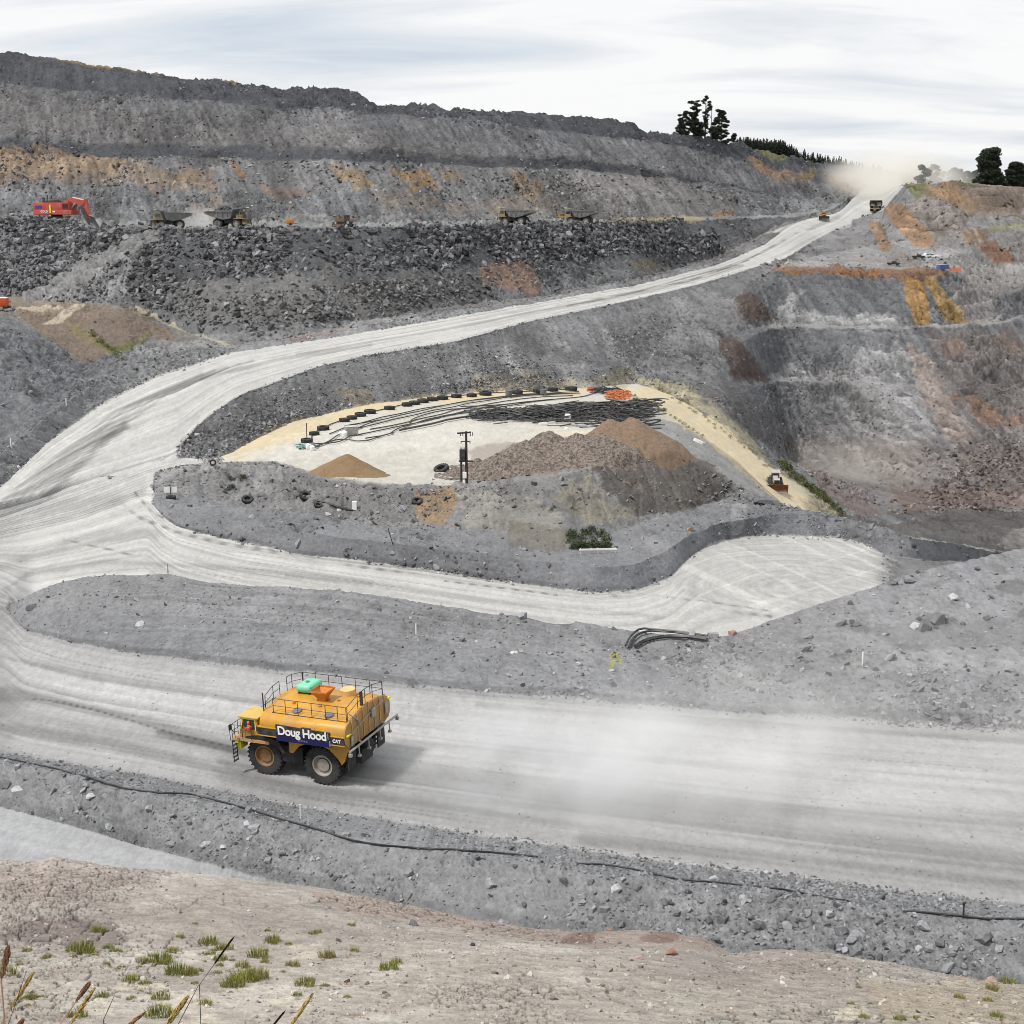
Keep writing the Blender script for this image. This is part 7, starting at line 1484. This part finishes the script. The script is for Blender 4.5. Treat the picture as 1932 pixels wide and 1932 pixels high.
slab('white slab on the dark crest above the pit ramp', 1320, 837, 3.2, 2.2, .5, mat('pale_slab', (.6, .58, .54), .8), 'b_dip', 'pad_far', .2, 12)

# gravel heaps
def heap(name, label, pts, m_, seed=1, amp=.16, base=None, res=70, HS=1.0):
    """pts: (u, v of the foot, radius x, radius y, height) cones on the ground, united by a soft maximum"""
    C_ = []
    for u, v, rx, ry, h in pts:
        p = pad(u, v); C_.append((p.x, p.y, rx, ry, h))
    x0 = min(c[0] - c[2] * 1.15 for c in C_); x1 = max(c[0] + c[2] * 1.15 for c in C_); y0 = min(c[1] - c[3] * 1.15 for c in C_); y1 = max(c[1] + c[3] * 1.15 for c in C_)
    nx = res * 2; ny = res; gx, gy = np.meshgrid(np.linspace(x0, x1, nx), np.linspace(y0, y1, ny)); H = np.zeros_like(gx)
    for cx, cy, rx, ry, h in C_:
        d = np.sqrt(((gx - cx) / rx) ** 2 + ((gy - cy) / ry) ** 2 + .004); H = np.maximum(H, HS * h * np.clip(1.06 - d, -.3, 1))
    H += amp * fbm(gx, gy, 1.6, 4, seed) + .4 * amp * vnoise(gx / .25, gy / .25, seed) * (amp > .2)
    co, keep = [], []
    for j in range(ny):
        for i in range(nx):
            co.append((gx[j, i], gy[j, i], ground_z(gx[j, i], gy[j, i]) + H[j, i] - .12))
    q = np.array([[j * nx + i, j * nx + i + 1, (j + 1) * nx + i + 1, (j + 1) * nx + i] for j in range(ny - 1) for i in range(nx - 1) if max(H[j, i], H[j + 1, i + 1], H[j, i + 1], H[j + 1, i]) > .05])
    us, inv = np.unique(q, return_inverse=True); o = mesh_np(name, np.array(co, np.float32)[us], inv.reshape(q.shape), m_, True); return tag(o, label, 'gravel heap')
def gravel(name, c1, c2, sc):
    m = mat(name, c1, .95, 0, .12, .8, bump=.8, bscale=6); n = m.node_tree.nodes; l = m.node_tree.links; p = n['Principled BSDF']
    src = p.inputs['Base Color'].links[0].from_socket; t = n.new('ShaderNodeTexCoord'); v = n.new('ShaderNodeTexVoronoi'); v.inputs['Scale'].default_value = sc; l.new(t.outputs['Object'], v.inputs['Vector'])
    r = n.new('ShaderNodeSeparateColor'); l.new(v.outputs['Color'], r.inputs[0]); mx = n.new('ShaderNodeMix'); mx.data_type = 'RGBA'; mx.inputs[7].default_value = (*c2, 1); l.new(r.outputs[0], mx.inputs['Factor']); l.new(src, mx.inputs[6]); l.new(mx.outputs[2], p.inputs['Base Color']); return m
pc = pad(660, 890); K1 = 1 / ppm(pc)
heap('gravel_cone', 'smooth brown cone of fine gravel at the front edge of the yard', [(655, 893, 70 * K1, 58 * K1, 38 * K1), (690, 897, 48 * K1, 36 * K1, 14 * K1)], gravel('brown_fines', (.165, .108, .058), (.20, .135, .075), 4), 3, .10)
heap('rock_heap', 'wide heap of coarse purple-brown crushed rock right of the power pole', [(985, 888, 9.0, 9, 3.6), (1030, 878, 9, 9, 4.3), (1085, 875, 10, 9, 3.6), (940, 893, 7, 6, 2.6), (900, 893, 6, 5, 1.6), (1130, 872, 8, 7, 3.4)], gravel('crushed_rock', (.055, .046, .04), (.205, .17, .145), 3.4), 5, .5, res=80, HS=1.35)
heap('gravel_heap', 'smooth brown double heap of gravel behind the coarse rock heap', [(1150, 862, 10, 9, 4.4), (1190, 856, 10, 9, 4.2), (1225, 853, 8, 8, 2.8), (1115, 860, 7, 7, 2.8)], gravel('brown_gravel', (.13, .09, .06), (.19, .135, .095), 3), 8, .14, res=80, HS=1.45)

# power pole with transformer
t = thing('power_pole', 'dark two-legged power pole carrying a transformer box at the yard front', 'power pole')
pp = hit(880, 914, 'b_berm', 'pad_far'); KP = 1 / ppm(pp)                                  # metres per photo pixel here
Hh = 101 * KP
MB().tube([(.5 * KP, 0, 0), (0, 0, Hh)], [2.9 * KP, 2.1 * KP], 8).build('pole', WOOD, t); MB().tube([(-9.5 * KP, 0, .5), (-9.5 * KP, 0, 55 * KP)], [2.4 * KP, 2.0 * KP], 8).build('leg', WOOD, t)
MB().xform(Matrix.Identity(4)).box(-13 * KP, 13 * KP, -.12, .12, Hh - 4 * KP, Hh - 1.2 * KP).xform(Matrix.Rotation(.25, 4, 'Z') @ Matrix.Rotation(-.04, 4, 'Y')).build('crossarm', WOOD, t)
MB().box(-10 * KP, 8 * KP, -.08, .08, Hh - 20 * KP, Hh - 18.6 * KP).build('crossarm', WOOD, t)
MB().box(-14 * KP, 13 * KP, -.15, .15, 43 * KP, 45.5 * KP).build('platform', WOOD, t)
for x in (-11, -6.5, 7.5, 12): MB().tube([(x * KP, 0, Hh - 2 * KP), (x * KP + .05, 0, Hh - 9 * KP)], .07, 6).build('insulator', BLK, t)
for x in (-9.5, 7.2): MB().tube([(x * KP, 0, Hh - 19 * KP), (x * KP, 0, Hh - 23 * KP)], .07, 6).build('insulator', BLK, t)
tb = MB().box(-12.5 * KP, -2.2 * KP, -.55, .55, 46 * KP, 67 * KP, .06).build('transformer', BLK, t)
for x in (-11, -8.5, -6, -3.5): MB().tube([(x * KP, 0, 67 * KP), (x * KP, 0, 70.5 * KP)], .06, 6).build('bushing', STL, tb)
MB().box(-7 * KP, .5 * KP, -.35, -.1, 12 * KP, 24 * KP, .05).build('meter_box', WHT, t); MB().box(-7 * KP, -2 * KP, -.3, -.1, 2 * KP, 8 * KP).build('cable_guard', WHT, t)
pose(t, pp - Vector((0, 0, .2)), 0)
t = thing('plank', 'short timber plank lying left of the power pole foot', 'plank'); MB().box(-1.3, 1.3, -.15, .15, 0, .18).build('board', mat('grey_timber', (.2, .19, .17), .9), t); pose(t, hit(862, 905, 'b_berm', 'pad_far') + Vector((0, 0, .1)), .1)

# hoses, pipes and pegs along the banks
draped('water_pipe', [(592, 945), (625, 955), (665, 965)], .16, PIPE, 'pair of dark pipes lying on the bank below the brown gravel cone', 'pipe', None, 'b_berm', 'pad_far')
HOSE = mat('black_hose', (.014, .015, .018), .45, 0, .2, 2, dirt=(.2, .2, .2), dirt_amt=.3)
W = dict(a='w1_near', b='a_near')
draped('black_hose', [(-40, 1424), (0, 1432), (90, 1449), (160, 1466), (270, 1494), (360, 1504), (470, 1530), (560, 1556), (640, 1582), (720, 1598), (850, 1605), (930, 1612), (1015, 1619)], .058, HOSE, 'long black hose along the windrow crest below the water truck', 'hose', None, seg=6, **W)
draped('black_hose', [(1088, 1632), (1160, 1641), (1260, 1658), (1300, 1667), (1370, 1669), (1480, 1682), (1560, 1697), (1604, 1704)], .058, HOSE, 'middle length of black hose on the windrow, both ends buried', 'hose', None, seg=6, **W)
draped('black_hose', [(1704, 1722), (1760, 1727), (1820, 1733), (1880, 1736), (1980, 1737)], .058, HOSE, 'short black hose on the windrow by the black standpipe', 'hose', None, seg=6, **W)
A = dict(a='a_near', b='a_far')
HG = 'black hoses looped over the bank'
draped('black_hose', [(1180, 1226), (1192, 1206), (1215, 1192), (1258, 1185), (1295, 1194), (1334, 1207)], .10, HOSE, 'upper of the two thin black hoses arching over the grey bank', 'hose', HG, lift=.25, **A)
draped('black_hose', [(1186, 1227), (1196, 1209), (1220, 1197), (1250, 1188), (1285, 1194), (1334, 1210)], .10, HOSE, 'lower of the two thin black hoses arching over the grey bank', 'hose', HG, lift=.15, **A)
draped('black_hose', [(1198, 1226), (1222, 1213), (1262, 1206), (1300, 1207), (1333, 1212)], .17, HOSE, 'thick black hose lying in front of the two arching hoses', 'hose', HG, lift=.1, **A)
def peg(label, u, v, h, m_, a, b, lean=0, r=.05, head=None):
    t = thing('marker_peg', label, 'peg'); MB().tube([(0, 0, -.2), (lean * h, 0, h)], r, 6).build('stake', m_, t)
    if head: MB().box(-head + lean * h, head + lean * h, -.03, .03, h - head * 1.6, h).build('plate', m_, t)
    pose(t, hit(u, v, a, b), 0); return t
peg('white marker peg on the windrow below the water truck', 567, 1546, .95, WHT, 'w1_near', 'a_near', 0, .035); peg('thin grey peg on top of the long grey bank', 317, 1080, 1.1, STL, 'a_near', 'a_far', 0, .06)
peg('short white peg in the middle of the long grey bank', 785, 1196, .9, WHT, 'a_near', 'a_far', 0, .05); peg('white peg on the right mound in the drifting dust', 1627, 1256, 1.0, WHT, 'a_near', 'a_far', 0, .05)
peg('leaning dark peg on the bank in front of the yard', 742, 1027, 2.2, BLK, 'b_near', 'pad_far', -.3, .07)
for k, (u, v) in enumerate([(125, 965), (20, 1040), (18, 845)][:1]): peg('white peg on the windrow left of the haul road bend', 125, 768, 1.4, WHT, 'road_far', 'face_foot', 0, .08)
peg('white peg low on the windrow at the left picture edge', 21, 846, 1.6, WHT, 'road_far', 'face_foot', 0, .08)
t = thing('standpipe', 'black standpipe with a tee head beside the hose on the windrow', 'standpipe'); MB().tube([(0, 0, -.1), (0, 0, .82)], .045, 8).build('riser', BLK, t); MB().tube([(-.08, 0, .78), (.1, 0, .86)], .06, 8).build('head', BLK, t); pose(t, hit(1817, 1733, 'w1_near', 'a_near'), 0)
t = thing('road_sign', 'small white sign board behind the tyre on the bank point', 'sign'); MB().tube([(0, 0, 0), (0, 0, 1.5)], .06, 6).build('post', BLK, t); MB().box(-1.0, 1.0, .05, .12, .3, 1.2).build('board', WHT, t); pose(t, hit(322, 933, 'b_near', 'pad_far'), .15)
boxy('white_post', 'small white marker block beside the pipe end on the bank', 'marker', 669, 962, .7, .5, 1.3, WHT, 0, None, 'b_near', 'pad_far')
t = thing('low_rail', 'low white rail on the windrow below the green shrubs', 'rail'); MB().box(-2.6, 2.6, -.06, .06, .5, .72).build('rail', WHT, t)
for x in (-2.4, 0, 2.4): MB().box(x - .06, x + .06, .06, .14, 0, .8).build('post', WHT, t)
pose(t, hit(1128, 1047, 'b_near', 'pad_far'), math.radians(4))
# ------------------------------------------------------------------ dust in the air: closed boxes filled with thin, uneven smoke
def dust(name, label, p0, p1, dens, rot=0, scale=.12, lo=.45, hi=.75, col=(.93, .92, .90), seed=0, stretch=(1, 1, 1), soft=1.6):
    c = (Vector(p0) + Vector(p1)) / 2; d = Vector(p1) - Vector(p0)
    o = MB().box(-d.x / 2, d.x / 2, -d.y / 2, d.y / 2, -d.z / 2, d.z / 2).build(name, bpy.data.materials.new(name)); o.location = c; o.rotation_euler = (0, 0, rot)
    m = o.data.materials[0]; m.use_nodes = True; n = m.node_tree.nodes; l = m.node_tree.links; n.clear()
    ou = n.new('ShaderNodeOutputMaterial'); pv = n.new('ShaderNodeVolumePrincipled'); l.new(pv.outputs[0], ou.inputs['Volume']); pv.inputs['Color'].default_value = (*col, 1); pv.inputs['Anisotropy'].default_value = .1
    t = n.new('ShaderNodeTexCoord'); mp = n.new('ShaderNodeMapping'); mp.inputs['Scale'].default_value = stretch; mp.inputs['Location'].default_value = (seed * 7.3, seed * 3.1, seed); l.new(t.outputs['Object'], mp.inputs[0])
    nz = n.new('ShaderNodeTexNoise'); nz.inputs['Scale'].default_value = scale; nz.inputs['Detail'].default_value = 3; nz.inputs['Distortion'].default_value = .5; l.new(mp.outputs[0], nz.inputs['Vector'])
    r = n.new('ShaderNodeMapRange'); r.inputs[1].default_value = lo; r.inputs[2].default_value = hi; r.inputs[4].default_value = dens; r.interpolation_type = 'SMOOTHSTEP'; l.new(nz.outputs['Fac'], r.inputs[0])
    vd = n.new('ShaderNodeVectorMath'); vd.operation = 'DIVIDE'; vd.inputs[1].default_value = (d.x / 2, d.y / 2, d.z / 2); l.new(t.outputs['Object'], vd.inputs[0])
    if True:                                    # thickest near the ground, thinning out to nothing before the box ends
        ad = n.new('ShaderNodeVectorMath'); ad.operation = 'ADD'; ad.inputs[1].default_value = (0, 0, .55); l.new(vd.outputs[0], ad.inputs[0]); ml = n.new('ShaderNodeVectorMath'); ml.operation = 'MULTIPLY'; ml.inputs[1].default_value = (1, 1, .68); l.new(ad.outputs[0], ml.inputs[0])
        ln = n.new('ShaderNodeVectorMath'); ln.operation = 'LENGTH'; l.new(ml.outputs[0], ln.inputs[0])
        f = n.new('ShaderNodeMapRange'); f.inputs[1].default_value = 1.0; f.inputs[2].default_value = .15; f.interpolation_type = 'SMOOTHSTEP'; l.new(ln.outputs['Value'], f.inputs[0])
        mm = n.new('ShaderNodeMath'); mm.operation = 'MULTIPLY'; l.new(r.outputs[0], mm.inputs[0]); l.new(f.outputs[0], mm.inputs[1]); l.new(mm.outputs[0], pv.inputs['Density'])
    return tag(o, label, 'dust', kind='stuff')
dust('dust_cloud', 'thin grey dust trailing behind the water truck', (-12, 76, -1), (20, 100, 6), .3, -.1, .16, .32, .65, (.92, .93, .95), 1)
dust('dust_cloud', 'pale dust drifting low over the haul road', (-8, 70, -1), (40, 106, 9), .12, -.1, .11, .36, .72, (1, 1, .99), 9)
dust('dust_cloud', 'thin dust veil over the right end of the haul road and mound', (6, 66, -1), (60, 126, 11), .035, -.1, .06, .35, .7, seed=3)
_p = at_uy(1690, 930)
dust('dust_cloud', 'pale dust plume behind the truck on the far haul road', (_p.x - 62, 860, _p.z - 14), (_p.x + 60, 1010, _p.z + 30), .09, 0, .03, .25, .6, (.95, .93, .88), 4)
dust('dust_cloud', 'thin dust drifting right along the far rim', (_p.x + 10, 770, 44), (_p.x + 190, 1000, 64), .008, 0, .03, .35, .65, (.95, .94, .92), 5)
_p = at_uy(375, bench_y(375, 26))
dust('dust_cloud', 'dust puff between the two left trucks on the bench', (_p.x - 9, _p.y - 9, _p.z - 3), (_p.x + 10, _p.y + 9, _p.z + 9), .26, 0, .12, .25, .6, (.9, .89, .88), 6)
dust('dust_cloud', 'tan dust beside the bulldozer on the ramp', (pd.x - 7, pd.y - 3, pd.z - 3), (pd.x + 4, pd.y + 26, pd.z + 5), .2, 0, .2, .3, .6, (.85, .76, .60), 7)
_q = hit(1590, 885, 'pad_far', 'pit2')
dust('dust_cloud', 'faint dust hanging over the pit right of the ramp', (_q.x - 38, _q.y - 60, _q.z - 12), (_q.x + 34, _q.y + 6, _q.z + 22), .03, 0, .04, .3, .65, (.9, .86, .82), 8)
